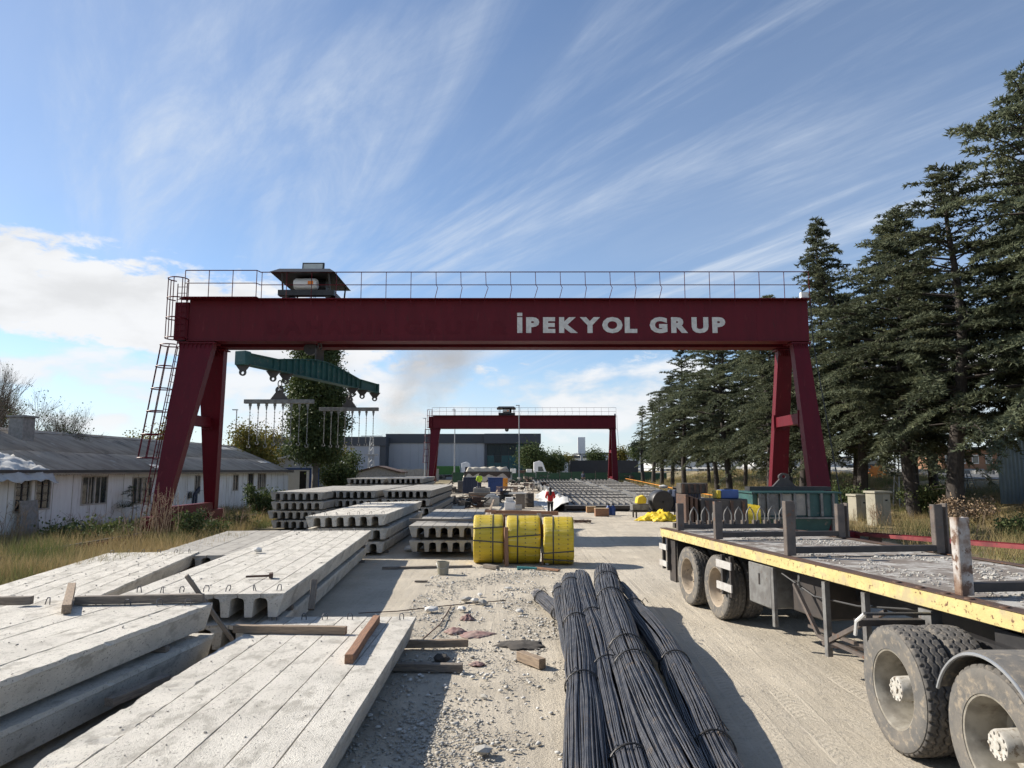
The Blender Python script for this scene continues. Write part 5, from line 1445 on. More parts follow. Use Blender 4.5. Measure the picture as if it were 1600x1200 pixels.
p = D(873, 740, 132); lorry('white truck cab with long black curtain trailer on the far road', p.x, 140, .62, 0, 'car_white', 'truck_black', 13.2, 2.75)
p = D(733, 740, 130); t = lorry('white truck cab with bright green trailer on the far road', p.x, 143.5, .62, R(180), 'car_white', 'green_curtain', 5, 1.7)
p = D(856, 740, 118); lorry('white flatbed lorry with a load parked behind the green net', p.x + .2, 126, .6, R(180), 'car_white', 'white_paint', 5.5, 1, 'flat')
def car(label, x, y, z, heading, m_):
    t = thing('car', label, 'car', (x, y, z), heading)
    b = MB().prism([(-2.2, .35), (2.2, .35), (2.25, .7), (2.0, .88), (1.2, .95), (.6, 1.42), (-1.1, 1.45), (-1.75, 1.0), (-2.2, .92)], -.85, .85, 'Y').build('body', m_, t, bevel=.06)
    for s in (-1, 1): MB().prism([(1.0, .98), (.52, 1.36), (-1.02, 1.38), (-1.5, 1.0)], s * .851, s * .86, 'Y').build('side_window', 'glass_dark', b)
    for x_ in (-1.4, 1.4):
        for s in (-1, 1): MB().lathe([(s * .8 - .1, .05), (s * .8 - .1, .32), (s * .8 + .08, .32), (s * .8 + .08, .05)], 18, 'Y', (x_, 0, .32)).build('wheel', 'rubber', t, smooth=40)
p = D(1356, 735, 70); car('dark car driving on the road behind the cedars', 38.2, D(1356, 735, 76).y, gz(40, 76) + .07, R(12), 'car_dark')
car('white car on the highway between distant cedar trunks', 41, 118, gz(41, 118) + .07, R(90), 'car_white')
car('second white car further along the highway', 43.5, 150, gz(41, 150) + .07, R(90), 'car_white')

# ------------------------------------------------------------------ slab moulds in the middle distance
def mould(label, x0, x1, y0, y1, h=.62, nr=12):
    z = gz((x0 + x1) / 2, (y0 + y1) / 2)
    t = thing('slab_mould', label, 'mould', (x0, y0, z), R(1.0), 'steel slab moulds'); t.rotation_euler = (R(2.6), 0, R(1.0))
    w, l = x1 - x0, y1 - y0
    MB().bx(0, w, 0, l, h * .25, h * .55).build('bed', 'black_paint', t)
    for y in (0, l): MB().bx(-.05, w + .05, y - .05, y + .05, .12, h * .60).build('end_plate', 'dark_steel', t)
    for x in (0, w): MB().bx(x - .06, x + .06, .051, l - .051, .0, h).build('side_plate', 'grey_steel', t)
    MB().bx(-.06, w + .06, -.075, -.051, h * .50, h * .58).build('edge_strip', 'white_paint', t)
    s = w / nr
    me = MB().prism([(-s * .10, 0), (s * .10, 0), (s * .06, h * .22), (-s * .06, h * .22)], .06, l - .06, 'Y').mesh('core'); me.materials.append(M['mould_core'])
    for k in range(nr): mobj('rib_core', me, None, t, (s * (k + .5), 0, h * .551))
    for y in np.linspace(.3, l - .3, 4): MB().bx(.1, w - .1, y - .06, y + .06, -y * math.tan(R(2.6)), h * .249).build('support', 'dark_steel', t)
    for y in np.linspace(l * .25, l * .75, 3): MB().bx(.07, w - .07, y - .05, y + .05, h * .952, h * 1.03).build('cross_tie', 'dark_steel', t)
    return t
rows = ['nearest', 'second', 'third', 'farthest']
for k in range(4):
    y0 = 44.5 + k * 11.5
    mould('dark ribbed steel mould, %s in the left row' % rows[k], 3.3 - .2 * k, 8.0 - .2 * k, y0, y0 + 9.5)
    mould('dark ribbed steel mould, %s in the right row' % rows[k], 8.7 - .2 * k, 12.6 - .1 * k, y0 + 1.0, y0 + 10.5, nr=10)
def tarp_mould(u, v):
    x = 2.1 + 1.4 * u + .25 * fbm(v * 6, 3, 1, 2); y = 43.5 + 24 * v
    z = .04 + .72 * ss((u - .15) / .7) * (.75 + .35 * abs(math.sin(v * 19))) + .1 * fbm(x * 2, y * 1.2, 0, 3)
    return (x, y, max(.03, z) + gz(x, y))
sheet_cloth('tarpaulin', 'tarp_white', 'long crumpled white tarpaulin along the left edge of the moulds', 'tarpaulin', tarp_mould, 22, 90)

# machine with black drum beside the moulds
t = thing('cable_reel_machine', 'black drum machine on legs with yellow hood beside the moulds', 'machine', (G(1030, 807).x, 38.6, 0), R(6))
MB().lathe([(-.55, .05), (-.55, .56), (-.48, .6), (.3, .6), (.38, .55), (.38, .05)], 36, 'Y', (-.1, 0, .85)).build('drum', 'black_paint', t, smooth=40)
MB().bx(.55, 2.0, -.5, .7, .35, 1.45).build('housing', 'navy', t, bevel=.03)
gr = MB()
for k in range(9): gr.bx(.68 + k * .14, .72 + k * .14, -.56, -.501, .45, 1.35)
gr.build('grille', 'black_paint', t)
MB().prism([(-1.45, .75), (-.95, .75), (-.9, 1.0), (-1.08, 1.2), (-1.38, 1.08)], -.3, .2, 'Y').build('hood', 'tarp_yellow', t, bevel=.03)
MB().bx(-1.7, 2.0, -.35, .35, .3, .38).build('frame', 'dark_steel', t)
for x in (-1.5, -.4, .8, 1.8):
    for y in (-.3, .3): MB().bar((x, y, 0), (x, y, .3), .07, .07).build('leg', 'dark_steel', t)
MB().bx(-1.7, -.8, -.3, .2, .40, .72).build('gearbox', 'grey_steel', t, bevel=.02)
for (x, y, z, r, m_) in ((.2, .3, 1.62, .26, 'tarp_white'), (.95, .2, 1.55, .24, 'debris_dark'), (1.5, .1, 1.52, .2, 'rust_steel')):
    mb = MB(); rock(mb, (x, y, z), r, rr_, .8); mb.build('cover_bundle', m_, t, smooth=60)
def heap(cx, cy, rx, ry, h, seed, fold=3.0):
    def fn(u, v):
        x, y = (u * 2 - 1), (v * 2 - 1); x, y = x * math.sqrt(1 - y * y / 2), y * math.sqrt(1 - x * x / 2); d = min(1, math.hypot(x, y)); e = max(0, 1 - d)
        z = h * (e ** .7) * (.75 + .5 * fbm(x * fold, y * fold, seed, 3)) + .1 * h * abs(fbm(x * 7, y * 7, seed + 3, 2))
        w = 1 + .45 * fbm(x * 2, y * 2, seed + 9, 3)
        return (cx + rx * x * w, cy + ry * y * w, max(.004, z) + gz(cx, cy))
    return fn
c = G(1037, 815); sheet_cloth('yellow_tarpaulin', 'tarp_yellow', 'crumpled yellow tarpaulin heap on the ground by the drum machine', 'tarpaulin', heap(c.x, c.y + .8, 1.15, .9, .62, 3), 44, 34)

# brown steel forms, teal concrete bucket and yellow cone behind the trailer
t = thing('steel_form_stack', 'upright brown steel form box standing behind the trailer', 'formwork', (4.7, 19.6, 0), R(2))
MB().bx(.45, 1.75, 0, .9, 0, 1.72).build('form_box', 'dark_steel', t, bevel=.015)
for k, x in enumerate((0, .14, .28)): MB().bx(x, x + .085, -.12 + .05 * k, .85, 0, 1.85 - .05 * k).build('form_panel', 'rust_steel', t, bevel=.01)
for x in (.62, .95, 1.3, 1.62): MB().bx(x - .04, x + .04, -.05, -.001, 0, 1.68).build('rib', 'rust_steel', t)
MB().bx(.0, .75, .3, .8, 1.86, 2.15).build('rusty_crate', 'debris_dark', t, bevel=.02)
for k in range(5): MB().bx(.04 + .16 * k, .10 + .16 * k, .27, .299, 1.88, 2.13).build('crate_slat', 'rust_steel', t)
t = thing('tool_case', 'blue and yellow plastic case on top of the brown steel forms', 'case', (5.75, 19.95, 1.73), R(4))
MB().bx(.0, .5, -.18, .2, 0, .24).build('body', 'blue_paint', t, bevel=.02); MB().bx(-.12, -.001, -.18, .2, 0, .23).build('end_cap', 'yellow_wrap', t, bevel=.02); MB().bx(.15, .35, -.03, .03, .241, .28).build('handle', 'black_paint', t)
t = thing('concrete_bucket', 'weathered teal steel concrete bucket behind the trailer', 'bucket', (8.55, 22.4, 0), R(-1))
up = MB(); up.bx(-1.28, 1.28, -.75, .75, 1.12, 1.80); up.build('upper_rim', 'teal', t)
for k, x in enumerate((-1.1, -.85, -.45, -.05, .35, .75, 1.1)): MB().bx(x - .035, x + .035, -.86, -.751, 1.14, 1.82).build('rib', 'grey_steel', t)
for z in (1.09, 1.84): MB().bx(-1.34, 1.34, -.88, .8, z - .025, z + .02).build('rim_flange', 'grey_steel' if z < 1.2 else 'teal', t)
for k, x in enumerate((-.97, -.65, -.25, .15)): MB().bx(x - .14 if k else x - .08, x + .14 if k else x + .08, -.768, -.752, 1.16, 1.80).build('worn_panel', 'concrete_old_shaded' if k > 1 else 'grey_steel', t)
lo = MB(); lo.add([(-1.1, -.65, 1.06), (1.15, -.65, 1.06), (1.15, .65, 1.06), (-1.1, .65, 1.06), (-.75, -.4, .25), (.9, -.4, .25), (.9, .4, .25), (-.75, .4, .25)], [(0, 1, 2, 3), (7, 6, 5, 4), (0, 4, 5, 1), (1, 5, 6, 2), (2, 6, 7, 3), (3, 7, 4, 0)]); lo.build('hopper', 'teal', t)
for x in (-1.15, 1.15): MB().bx(x - .05, x + .05, -.7, -.6, 0, 1.06).build('leg', 'grey_steel', t); MB().bx(x - .05, x + .05, .6, .7, 0, 1.06).build('leg', 'grey_steel', t)
MB().bar((-1.1, -.68, 1.0), (.1, -.72, .2), .07, .05).build('brace', 'teal', t)
MB().bx(-1.2, 1.3, -.25, .25, 1.88, 2.0).build('lifting_beam', 'black_paint', t)
o = mobj('lifting_lug', LUG, None, t, (-.05, 0, 2.0)); o.rotation_euler = (0, R(180), 0); o.scale = (1.3, 2, 1.0)
t = thing('yellow_drum', 'yellow curved steel hood lying left of the teal bucket', 'drum', (6.9, 21.6, .0), R(-15))
MB().lathe([(-.5, .55), (-.5, .62), (.5, .48), (.5, .41)], 32, 'X', (0, 0, .98), closed=True).build('shell', 'yellow_wrap', t, smooth=40)
MB().bx(-.5, .5, -.4, .4, .2, .38).build('cradle', 'rust_steel', t)
for x in (-.4, .4): MB().bx(x - .05, x + .05, -.4, .4, 0, .199).build('leg', 'rust_steel', t)
o = MB().bx(-.19, .19, -.3, .3, 0, .62).build('red_box', 'crane_red', bevel=.01); o.location = (10.55, 22.6, 0); tag(o, 'dark red steel box on the ground right of the teal bucket', 'steel box')
t = thing('red_ladder', 'faded red steel ladder frame lying beside the trailer in the grass', 'ladder', (10.6, 22.4, .55), 0)
a, b = Vector((0, 0, 0)), Vector((1.4, -6.6, .22))
for s in (0, .35): MB().bar(a + Vector((s, s * .2, 0)), b + Vector((s, s * .2, 0)), .08, .1).build('stringer', 'faded_red' if s == 0 else 'crane_red', t)
for k in range(11): p = a.lerp(b, (k + .5) / 11); MB().bar(p + Vector((.04, 0, 0)), p + Vector((.31, .07, 0)), .05, .05).build('rung', 'crane_red', t)
for k in (.1, .5, .9): p = a.lerp(b, k); MB().bx(p.x, p.x + .35, p.y - .05, p.y + .05, -.55, p.z - .051).build('leg', 'rust_steel', t)

# ------------------------------------------------------------------ clutter in the middle distance
def boxy(name, label, cat, px, yb, w, d_, h, mat, rz=0, z=0, bevel=.02, parts=None):
    c = G(px, yb, z) if z < 2 else None
    yy = c.y
    if yy > 44:                                   # account for rising ground
        for _ in range(6): c = G(px, yb, z + gz(c.x, c.y))
    t = thing(name, label, cat, (c.x, c.y + d_ / 2, c.z), rz)
    MB().bx(-w / 2, w / 2, -d_ / 2, d_ / 2, 0, h).build('body', mat, t, bevel=bevel)
    return t, w, d_, h
t, w, d_, h = boxy('cardboard_box', 'small brown cardboard box on the ground, left of the pair', 'box', 924, 801, .55, .4, .34, 'cardboard'); MB().bx(-w / 2 - .01, w / 2 + .01, -d_ / 2 - .01, d_ / 2 + .01, h + .001, h + .02).build('lid', 'card_top', t)
t, w, d_, h = boxy('cardboard_box', 'larger reddish cardboard box on the ground, right of the pair', 'box', 941, 807, .75, .5, .42, 'wood_red'); MB().bx(-w / 2 - .01, w / 2 + .01, -d_ / 2 - .01, d_ / 2 + .01, h + .001, h + .02).build('lid', 'card_top', t)
for k, (px, lab) in enumerate(((951, 'blue gas bottle standing left of a second one'), (958, 'blue gas bottle standing right next to another'))):
    c = G(px, 805); t = thing('gas_bottle', lab, 'gas bottle', (c.x, c.y, 0)); MB().lathe([(0, .02), (0, .14), (.42, .14), (.52, .07), (.56, .05), (.56, .001)], 18, 'Z').build('cylinder', 'blue_paint', t, smooth=40); MB().bx(-.06, .06, -.06, .06, .561, .64).build('valve', 'dark_steel', t)
for (px, yb, w, h, d_, lab, m_) in ((736, 771, 1.6, 1.5, 1.6, 'dark navy corrugated bin at the left of the far clutter', 'navy'), (774, 769, 1.5, 1.4, 1.5, 'blue ribbed bin right of the worker in the vest', 'blue_paint'), (725, 770, 1.3, 1.1, 1.2, 'grey steel bin beside the far slab stacks', 'grey_steel')):
    t, w, d2, h = boxy('waste_bin', lab, 'bin', px, yb, w, d_, h, m_)
    for k in range(7): x = -w / 2 + w * (k + .5) / 7; MB().bx(x - .04, x + .04, -d2 / 2 - .06, -d2 / 2 - .001, .05, h - .05).build('rib', m_, t)
    MB().bx(-w / 2 - .05, w / 2 + .05, -d2 / 2 - .08, d2 / 2 + .05, h + .001, h + .06).build('rim', m_, t)
t, w, d_, h = boxy('orange_cabinet', 'small orange steel cabinet behind the rusty reinforcement cages', 'cabinet', 787, 764, .9, .6, 1.2, 'orange'); MB().bx(-.4, .4, -.33, -.301, .1, 1.1).build('door', 'orange', t); MB().bx(.25, .3, -.36, -.331, .55, .7).build('handle', 'black_paint', t)
t, w, d_, h = boxy('concrete_block', 'pale concrete block with sloping top in the far clutter', 'concrete block', 768, 791, 1.05, 1.6, .62, 'concrete'); MB().prism([(-.5, .621), (.5, .621), (.1, .8), (-.3, .78)], -.6, .6, 'Y').build('rubble_cap', 'stone_white', t)
t, w, d_, h = boxy('concrete_block', 'pale long concrete block beside the neon vest worker', 'concrete block', 752, 778, 1.4, 2.2, .85, 'concrete_old_shaded')
MB().bx(-.5, .3, -.6, .4, .851, .95).build('pallet_board', 'wood_old', t)
t, w, d_, h = boxy('white_carton', 'white carton pile right of the concrete block', 'carton', 797, 797, .7, .8, .5, 'white_clean'); MB().bx(-.3, .2, -.3, .3, .501, .78).build('upper_carton', 'white_paint', t, bevel=.02); MB().bx(.36, .75, -.45, .2, 0, .32).build('side_carton', 'concrete', t, bevel=.01)
t, w, d_, h = boxy('brown_pillar', 'brown wooden crate column with a white sheet on top', 'crate', 813, 795, .6, .6, .95, 'wood_old'); MB().bx(-.75, .4, -.45, .45, .951, 1.02).build('sheet_top', 'tarp_white', t, bevel=.01)
c = G(827, 793); t = thing('oil_drum', 'dark oil drum right of the brown crate column', 'drum', (c.x, c.y, 0)); MB().lathe([(0, .01), (0, .32), (.3, .32), (.32, .335), (.34, .32), (.6, .32), (.62, .335), (.64, .32), (.95, .32), (.95, .01)], 24, 'Z').build('shell', 'debris_dark', t, smooth=40)
MB().tube([(-.1, 0, .955), (-.1, 0, 1.0), (.1, 0, 1.0), (.1, 0, .955)], .02, 5).build('bung_handle', 'dark_steel', t)
c = G(840, 792); sheet_cloth('tarpaulin', 'tarp_white', 'flat crumpled white sheet on the ground by the red jacket', 'tarpaulin', heap(c.x, c.y + 1.2, 1.3, 1.3, .4, 8), 30, 30)
# rusty reinforcement cages and timber piles
def cage_(label, px, yb, w, l, h):
    c = G(px, yb)
    for _ in range(6): c = G(px, yb, gz(c.x, c.y))
    t = thing('reinforcement_cage', label, 'rebar cage', (c.x, c.y, c.z), R(random.uniform(-8, 8)))
    for x in np.linspace(-w / 2, w / 2, 5):
        for z in (0.03, h): MB().tube([(x, 0, z), (x, l, z)], .016, 4).build('long_bar', 'rust_steel', t)
    for y in np.linspace(.1, l - .1, 12): MB().tube([(-w / 2, y, .03), (w / 2, y, .03), (w / 2, y, h), (-w / 2, y, h)], .014, 4, closed=True).build('stirrup', 'rust_steel', t)
cage_('rusty reinforcement cage in the far clutter, left one', 796, 776, 1.6, 4, .8); cage_('rusty reinforcement cage in the far clutter, right one', 816, 772, 1.8, 4, .9); cage_('low rusty reinforcement cage behind the oil drum', 838, 768, 1.6, 4, .7)
rt = random.Random(31)
for k in range(16):
    px = rt.uniform(708, 752); py = rt.uniform(774, 786); c = G(px, py); a = rt.uniform(-.5, .5); l = rt.uniform(1.2, 3.0)
    h = rt.uniform(.05, .5)
    w = ['short', 'long'][l > 2]; 
    o = timber('loose board in the jumbled timber pile behind the slab stacks', (c.x - l / 2 * math.cos(a), c.y - l / 2 * math.sin(a), h + rt.uniform(-.05, .2)), (c.x + l / 2 * math.cos(a), c.y + l / 2 * math.sin(a), h), .14, .05, rt.choice(['wood', 'wood_old', 'wood_red']), 'board', 'boards of the jumbled timber pile', 'board')
timber('long reddish beam lying behind the yellow coils', G(768, 800, .25), G(872, 802, .25), .16, .2, 'wood_red'); timber('second weathered beam just in front of the long reddish beam', G(775, 805, .2), G(862, 806, .2), .14, .14, 'wood_old')
timber('long board propped diagonally over the far beams', G(762, 806, .1), G(777, 776, .3) + Vector((0, 0, .55)), .12, .06, 'wood')
timber('long plank lying left of the propped diagonal board', G(726, 794, .1), G(765, 790, .2), .2, .06, 'wood_red')
# tarp covered load, green net fence
def tarp_load(u, v):
    x = -2.8 + 5.6 * u; y = -1.3 + 2.6 * v; e = min(u, 1 - u, .12) / .12
    f = min(v, 1 - v, .18) / .18
    z = 1.3 + 1.0 * (ss(e) * ss(f)) + .18 * fbm(x * 1.2, y * 1.2, 5, 3) + .1 * abs(math.sin(x * 3.1 + y))
    return (x * 1.02, y, z - (1 - ss(f)) * .5 + .2 * math.sin(x * 5) * (1 - f))
c = D(762, 740, 84); sheet_cloth('covered_load', 'tarp_cream', 'cream tarpaulin draped over a load in the far yard', 'tarpaulin', tarp_load, 60, 26, (c.x, 84, gz(0, 84)))
t = thing('load_trailer', 'dark low trailer under the cream tarpaulin', 'trailer', (c.x, 84, gz(0, 84)))
MB().bx(-2.7, 2.7, -1.1, 1.1, .8, 1.9).build('bed', 'debris_dark', t)
for x in (-1.8, 1.8):
    for y in (-1.12, 1.12): MB().lathe([(y - .12, .05), (y - .12, .42), (y + .12, .42), (y + .12, .05)], 18, 'Y', (x, 0, .42)).build('wheel', 'rubber', t, smooth=40)
t = thing('net_fence', 'dark green net fence across the far end of the yard', 'fence', (-9, 108, gz(0, 108)))
for k in range(18):
    x = k * 1.8; MB().tube([(x, 0, 0), (x, 0, 1.75)], .04, 6).build('post', 'dark_steel', t); n_ = MB().bx(x + .05, x + 1.75, -.02, .02, .1, 1.6 + .12 * math.sin(k * 2.1)).build('net_panel', 'green_net', t)
c = G(905, 817); mb = MB(); rt = random.Random(8)
for k in range(10):
    a0 = rt.uniform(0, 6); r_ = rt.uniform(.25, .5); mb.tube([(r_ * math.cos(a0 + i * .6) * 1.2 + rt.uniform(-.1, .1), r_ * math.sin(a0 + i * .6), .02 + .12 * rt.random()) for i in range(11)], .012, 4)
o = mb.build('wire_tangle', 'rust_steel'); o.location = c; tag(o, 'rusty tangle of wire on the ground right of the coils', 'wire')

# ------------------------------------------------------------------ people
def skin_obj(name, mat, parent, nodes, edges, root=0, sub=2):
    me = bpy.data.meshes.new(name); me.from_pydata([n[0] for n in nodes], edges, [])
    o = bpy.data.objects.new(name, me); link(o, parent); me.materials.append(M[mat])
    md = o.modifiers.new('skin', 'SKIN')
    for i, n in enumerate(nodes):
        r = n[1] if hasattr(n[1], '__len__') else (n[1], n[1]); me.skin_vertices[0].data[i].radius = r
        me.skin_vertices[0].data[i].use_root = (i == root)
    md.use_smooth_shade = True
    s = o.modifiers.new('sub', 'SUBSURF'); s.levels = sub; s.render_levels = sub
    return o
def person(label, loc, rz, H, top_m, leg_m, shoes, long_hair, pose):
    t = thing('person', label, 'person', loc, rz); k = H / 1.70
    def S(n): return [((a[0] * k, a[1] * k, a[2] * k), (tuple(q * k for q in r) if hasattr(r, '__len__') else r * k)) for a, r in n]
    hl, hr = pose['hands']; el_, er = pose['elbows']; fl, fr = pose['feet']
    body = [((0, 0, .93), (.15, .10)), ((0, 0, 1.12), (.135, .095)), ((0, .01, 1.32), (.165, .105)), ((0, .01, 1.43), (.07, .06)), ((0, -.01, 1.50), (.055, .055)), ((0, -.02, 1.60), (.085, .10)), ((0, -.02, 1.67), (.06, .07)),
            ((-.18, .01, 1.38), .055), (el_, .042), (hl, .03), ((.18, .01, 1.38), .055), (er, .042), (hr, .03),
            ((-.09, 0, .88), .085), ((fl[0] * .9, fl[1] * .5 - .02, .48), .058), (fl, .042), ((fl[0], fl[1] - .14, .035), .035),
            ((.09, 0, .88), .085), ((fr[0] * .9, fr[1] * .5 - .02, .48), .058), (fr, .042), ((fr[0], fr[1] - .14, .035), .035)]
    ed = [(0, 1), (1, 2), (2, 3), (3, 4), (4, 5), (5, 6), (2, 7), (7, 8), (8, 9), (2, 10), (10, 11), (11, 12), (0, 13), (13, 14), (14, 15), (15, 16), (0, 17), (17, 18), (18, 19), (19, 20)]
    skin_obj('body', 'skin', t, S(body), ed)
    jk = [((0, 0, .86), (.185, .14)), ((0, 0, 1.02), (.175, .13)), ((0, .01, 1.2), (.17, .125)), ((0, .01, 1.35), (.17, .115)), ((0, .01, 1.43), (.085, .08)),
          ((-.18, .01, 1.38), .075), (el_, .062), (tuple(Vector(el_).lerp(Vector(hl), .85)), .048), ((.18, .01, 1.38), .075), (er, .062), (tuple(Vector(er).lerp(Vector(hr), .85)), .048)]
    skin_obj('jacket', top_m, t, S(jk), [(0, 1), (1, 2), (2, 3), (3, 4), (3, 5), (5, 6), (6, 7), (3, 8), (8, 9), (9, 10)])
    tr = [((0, 0, .92), (.16, .115)), ((-.09, 0, .82), .098), ((fl[0] * .9, fl[1] * .5 - .02, .48), .072), ((fl[0], fl[1], .09), .056), ((.09, 0, .82), .098), ((fr[0] * .9, fr[1] * .5 - .02, .48), .072), ((fr[0], fr[1], .09), .056)]
    skin_obj('trousers', leg_m, t, S(tr), [(0, 1), (1, 2), (2, 3), (0, 4), (4, 5), (5, 6)])
    for f in (fl, fr):
        mb = MB(); mb.bx(f[0] * k - .045, f[0] * k + .045, f[1] * k - .2, f[1] * k + .07, 0, .075); mb.build('shoe', shoes, t, bevel=.02)
    hn = [((0, .01, 1.68), (.085, .10)), ((0, .035, 1.60), (.095, .085)), ((0, .075, 1.48), (.085, .05))] + ([((0, .13, 1.30), (.10, .045)), ((0, .135, 1.20), (.06, .03))] if long_hair else [])
    skin_obj('hair', 'hair', t, S(hn), [(i, i + 1) for i in range(len(hn) - 1)])
    # face
    fc = MB(); fc.box((0, -.125 * k, 1.595 * k), (.022, .03, .04)); fc.build('nose', 'skin', t, bevel=.006)
    for x in (-.033, .033): MB().lathe([(-.008, .001), (-.004, .012), (.004, .012), (.008, .001)], 10, 'Y', (x * k, -.112 * k, 1.625 * k)).build('eye', 'debris_dark', t)
    MB().box((0, -.115 * k, 1.553 * k), (.045, .012, .01)).build('mouth', 'jacket_red', t)
    for s in (-1, 1):
        for hp in (hl, hr):
            pass
    for hp, ep in ((hl, el_), (hr, er)):
        d = (Vector(hp) - Vector(ep)).normalized() * k; h0 = Vector(hp) * k; side = d.cross(Vector((0, 0, 1))).normalized() if abs(d.z) < .95 * k else Vector((1, 0, 0)); mb = MB()
        mb.bar(h0 - d * .02, h0 + d * .06, .07, .03)
        for i, ln in enumerate((.055, .07, .065, .05)):
            b0 = h0 + d * .055 + side * (-.027 + .018 * i); mb.tube([b0, b0 + d * ln * .6, b0 + d * ln + Vector((0, -.012, 0))], [.009, .008, .006], 5)
        mb.tube([h0 + d * .01 + side * .035, h0 + d * .045 + side * .06, h0 + d * .07 + side * .062], [.011, .010, .008], 5)
        mb.build('hand', 'skin', t, smooth=60)
    return t
pr = G(860, 808)
person('person in a red jacket and black trousers walking away with long dark hair', (pr.x, pr.y, 0), R(180), 1.62, 'jacket_red', 'trousers_black', 'shoe_white', True,
       dict(elbows=((-.25, -.02, 1.12), (.25, -.02, 1.12)), hands=((-.22, -.22, 1.06), (.22, -.22, 1.06)), feet=((-.10, -.08, .07), (.10, .14, .07))))
pp = D(749, 768, 62)
person('person in a neon yellow vest standing among the far bins', (pp.x, 62, gz(pp.x, 62) + .45), R(200), 1.68, 'vest_neon', 'navy', 'black_paint', False,
       dict(elbows=((-.25, -.02, 1.12), (.25, -.04, 1.12)), hands=((-.2, -.2, 1.0), (.2, -.22, 1.02)), feet=((-.11, 0, .07), (.11, .03, .07))))
o = MB().bx(-.9, .9, -.7, .7, 0, .45).build('pallet_stack', 'wood_old', bevel=.01); o.location = (pp.x, 62, gz(pp.x, 62)); tag(o, 'low wooden pallet stack the neon vest worker stands on', 'pallet')
pp = D(911, 750, 96); 
person('person in dark clothes standing far off beyond the moulds', (pp.x, 96, gz(pp.x, 96)), R(150), 1.75, 'navy', 'trousers_black', 'black_paint', False,
       dict(elbows=((-.25, -.02, 1.12), (.25, -.04, 1.12)), hands=((-.22, -.1, .92), (.22, -.1, .92)), feet=((-.11, 0, .07), (.11, .03, .07))))

# more dark clutter under the far gantry
def scrap(label, px, yb, w, h, seed, mats=('debris_dark', 'rust_steel', 'grey_steel', 'wood_old')):
    c = G(px, yb)
    for _ in range(6): c = G(px, yb, gz(c.x, c.y))
    rr = random.Random(seed); t = thing('scrap_heap', label, 'scrap heap', (c.x, c.y, c.z))
    for k in range(26):
        z = h * rr.random() ** 1.5; r_ = w * (1 - z / h * .6) * .5; p = Vector((rr.uniform(-r_, r_), rr.uniform(-r_, r_) + w * .3, z + .05)); ln = rr.uniform(.25, 1.1)
        d = Vector((rr.uniform(-1, 1), rr.uniform(-1, 1), rr.uniform(-.35, .35))).normalized() * ln / 2; p.z = max(p.z, abs(d.z) + .05)
        kind = rr.random()
        if kind < .5: MB().bar(p - d, p + d, rr.uniform(.04, .16), rr.uniform(.03, .08)).build('scrap_bar', rr.choice(mats), t)
        elif kind < .8: MB().box(p + Vector((0, 0, .1)), (rr.uniform(.2, .6), rr.uniform(.2, .5), rr.uniform(.12, .4)), rz=rr.uniform(0, 3)).build('scrap_box', rr.choice(mats), t, bevel=.01)
        else: MB().tube([p - d, p + Vector((0, 0, .15)), p + d], .03, 5).build('scrap_pipe', rr.choice(mats), t)
for i, (px, yb, w, h, lab) in enumerate(((700, 772, 2.2, 1.1, 'dark scrap heap beside the far slab stacks'), (716, 790, 1.8, .5, 'low scrap heap right of the tall slab row'), (745, 796, 1.6, .5, 'flat scrap heap behind the coil-side slabs'),
    (792, 786, 1.6, .8, 'rusty scrap heap left of the white cartons'), (806, 768, 2.4, 1.3, 'tall rusty scrap heap below the orange cabinet'), (826, 763, 2.6, 1.3, 'dark scrap heap behind the oil drum'),
    (845, 770, 2.2, 1.0, 'dark scrap heap left of the white tarpaulin'), (852, 757, 2.8, 1.2, 'scrap heap at the green net fence middle'), (885, 752, 3.0, 1.3, 'scrap heap behind the left mould row'), (935, 752, 3.0, 1.2, 'scrap heap behind the right mould row'), (985, 755, 2.4, 1.2, 'scrap heap at the foot of the far crane leg'), (1040, 790, 1.6, .8, 'scrap heap left of the brown steel forms'), (1002, 782, 1.8, .7, 'scrap heap at the end of the right moulds'))):
    scrap(lab, px, yb, w, h, 100 + i)

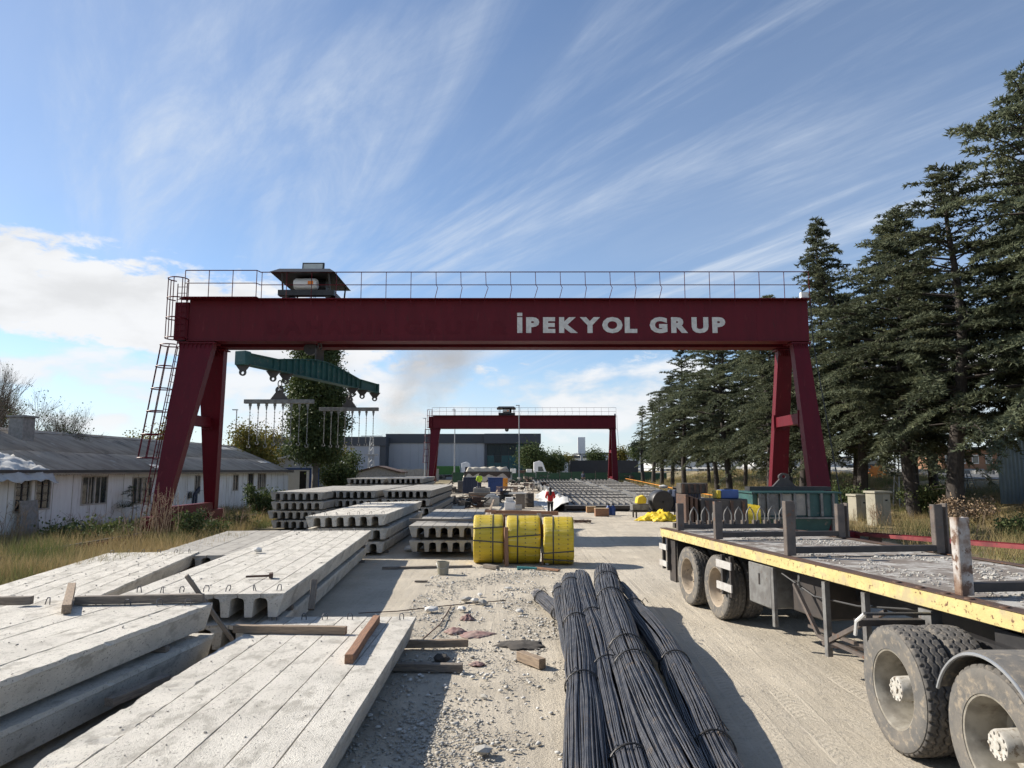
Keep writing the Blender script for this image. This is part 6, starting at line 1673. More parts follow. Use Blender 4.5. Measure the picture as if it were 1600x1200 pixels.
# ------------------------------------------------------------------ trees
def tri_mesh(name, P, Dn, W, Ln, rng_):
    """thin triangles: base points P, direction Dn (unit), width W, length Ln"""
    n = len(P); rnd = rng_.normal(size=(n, 3)); s = np.cross(Dn, rnd); s /= np.linalg.norm(s, axis=1, keepdims=True) + 1e-9
    V = np.empty((n, 3, 3)); V[:, 0] = P - s * (W[:, None] / 2); V[:, 1] = P + s * (W[:, None] / 2); V[:, 2] = P + Dn * Ln[:, None]
    return mesh_np(name, V.reshape(-1, 3), np.arange(n * 3).reshape(-1, 3))
def cedar(seed, H, Rm, base, lean=0.0, twin=False, sparse=1.0):
    rg = np.random.default_rng(seed); P = []; Dr = []; W = []; Ln = []
    limb = MB()
    tops = [(0.0, 0.0, H, 1.0)] if not twin else [(-1.6, .2, H, .62), (1.7, -.2, H * .985, .62)]
    lob = [(rg.uniform(0, 6.28), rg.uniform(.25, 1.0), rg.uniform(.15, .4)) for _ in range(5)]      # lopsided sides of the crown
    def axis(z, top):
        f = ss((z - H * .5) / (H * .4)) if twin else 0
        return np.array([top[0] * f + lean * z + .16 * math.sin(z * .5 + seed), top[1] * f + .12 * math.cos(z * .4 + seed), z])
    for ti, top in enumerate(tops):
        zs = np.linspace(0 if ti == 0 else H * .5, H, 18)
        limb.tube([tuple(axis(z, top)) for z in zs], [max(.015, .27 * (1 - z / H) ** .9 + .01) for z in zs], 8)
        if ti == 0:                                     # dead stubs on the bare stem
            for k in range(14):
                z = rg.uniform(1.2, base + 1.5); a = rg.uniform(0, 6.28); L = rg.uniform(.3, 1.3); o = axis(z, top)
                limb.tube([tuple(o), tuple(o + np.array([math.cos(a) * L, math.sin(a) * L, rg.uniform(-.25, .1) * L]))], [.022, .006], 4, caps=False)
        z = base if ti == 0 else H * .55
        while z < H - .1:
            u = (z - base) / (H - base)
            nb = int(rg.integers(4, 7))
            if rg.random() > sparse: nb = max(1, nb // 2)
            a0 = rg.uniform(0, 6.28)
            for bi in range(nb):
                a = a0 + 2 * math.pi * bi / nb + rg.uniform(-.5, .5)
                side = 1.0 + sum(w_ * math.cos(a - pa_) * math.exp(-((u - pu_) / .16) ** 2) for pa_, pu_, w_ in lob)
                prof = (1 - u) ** .66 * (.60 + .40 * min(1, u / .22))
                L = max(.35, Rm * prof * side * (rg.uniform(.45, .95) if rg.random() < .65 else rg.uniform(.95, 1.3))) * (top[3] if twin and u > .45 else 1)
                rise = .10 + .70 * u ** 1.3 + rg.uniform(-.14, .16); droop = .26 + rg.uniform(-.1, .18)
                o = axis(z + rg.uniform(-.2, .2), top); h = np.array([math.cos(a), math.sin(a), 0]); lat = np.array([-math.sin(a), math.cos(a), 0]); bend = rg.uniform(-.25, .25)
                def bp(t): return o + (h * t + lat * bend * t * t) * L + np.array([0, 0, L * (rise * t - droop * t * t * (1 + .5 * t))])
                limb.tube([tuple(bp(t)) for t in (0, .35, .7, 1)], [.05 * L / 3.5 + .012, .035 * L / 3.5 + .008, .016, .005], 4, caps=False)
                ns = max(4, int(L / .17)); bare = rg.uniform(.10, .34) if L > 1.6 else .05
                for i in range(ns):
                    t = bare + (1.02 - bare) * (i + rg.uniform(0, 1)) / ns
                    if rg.random() < .08: continue
                    p0 = bp(t); dt = (bp(t + .02) - bp(t - .02)); dt /= np.linalg.norm(dt)
                    for sd in (-1, 1):
                        lt = (.16 + .36 * L * (1.02 - t) * (.35 + .65 * t)) * rg.uniform(.5, 1.35); lt = min(lt, 1.5)
                        fw = rg.uniform(.6, 1.3); td = lat * sd + dt * fw + np.array([0, 0, rg.uniform(-.25, .10)]); td /= np.linalg.norm(td)
                        m = max(3, int(lt / .07))
                        ts = (np.arange(m) + rg.uniform(0, 1, m)) / m
                        pts = p0 + td * (ts * lt)[:, None]; pts[:, 2] -= .16 * lt * ts ** 2
                        for q in range(3):
                            dd = td * .75 + rg.normal(size=(m, 3)) * .5; dd[:, 2] += .12
                            dd /= np.linalg.norm(dd, axis=1, keepdims=True)
                            P.append(pts); Dr.append(dd); W.append(rg.uniform(.045, .085, m)); Ln.append(rg.uniform(.11, .23, m))
            z += rg.uniform(.28, .50) * (1 if u < .75 else .6)
    P = np.concatenate(P); Dr = np.concatenate(Dr); W = np.concatenate(W); Ln = np.concatenate(Ln)
    crown = tri_mesh('crown', P, Dr, W, Ln, rg); crown.materials.append(M['cedar_leaf'])
    tk_ = limb.mesh('trunk', 60); tk_.materials.append(M['bark'])
    return crown, tk_, len(P)
CED = [cedar(11, 16.0, 5.2, 3.7), cedar(23, 15.0, 4.9, 3.4, .012), cedar(37, 16.0, 4.7, 3.4, twin=True), cedar(51, 14.5, 3.9, 3.8, sparse=.9), cedar(64, 12.0, 1.9, 4.6, sparse=.5), cedar(83, 16.0, 5.0, 3.9, -.01, sparse=.95)]
HV = [16.0, 15.0, 16.0, 14.5, 12.0, 16.0]
def plant_cedar(label, x, y, h, var, rz, wide=1.0, lean=0, group='cedars in the row along the yard'):
    t = thing('cedar_tree', label, 'tree', (x, y, gz(x, y) - .05), rz, group)
    s = h / HV[var]; t.scale = (s * wide, s * wide, s); t.rotation_euler = (0, lean, rz)
    c, tr, n = CED[var]; mobj('crown', c, None, t); mobj('trunk', tr, None, t)
    return t
cedars = [
 ('tallest cedar at the right picture edge', 23.6, 30.5, 20.0, 0, .4, 1.05, -.03), ('cedar with a slim top left of the tallest one', 20.9, 33.5, 17.2, 3, 2.0, 1.25, -.04),
 ('broad dense cedar second left of the tallest', 20.6, 37.0, 16.2, 1, 1.0, 1.15, -.03), ('cedar with forked double top right of the crane leg', 20.6, 42.0, 17.8, 2, .05, 1.1, 0),
 ('cedar standing right behind the right crane legs', 20.8, 47.0, 16.0, 5, 3.0, .95, 0), ('dense cedar left of the right crane legs', 18.4, 51.0, 14.2, 1, 4.2, 1.2, 0),
 ('cedar second left of the right crane legs', 20.5, 56.0, 16.5, 5, 5.1, .9, 0), ('cedar third left of the right crane legs', 18.2, 60.5, 16.0, 1, 2.4, 1.0, 0),
 ('cedar in the middle of the receding row', 19.0, 66.5, 16.4, 0, 1.7, .9, 0), ('cedar with slim spire top in the receding row', 18.4, 76.0, 15.6, 3, 3.3, 1.0, 0),
 ('rounded cedar left of the slim spire', 18.5, 82.0, 13.0, 1, 5.6, 1.05, 0), ('smaller cedar near the far end of the row', 18.6, 89.0, 12.0, 3, .8, 1.2, 0),
 ('thin half bare cedar at the far end, right one', 18.9, 95.0, 11.3, 4, 2.2, 1.1, 0), ('thin half bare cedar at the far end, left one', 18.5, 101.0, 11.0, 4, 4.4, 1.1, 0),
 ('cedar in the back rank at the right picture edge', 27.5, 36.0, 17.0, 5, 2.6, 1.0, 0), ('cedar in the back rank between the pylons', 26.0, 44.0, 15.5, 1, .3, 1.0, 0),
 ('cedar in the back rank behind the forked one', 25.0, 52.0, 15.0, 5, 1.2, .9, 0), ('cedar in the back rank behind the crane tie', 24.0, 62.0, 15.0, 1, 3.9, .95, 0),
 ('cedar in the back rank halfway down the row', 23.5, 72.0, 14.5, 0, 4.9, .9, 0), ('cedar in the back rank far down the row', 23.0, 84.0, 12.5, 1, 2.9, .9, 0), ('cedar squeezed between the two ranks by the crane', 22.6, 40.0, 14.0, 5, 3.6, 1.0, 0), ('cedar closing the gap beside the tallest one', 25.5, 33.5, 16.5, 1, 5.0, 1.1, 0), ('cedar just left of the crane legs in the front rank', 18.6, 45.5, 13.5, 3, 1.4, 1.2, 0)]
for i, (lab, x, y, h, v, rz, wd, ln) in enumerate(cedars): plant_cedar(lab, x, y, h, v, rz, wd, ln)

def leaf_mesh(name, C, size, rg):
    n = len(C); a = rg.normal(size=(n, 3)); a /= np.linalg.norm(a, axis=1, keepdims=True); b = np.cross(a, rg.normal(size=(n, 3))); b /= np.linalg.norm(b, axis=1, keepdims=True)
    s = size * rg.uniform(.6, 1.3, n)[:, None]
    V = np.stack([C - a * s * .5, C + b * s * .32, C + a * s * .5, C - b * s * .32], 1)
    return mesh_np(name, V.reshape(-1, 3), np.arange(n * 4).reshape(-1, 4))
def branchy(seed, H, r0, spread, depth, up=.7, first=.25, nb=(2, 4), jitter=.35):
    rr = random.Random(seed); mb = MB(); tips = []
    def grow(p, d, L, r, k):
        n = 4; pts = [p]; q = p.copy(); dd = d.copy()
        for i in range(n):
            dd = (dd + Vector((rr.uniform(-1, 1), rr.uniform(-1, 1), rr.uniform(-.3, .6))) * jitter * .35).normalized(); q = q + dd * L / n; pts.append(q.copy())
        mb.tube(pts, [r * (1 - .45 * i / n) for i in range(n + 1)], 6 if k > 2 else 4, caps=False)
        if k <= 1: tips.extend(pts[1:])
        if k == 0: return
        for j in range(rr.randint(*nb)):
            b = pts[rr.randint(2, n)]
            nd = (dd + Vector((rr.uniform(-1, 1), rr.uniform(-1, 1), rr.uniform(-.1, up))) * spread).normalized()
            grow(b, nd, L * rr.uniform(.55, .82), r * .55, k - 1)
        grow(q, dd, L * .75, r * .55, k - 1)
    grow(Vector((0, 0, 0)), Vector((0, 0, 1)), H * .36, r0, depth)
    return mb, tips
def tree(label, x, y, seed, H, leafm, nleaf, lsize, barkm='bark_pale', spread=.7, depth=5, rz=0, lsp=.5, r0=.2, name='tree', group=None):
    mb, tips = branchy(seed, H, r0, spread, depth); rg = np.random.default_rng(seed)
    t = thing(name, label, 'tree', (x, y, gz(x, y)), rz, group)
    me = mb.mesh('trunk', 60); zmax = max(v.co.z for v in me.vertices); s = H / zmax
    t.scale = (s, s, s)
    mobj('trunk', me, barkm, t)
    T_ = np.array([p[:] for p in tips]); C = T_[rg.integers(0, len(T_), nleaf)] + rg.normal(size=(nleaf, 3)) * lsp
    mobj('crown', leaf_mesh('crown', C, lsize / s, rg), leafm, t); return t
# big poplar: dense column of leaves in lumpy clusters
rg = np.random.default_rng(5)
pt = thing('poplar_tree', 'tall dense rounded poplar tree behind the hanging hook bars', 'tree', (-16.0, 58, gz(-16, 58)))
lm = MB(); lm.tube([(0, 0, 0), (.05, 0, 2), (0, .1, 6), (.1, 0, 10), (0, 0, 13)], [.30, .25, .2, .12, .03], 8)
cl_ = []
for k in range(150):
    z = 3.4 + 10.4 * (k + .5) / 150; u = (z - 3.4) / 10.4
    rmax = 2.45 * (math.sin(math.pi * min(1, .10 + u * .88)) ** .55) * (1 + .10 * math.sin(z * 2.1) + .06 * math.sin(z * 4.7 + 1))
    if 6.9 < z < 7.9 or 10.6 < z < 11.2: rmax *= .86
    a = k * 2.39996 + rg.uniform(-.3, .3); r_ = rmax * rg.uniform(.45, .95)
    c = np.array([r_ * math.cos(a), r_ * math.sin(a), z]); cl_.append(c)
    lm.tube([(0, 0, z - .9), tuple(c * np.array([.6, .6, 1]) - np.array([0, 0, .3])), tuple(c)], [.04, .025, .008], 4, caps=False)
C = np.concatenate([c + rg.normal(size=(430, 3)) * np.array([.44, .44, .38]) for c in cl_])
C = C + 0; mobj('trunk', lm.mesh('trunk', 60), 'bark_pale', pt); mobj('crown', leaf_mesh('crown', C, .21, rg), 'poplar_leaf', pt)
tree('bare grey tree behind the shed at the far left', -27.5, 37.5, 3, 9.0, 'bush_leaf', 900, .10, spread=.55, depth=6, lsp=.15, r0=.17, name='bare_tree')
tree('second bare tree with sparse leaves right of the first', -24.6, 37.0, 9, 6.8, 'bush_leaf', 1800, .10, spread=.8, depth=6, lsp=.18, r0=.12, name='bare_tree')
tree('leafy bare-topped tree cut by the left picture edge', -31.5, 41, 14, 9.0, 'bush_leaf', 2600, .12, spread=.6, depth=6, lsp=.3, r0=.17, name='bare_tree')
tree('yellowing autumn tree behind the left crane leg', -21.0, 57.5, 21, 6.3, 'autumn_leaf', 9000, .20, spread=.9, depth=4, lsp=.5, r0=.16)
tree('green and rust autumn tree right of the left crane leg', -24.0, 66, 22, 6.0, 'autumn_leaf', 8000, .2, spread=.9, depth=4, lsp=.5, r0=.16)
tree('yellowing tree seen through the ladder cage', -27.8, 55.5, 24, 6.2, 'autumn_leaf', 8000, .18, spread=.9, depth=4, lsp=.45, r0=.16)
tree('green bushy willow in front of the factory glass', 4.2, 136, 31, 6.4, 'bush_leaf', 14000, .32, spread=1.0, depth=4, lsp=.9, r0=.2)
tree('darker bush right of the factory corner', 8.6, 138, 32, 4.6, 'poplar_leaf', 9000, .3, spread=1.1, depth=4, lsp=.8, r0=.2)
for k, (x, y, h, lab, m_) in enumerate(((21, 175, 6.2, 'yellow green tree right of the pylon sign', 'bush_leaf'), (26.5, 178, 6.0, 'yellow green tree behind the black trailer', 'autumn_leaf'), (31, 172, 6.6, 'green tree beside the far crane right leg', 'bush_leaf'), (36, 176, 6.2, 'last green tree before the cedar row', 'bush_leaf'), (14.6, 178, 5.0, 'small autumn tree left of the pylon sign', 'autumn_leaf'), (-24.5, 96, 4.0, 'low yellow green tree left of the warehouse', 'autumn_leaf'), (-28.8, 92, 4.4, 'pale bushy tree beyond the shed roof end', 'bush_leaf'))):
    tree(lab, x, y, 40 + k, h, m_, 5000, .36, spread=1.0, depth=3, lsp=.8, r0=.16)
# shrubs and weeds near the left crane leg
def shrub(label, x, y, h, w, leafm, n, size, seed, name='shrub', stems=14):
    rg = np.random.default_rng(seed); rr = random.Random(seed); t = thing(name, label, 'shrub', (x, y, gz(x, y))); mb = MB(); cs = []
    for k in range(stems):
        a = rr.uniform(0, 6.28); r_ = w * rr.random() ** .5; tip = Vector((r_ * math.cos(a), r_ * math.sin(a), h * rr.uniform(.55, 1))); b = Vector((tip.x * .2, tip.y * .2, 0))
        m = b.lerp(tip, .5) + Vector((rr.uniform(-.1, .1), rr.uniform(-.1, .1), .1)); mb.tube([b, m, tip], [.014, .009, .004], 4, caps=False); cs += [b.lerp(m, .7), m, m.lerp(tip, .5), tip, tip]
    mobj('stems', mb.mesh('stems'), 'dry_stalk', t)
    A_ = np.array([c[:] for c in cs]); C = A_[rg.integers(0, len(A_), n)] + rg.normal(size=(n, 3)) * w * .16; C[:, 2] = np.maximum(C[:, 2], .03)
    mobj('leaves', leaf_mesh('leaves', C, size, rg), leafm, t); return t
def gy(px, py): c = G(px, py); return c.x, c.y
shrub('green pointed shrub at the foot of the left crane leg', *gy(292, 838), 1.0, .6, 'weed_leaf', 1000, .12, 3)
shrub('grey green shrub in front of the rear left crane leg', *gy(335, 834), .55, .7, 'bush_leaf', 700, .1, 4)
shrub('olive shrub right of the left crane legs', *gy(375, 822), .6, .8, 'weed_leaf', 700, .1, 5)
shrub('dark green bush along the shed wall', *gy(120, 842), .5, 1.3, 'weed_leaf', 1000, .13, 6)
shrub('dark low bush along the shed wall left of the crane', *gy(175, 844), .55, 1.2, 'weed_leaf', 1000, .13, 7)
shrub('tall yellow green bush beside the tallest slab stack', *gy(408, 806), 1.7, .9, 'bush_leaf', 2600, .14, 8)
shrub('grey green bush behind the far slab stacks', D(527, 745, 66).x, 66, 3.6, 2.0, 'bush_leaf', 9000, .2, 9, stems=26)
shrub('green bush at the edge of the field right of the teal bucket', *gy(1325, 808), 1.5, 1.3, 'bush_leaf', 4200, .13, 10)
shrub('green bush behind the grass near the right pylon', *gy(1452, 812), 1.5, 1.2, 'weed_leaf', 3800, .13, 11)
shrub('dark brown brush heap between cedar trunks', *gy(1515, 822), 1.0, 1.2, 'dry_stalk', 2500, .12, 12)
shrub('green shrub at the right picture edge in the grass', *gy(1590, 850), .8, .9, 'weed_leaf', 2600, .11, 13)
# ailanthus-like plant on the shed wall
fp = thing('fern_leaf_plant', 'dark plant with long feathered leaves against the shed wall', 'plant', on_wall(12.3, .5, .1)); lv = MB(); rr = random.Random(6); st = MB(); st.tube([(0, 0, 0), (.05, 0, 1), (0, 0, 1.7)], [.03, .02, .01], 5); st.build('stem', 'dry_stalk', fp)
for k in range(22):
    a = rr.uniform(0, 6.28); z = rr.uniform(.7, 1.75); L = rr.uniform(.5, .9); lv = MB(); h = Vector((math.cos(a), math.sin(a), .35)); 
    for i in range(9):
        t_ = (i + 1) / 9; p = Vector((0, 0, z)) + h * L * t_ + Vector((0, 0, -.5 * L * t_ * t_)); s = Vector((-math.sin(a), math.cos(a), -.25))
        for q in (-1, 1):
            e = p + s * q * .17 + h * .05; lv.add([p, p.lerp(e, .5) + h * .03, e, p.lerp(e, .5) - h * .03], [(0, 1, 2, 3)])
    lv.build('frond', 'fern_leaf', fp)
# dry tall weed stalks around the crane foot and left edge
def stalks(label, x, y, h, n, seed, w=.5):
    t = thing('dry_weed', label, 'weed', (x, y, gz(x, y))); rr = random.Random(seed)
    for k in range(n):
        a = rr.uniform(0, 6.28); r_ = w * rr.random(); hh = h * rr.uniform(.5, 1); mb = MB(); p = Vector((r_ * math.cos(a), r_ * math.sin(a), 0)); tp = p + Vector((rr.uniform(-.3, .3), rr.uniform(-.3, .3), hh)); mb.tube([p, p.lerp(tp, .5) + Vector((rr.uniform(-.08, .08), rr.uniform(-.08, .08), 0)), tp], [.012, .009, .005], 4, caps=False)
        for q in range(7): b = p.lerp(tp, rr.uniform(.35, 1)); mb.tube([b, b + Vector((rr.uniform(-.2, .2), rr.uniform(-.2, .2), rr.uniform(.05, .25)))], [.006, .003], 3, caps=False)
        mb.build('stalk', 'dry_stalk', t)
stalks('tall dry brown weed stalks in front of the left crane foot', *gy(247, 842), 2.2, 34, 1, .7); stalks('dry weed stalks along the shed wall at the left', *gy(140, 838), 1.0, 26, 11, 1.6); stalks('dry weed stalks between the two left crane feet', *gy(312, 830), 1.1, 22, 12, .9); stalks('dry weed stalks right of the left crane legs', *gy(372, 824), 1.1, 22, 13, 1.0); stalks('dry weed stalks left of the left crane foot', *gy(205, 846), 1.3, 12, 2, .5); stalks('dry grass-like stalks at the left picture edge', *gy(18, 850), 1.6, 24, 3, .8); stalks('dry stalks between trailer racks and cedars', *gy(1500, 850), 1.3, 26, 4, 1.0); stalks('dry stalks at the foot of the right cabinets', *gy(1370, 822), 1.1, 20, 5, 1.0)

# grass
def grass(label, pts, hmin, hmax, mat, seed, name='dry_grass', wid=(.012, .03)):
    rg = np.random.default_rng(seed); n = len(pts); P = np.zeros((n, 3)); P[:, :2] = pts; P[:, 2] = [gz(a, b) - .02 for a, b in pts]
    d = rg.normal(size=(n, 3)) * .45; d[:, 2] = 1; d /= np.linalg.norm(d, axis=1, keepdims=True)
    L = rg.uniform(hmin, hmax, n) * (.5 + .9 * np.array([.5 + .5 * fbm(a * .35, b * .35, seed, 3) for a, b in pts]))
    o = mobj(name, tri_mesh(name, P, d, rg.uniform(*wid, n), np.maximum(.08, L), rg), mat); return tag(o, label, 'grass', kind='stuff')
def field(n, x0, x1, y0, y1, seed, keep):
    rg = np.random.default_rng(seed); out = []; 
    c = np.stack([rg.uniform(x0, x1, n), y0 + (y1 - y0) * rg.uniform(0, 1, n) ** 1.5], 1); k = np.array([keep(a, b) for a, b in c]); c = c[k]
    return np.repeat(c, 9, 0) + rg.normal(size=(len(c) * 9, 2)) * .13
def keepL(x, y):
    e = -8.6 - 1.2 * fbm(x * .3, y * .3, 1, 2) - (0 if y > 20 else 2.2 * ss((20 - y) / 8)); 
    if -13.0 + .8 * fbm(y * .4, 2, 2, 2) > -9: return False
    if x > -11.2 and 24 < y < 34: return False
    return x < e and x > -19.3 + .05 * (y - 22) and fbm(x * .5, y * .5, 7, 3) > -.42
grass('dry straw coloured grass between the white shed and the slabs', field(9500, -19, -8, 13, 62, 3, keepL), .25, .75, 'dry_grass', 3)
grass('taller dry grass tufts at the left picture edge', field(1700, -15, -9.8, 14, 24, 5, lambda x, y: x < -.70 * y + 2.0 and fbm(x, y, 2, 2) > -.2), .4, 1.0, 'dry_grass', 5)
grass('dry grass and weeds between the trailer and the cedars', field(11000, 9.5, 30, 9, 60, 6, lambda x, y: x > 12.9 + 1.2 * fbm(x * .4, y * .4, 3, 2) + max(0, 24 - y) * -.02 and fbm(x * .35, y * .35, 9, 3) > -.45), .3, .85, 'dry_grass', 6, wid=(.008, .02))
grass('dry grass strip at the foot of the distant cedars', field(5000, 14.5, 34, 55, 110, 8, lambda x, y: True), .3, .8, 'dry_grass', 8, wid=(.02, .05))

# ------------------------------------------------------------------ gravel, debris on the yard
def rocks_np(name, pts, sizes, mat, label, seed):
    rg = np.random.default_rng(seed); base = np.array([(0, 0, 1), (.894, 0, .447), (.276, .851, .447), (-.724, .526, .447), (-.724, -.526, .447), (.276, -.851, .447), (.724, .526, -.447), (-.276, .851, -.447), (-.894, 0, -.447), (-.276, -.851, -.447), (.724, -.526, -.447), (0, 0, -1)])
    fs = np.array([(0, 1, 2), (0, 2, 3), (0, 3, 4), (0, 4, 5), (0, 5, 1), (1, 6, 2), (2, 7, 3), (3, 8, 4), (4, 9, 5), (5, 10, 1), (1, 10, 6), (2, 6, 7), (3, 7, 8), (4, 8, 9), (5, 9, 10), (11, 7, 6), (11, 8, 7), (11, 9, 8), (11, 10, 9), (11, 6, 10)])
    n = len(pts); V = base[None] * rg.uniform(.55, 1.2, (n, 12, 1)) * sizes[:, None, None]; th = rg.uniform(0, 6.28, n); c, s = np.cos(th)[:, None], np.sin(th)[:, None]
    sx = rg.uniform(.7, 1.35, (n, 1)); x, y = V[:, :, 0] * sx, V[:, :, 1] / sx
    V = np.stack([x * c - y * s, x * s + y * c, V[:, :, 2] * .6], -1) + np.concatenate([pts, (sizes * .22)[:, None]], 1)[:, None, :]
    F = (fs[None] + (np.arange(n) * 12)[:, None, None]).reshape(-1, 3)
    o = mobj(name, mesh_np(name, V.reshape(-1, 3), F), mat); return tag(o, label, 'gravel', kind='stuff')
rg = np.random.default_rng(77)
def gravel_pts(n, x0, x1, y0, y1, thr, sc):
    c = np.stack([rg.uniform(x0, x1, n), rg.uniform(y0, y1, n)], 1); return c[np.array([fbm(a * sc, b * sc, 4, 4) > thr for a, b in c])]
p1 = gravel_pts(16000, -1.9, 1.2, 4.2, 19, -.05, .9); rocks_np('gravel', p1, rg.uniform(.004, .016, len(p1)) * (1 + 1.4 * (rg.random(len(p1)) < .07)), 'stone', 'fine loose gravel strewn over the yard between slabs and rebar', 1)
p2 = gravel_pts(9000, 1.2, 9.5, 4.5, 40, .12, .5); rocks_np('gravel', p2, rg.uniform(.004, .014, len(p2)), 'stone', 'scattered small stones on the vehicle track', 2)
p3 = gravel_pts(900, -1.9, 1.2, 5, 18.5, -.1, .7); rocks_np('rubble', p3, rg.uniform(.014, .034, len(p3)), 'stone_white', 'pale concrete crumbs scattered over the yard', 3)
p4 = np.stack([rg.normal(-.75, .28, 900), rg.normal(6.9, .9, 900)], 1); rocks_np('gravel', p4, rg.uniform(.008, .022, 900), 'stone', 'low patch of coarse gravel in the foreground', 4)
dbs = random.Random(2)
def chunk(label, px, py, r, mat, cat='stone', name='stone', sq=.6):
    mb = MB(); rock(mb, (0, 0, r * .45), r, dbs, sq); o = mb.build(name, mat); o.location = G(px, py); o.rotation_euler = (0, 0, dbs.uniform(0, 6)); tag(o, label, cat)
for (px, py, r, m_, lab) in ((742, 943, .12, 'stone_white', 'pale concrete chunk at the top of the rubble patch'), (750, 932, .09, 'stone_white', 'small pale chunk behind the rubble patch'), (755, 945, .10, 'stone', 'grey chunk right of the rubble patch'), (728, 940, .11, 'stone', 'grey flat chunk left in the rubble patch'), (674, 957, .14, 'stone_white', 'flat pale slab fragment beside the slab shadow'), (722, 956, .12, 'stone_white', 'flat white fragment below the rubble patch'), (793, 922, .09, 'stone_white', 'white stone standing left of the rebar ends'), (690, 1035, .12, 'debris_dark', 'dark lump at the slab shadow edge'), (757, 1092, .06, 'stone', 'small grey stone in the foreground gravel'), (755, 1180, .10, 'stone', 'pale flat stone at the bottom of the picture'), (812, 958, .1, 'stone_white', 'pale ring-shaped concrete bit near the rebar'), (640, 862, .22, 'stone_white', 'white boulder beside the middle slab stack'), (855, 882, .09, 'white_clean', 'white round stone in front of the coils')):
    chunk(lab, px, py, r, m_)
for (a, b, w, h, m_, lab) in (((833, 1020), (815, 1032), .12, .14, 'wood', None),):
    timber('short pale timber block lying on the open ground', G(812, 1024, .06), G(848, 1037, .06), .11, .12, 'wood')
timber('thin pale lath lying near the front of the coils', G(836, 887, .03), G(874, 891, .03), .12, .04, 'wood_red'); timber('short grey timber offcut in front of the left coil', G(757, 884, .05), G(778, 887, .05), .12, .09, 'wood_old')
timber('thin stick on the ground near the slab shadow', G(648, 908, .02), G(668, 908, .02), .09, .03, 'wood_old')
c = G(692, 897); t = thing('paint_bucket', 'dusty cream bucket standing on the ground before the slabs', 'bucket', (c.x, c.y, 0)); MB().lathe([(.0, .001), (0, .13), (.30, .155), (.30, .145), (.02, .12), (.02, .001)], 24, 'Z').build('pail', 'cream_box', t, smooth=40)
MB().tube([(-.155, 0, .27), (-.12, -.12, .18), (0, -.16, .14), (.12, -.12, .18), (.155, 0, .27)], .006, 5).build('handle', 'galv', t)
c = G(808, 890); mb = MB(); mb.tube([(0, 0, .035), (.25, .02, .035), (.5, -.03, .035)], [.05, .035, .03], 8); o = mb.build('hose_piece', 'hose_teal', smooth=60); o.location = c; tag(o, 'teal plastic hose piece in front of the middle coil', 'hose')
def rag_(label, px, py, w, h, mat, seed, nm='rag'):
    c = G(px, py); sheet_cloth(nm, mat, label, 'rag' if nm == 'rag' else 'debris', heap(c.x, c.y, w, w * .8, h, seed, 4), 16, 14)
rag_('dusty pink rag on the ground behind the timber end', 712, 988, .18, .10, 'rag', 1); rag_('brownish rag remains left of the dark debris', 745, 992, .26, .07, 'rag', 2); rag_('dark trampled debris patch on the open ground', 812, 1008, .34, .07, 'debris_dark', 3, 'debris'); rag_('pinkish rag beside the far end of the timber', 730, 968, .13, .12, 'rag', 4); rag_('small red rag scrap in the gravel', 746, 1038, .1, .05, 'rag', 5)
t = MB(); t.tube([G(648, 1012, .03), G(665, 995, .04), G(688, 975, .04), G(700, 955, .03), G(706, 945, .02)], .010, 5); o = t.build('steel_rod', 'rust_steel'); tag(o, 'thin bent steel rod on the ground beside the slab corner', 'rod')
t = MB(); t.tube([G(560, 958, .03), G(620, 955, .03), G(700, 946, .02), G(790, 938, .02)], .009, 5); o = t.build('steel_rod', 'rust_steel'); tag(o, 'long thin steel rod across the ground behind the nearest slab', 'rod')
t = MB(); t.tube([(1.0, 8.9, .3), (.93, 8.8, .12), (.9, 8.6, .02)], .006, 5)
c = G(866, 975); o = MB().tube([(0, 0, .0), (.01, 0, .35)], .006, 5).build('wire_stub', 'wire'); o.location = c; tag(o, 'thin wire stub standing beside the rebar pile', 'wire')

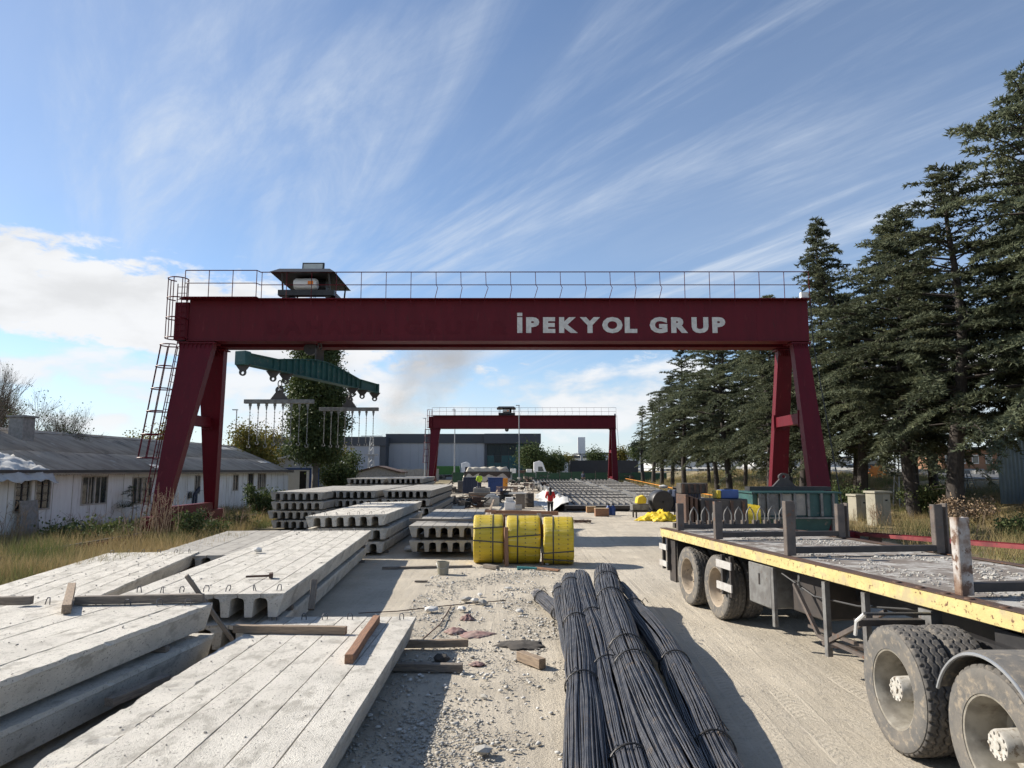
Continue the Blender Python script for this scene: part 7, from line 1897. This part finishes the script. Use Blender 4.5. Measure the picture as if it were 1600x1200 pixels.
# ------------------------------------------------------------------ smoke drifting up behind the warehouse
def smoke():
    m = bpy.data.materials.new('smoke'); m.use_nodes = True; nt = m.node_tree; N = nt.nodes; L = nt.links; N.clear()
    out = N.new('ShaderNodeOutputMaterial'); pv = N.new('ShaderNodeVolumePrincipled'); pv.inputs['Color'].default_value = (.50, .48, .47, 1); pv.inputs['Anisotropy'].default_value = .1
    tcn = N.new('ShaderNodeTexCoord'); g = N.new('ShaderNodeSeparateXYZ'); L.new(tcn.outputs['Generated'], g.inputs[0])
    nz = N.new('ShaderNodeTexNoise'); nz.inputs['Scale'].default_value = .022; nz.inputs['Detail'].default_value = 5; nz.inputs['Roughness'].default_value = .6; L.new(tcn.outputs['Object'], nz.inputs['Vector'])
    def mt(op, a, b=None):
        n = N.new('ShaderNodeMath'); n.operation = op
        for i, v in enumerate((a, b)):
            if v is None: continue
            if hasattr(v, 'is_linked'): L.new(v, n.inputs[i])
            else: n.inputs[i].default_value = v
        return n.outputs[0]
    def rmp(v, a, b, c=0, d=1):
        r = N.new('ShaderNodeMapRange'); r.interpolation_type = 'SMOOTHSTEP'; L.new(v, r.inputs[0])
        for i, q in enumerate((a, b, c, d)): r.inputs[i + 1].default_value = q
        return r.outputs[0]
    def bmp(v): return mt('MULTIPLY', rmp(v, .0, .45), rmp(v, .55, 1., 1, 0))
    # plume leans right as it climbs and widens
    axis = mt('ADD', mt('MULTIPLY', g.outputs[2], .42), .22)
    off = mt('ABSOLUTE', mt('SUBTRACT', g.outputs[0], axis)); wid = mt('ADD', mt('MULTIPLY', g.outputs[2], .26), .06)
    core = rmp(mt('DIVIDE', off, wid), .25, 1.0, 1, 0)
    dn = mt('MULTIPLY', mt('MULTIPLY', core, bmp(g.outputs[1])), rmp(nz.outputs[0], .40, .72))
    dn = mt('MULTIPLY', dn, mt('MULTIPLY', rmp(g.outputs[2], .0, .08), rmp(g.outputs[2], .7, 1, 1, 0)))
    L.new(mt('MULTIPLY', dn, .055), pv.inputs['Density']); L.new(pv.outputs[0], out.inputs['Volume'])
    MATS['smoke'] = m
    a, b = D(520, 735, 420), D(840, 500, 420)
    o = MB().bx(a.x, b.x, 380, 460, 3, b.z).build('smoke_plume', 'smoke'); tag(o, 'faint grey smoke plume drifting above the warehouse', 'smoke', kind='stuff')
smoke()
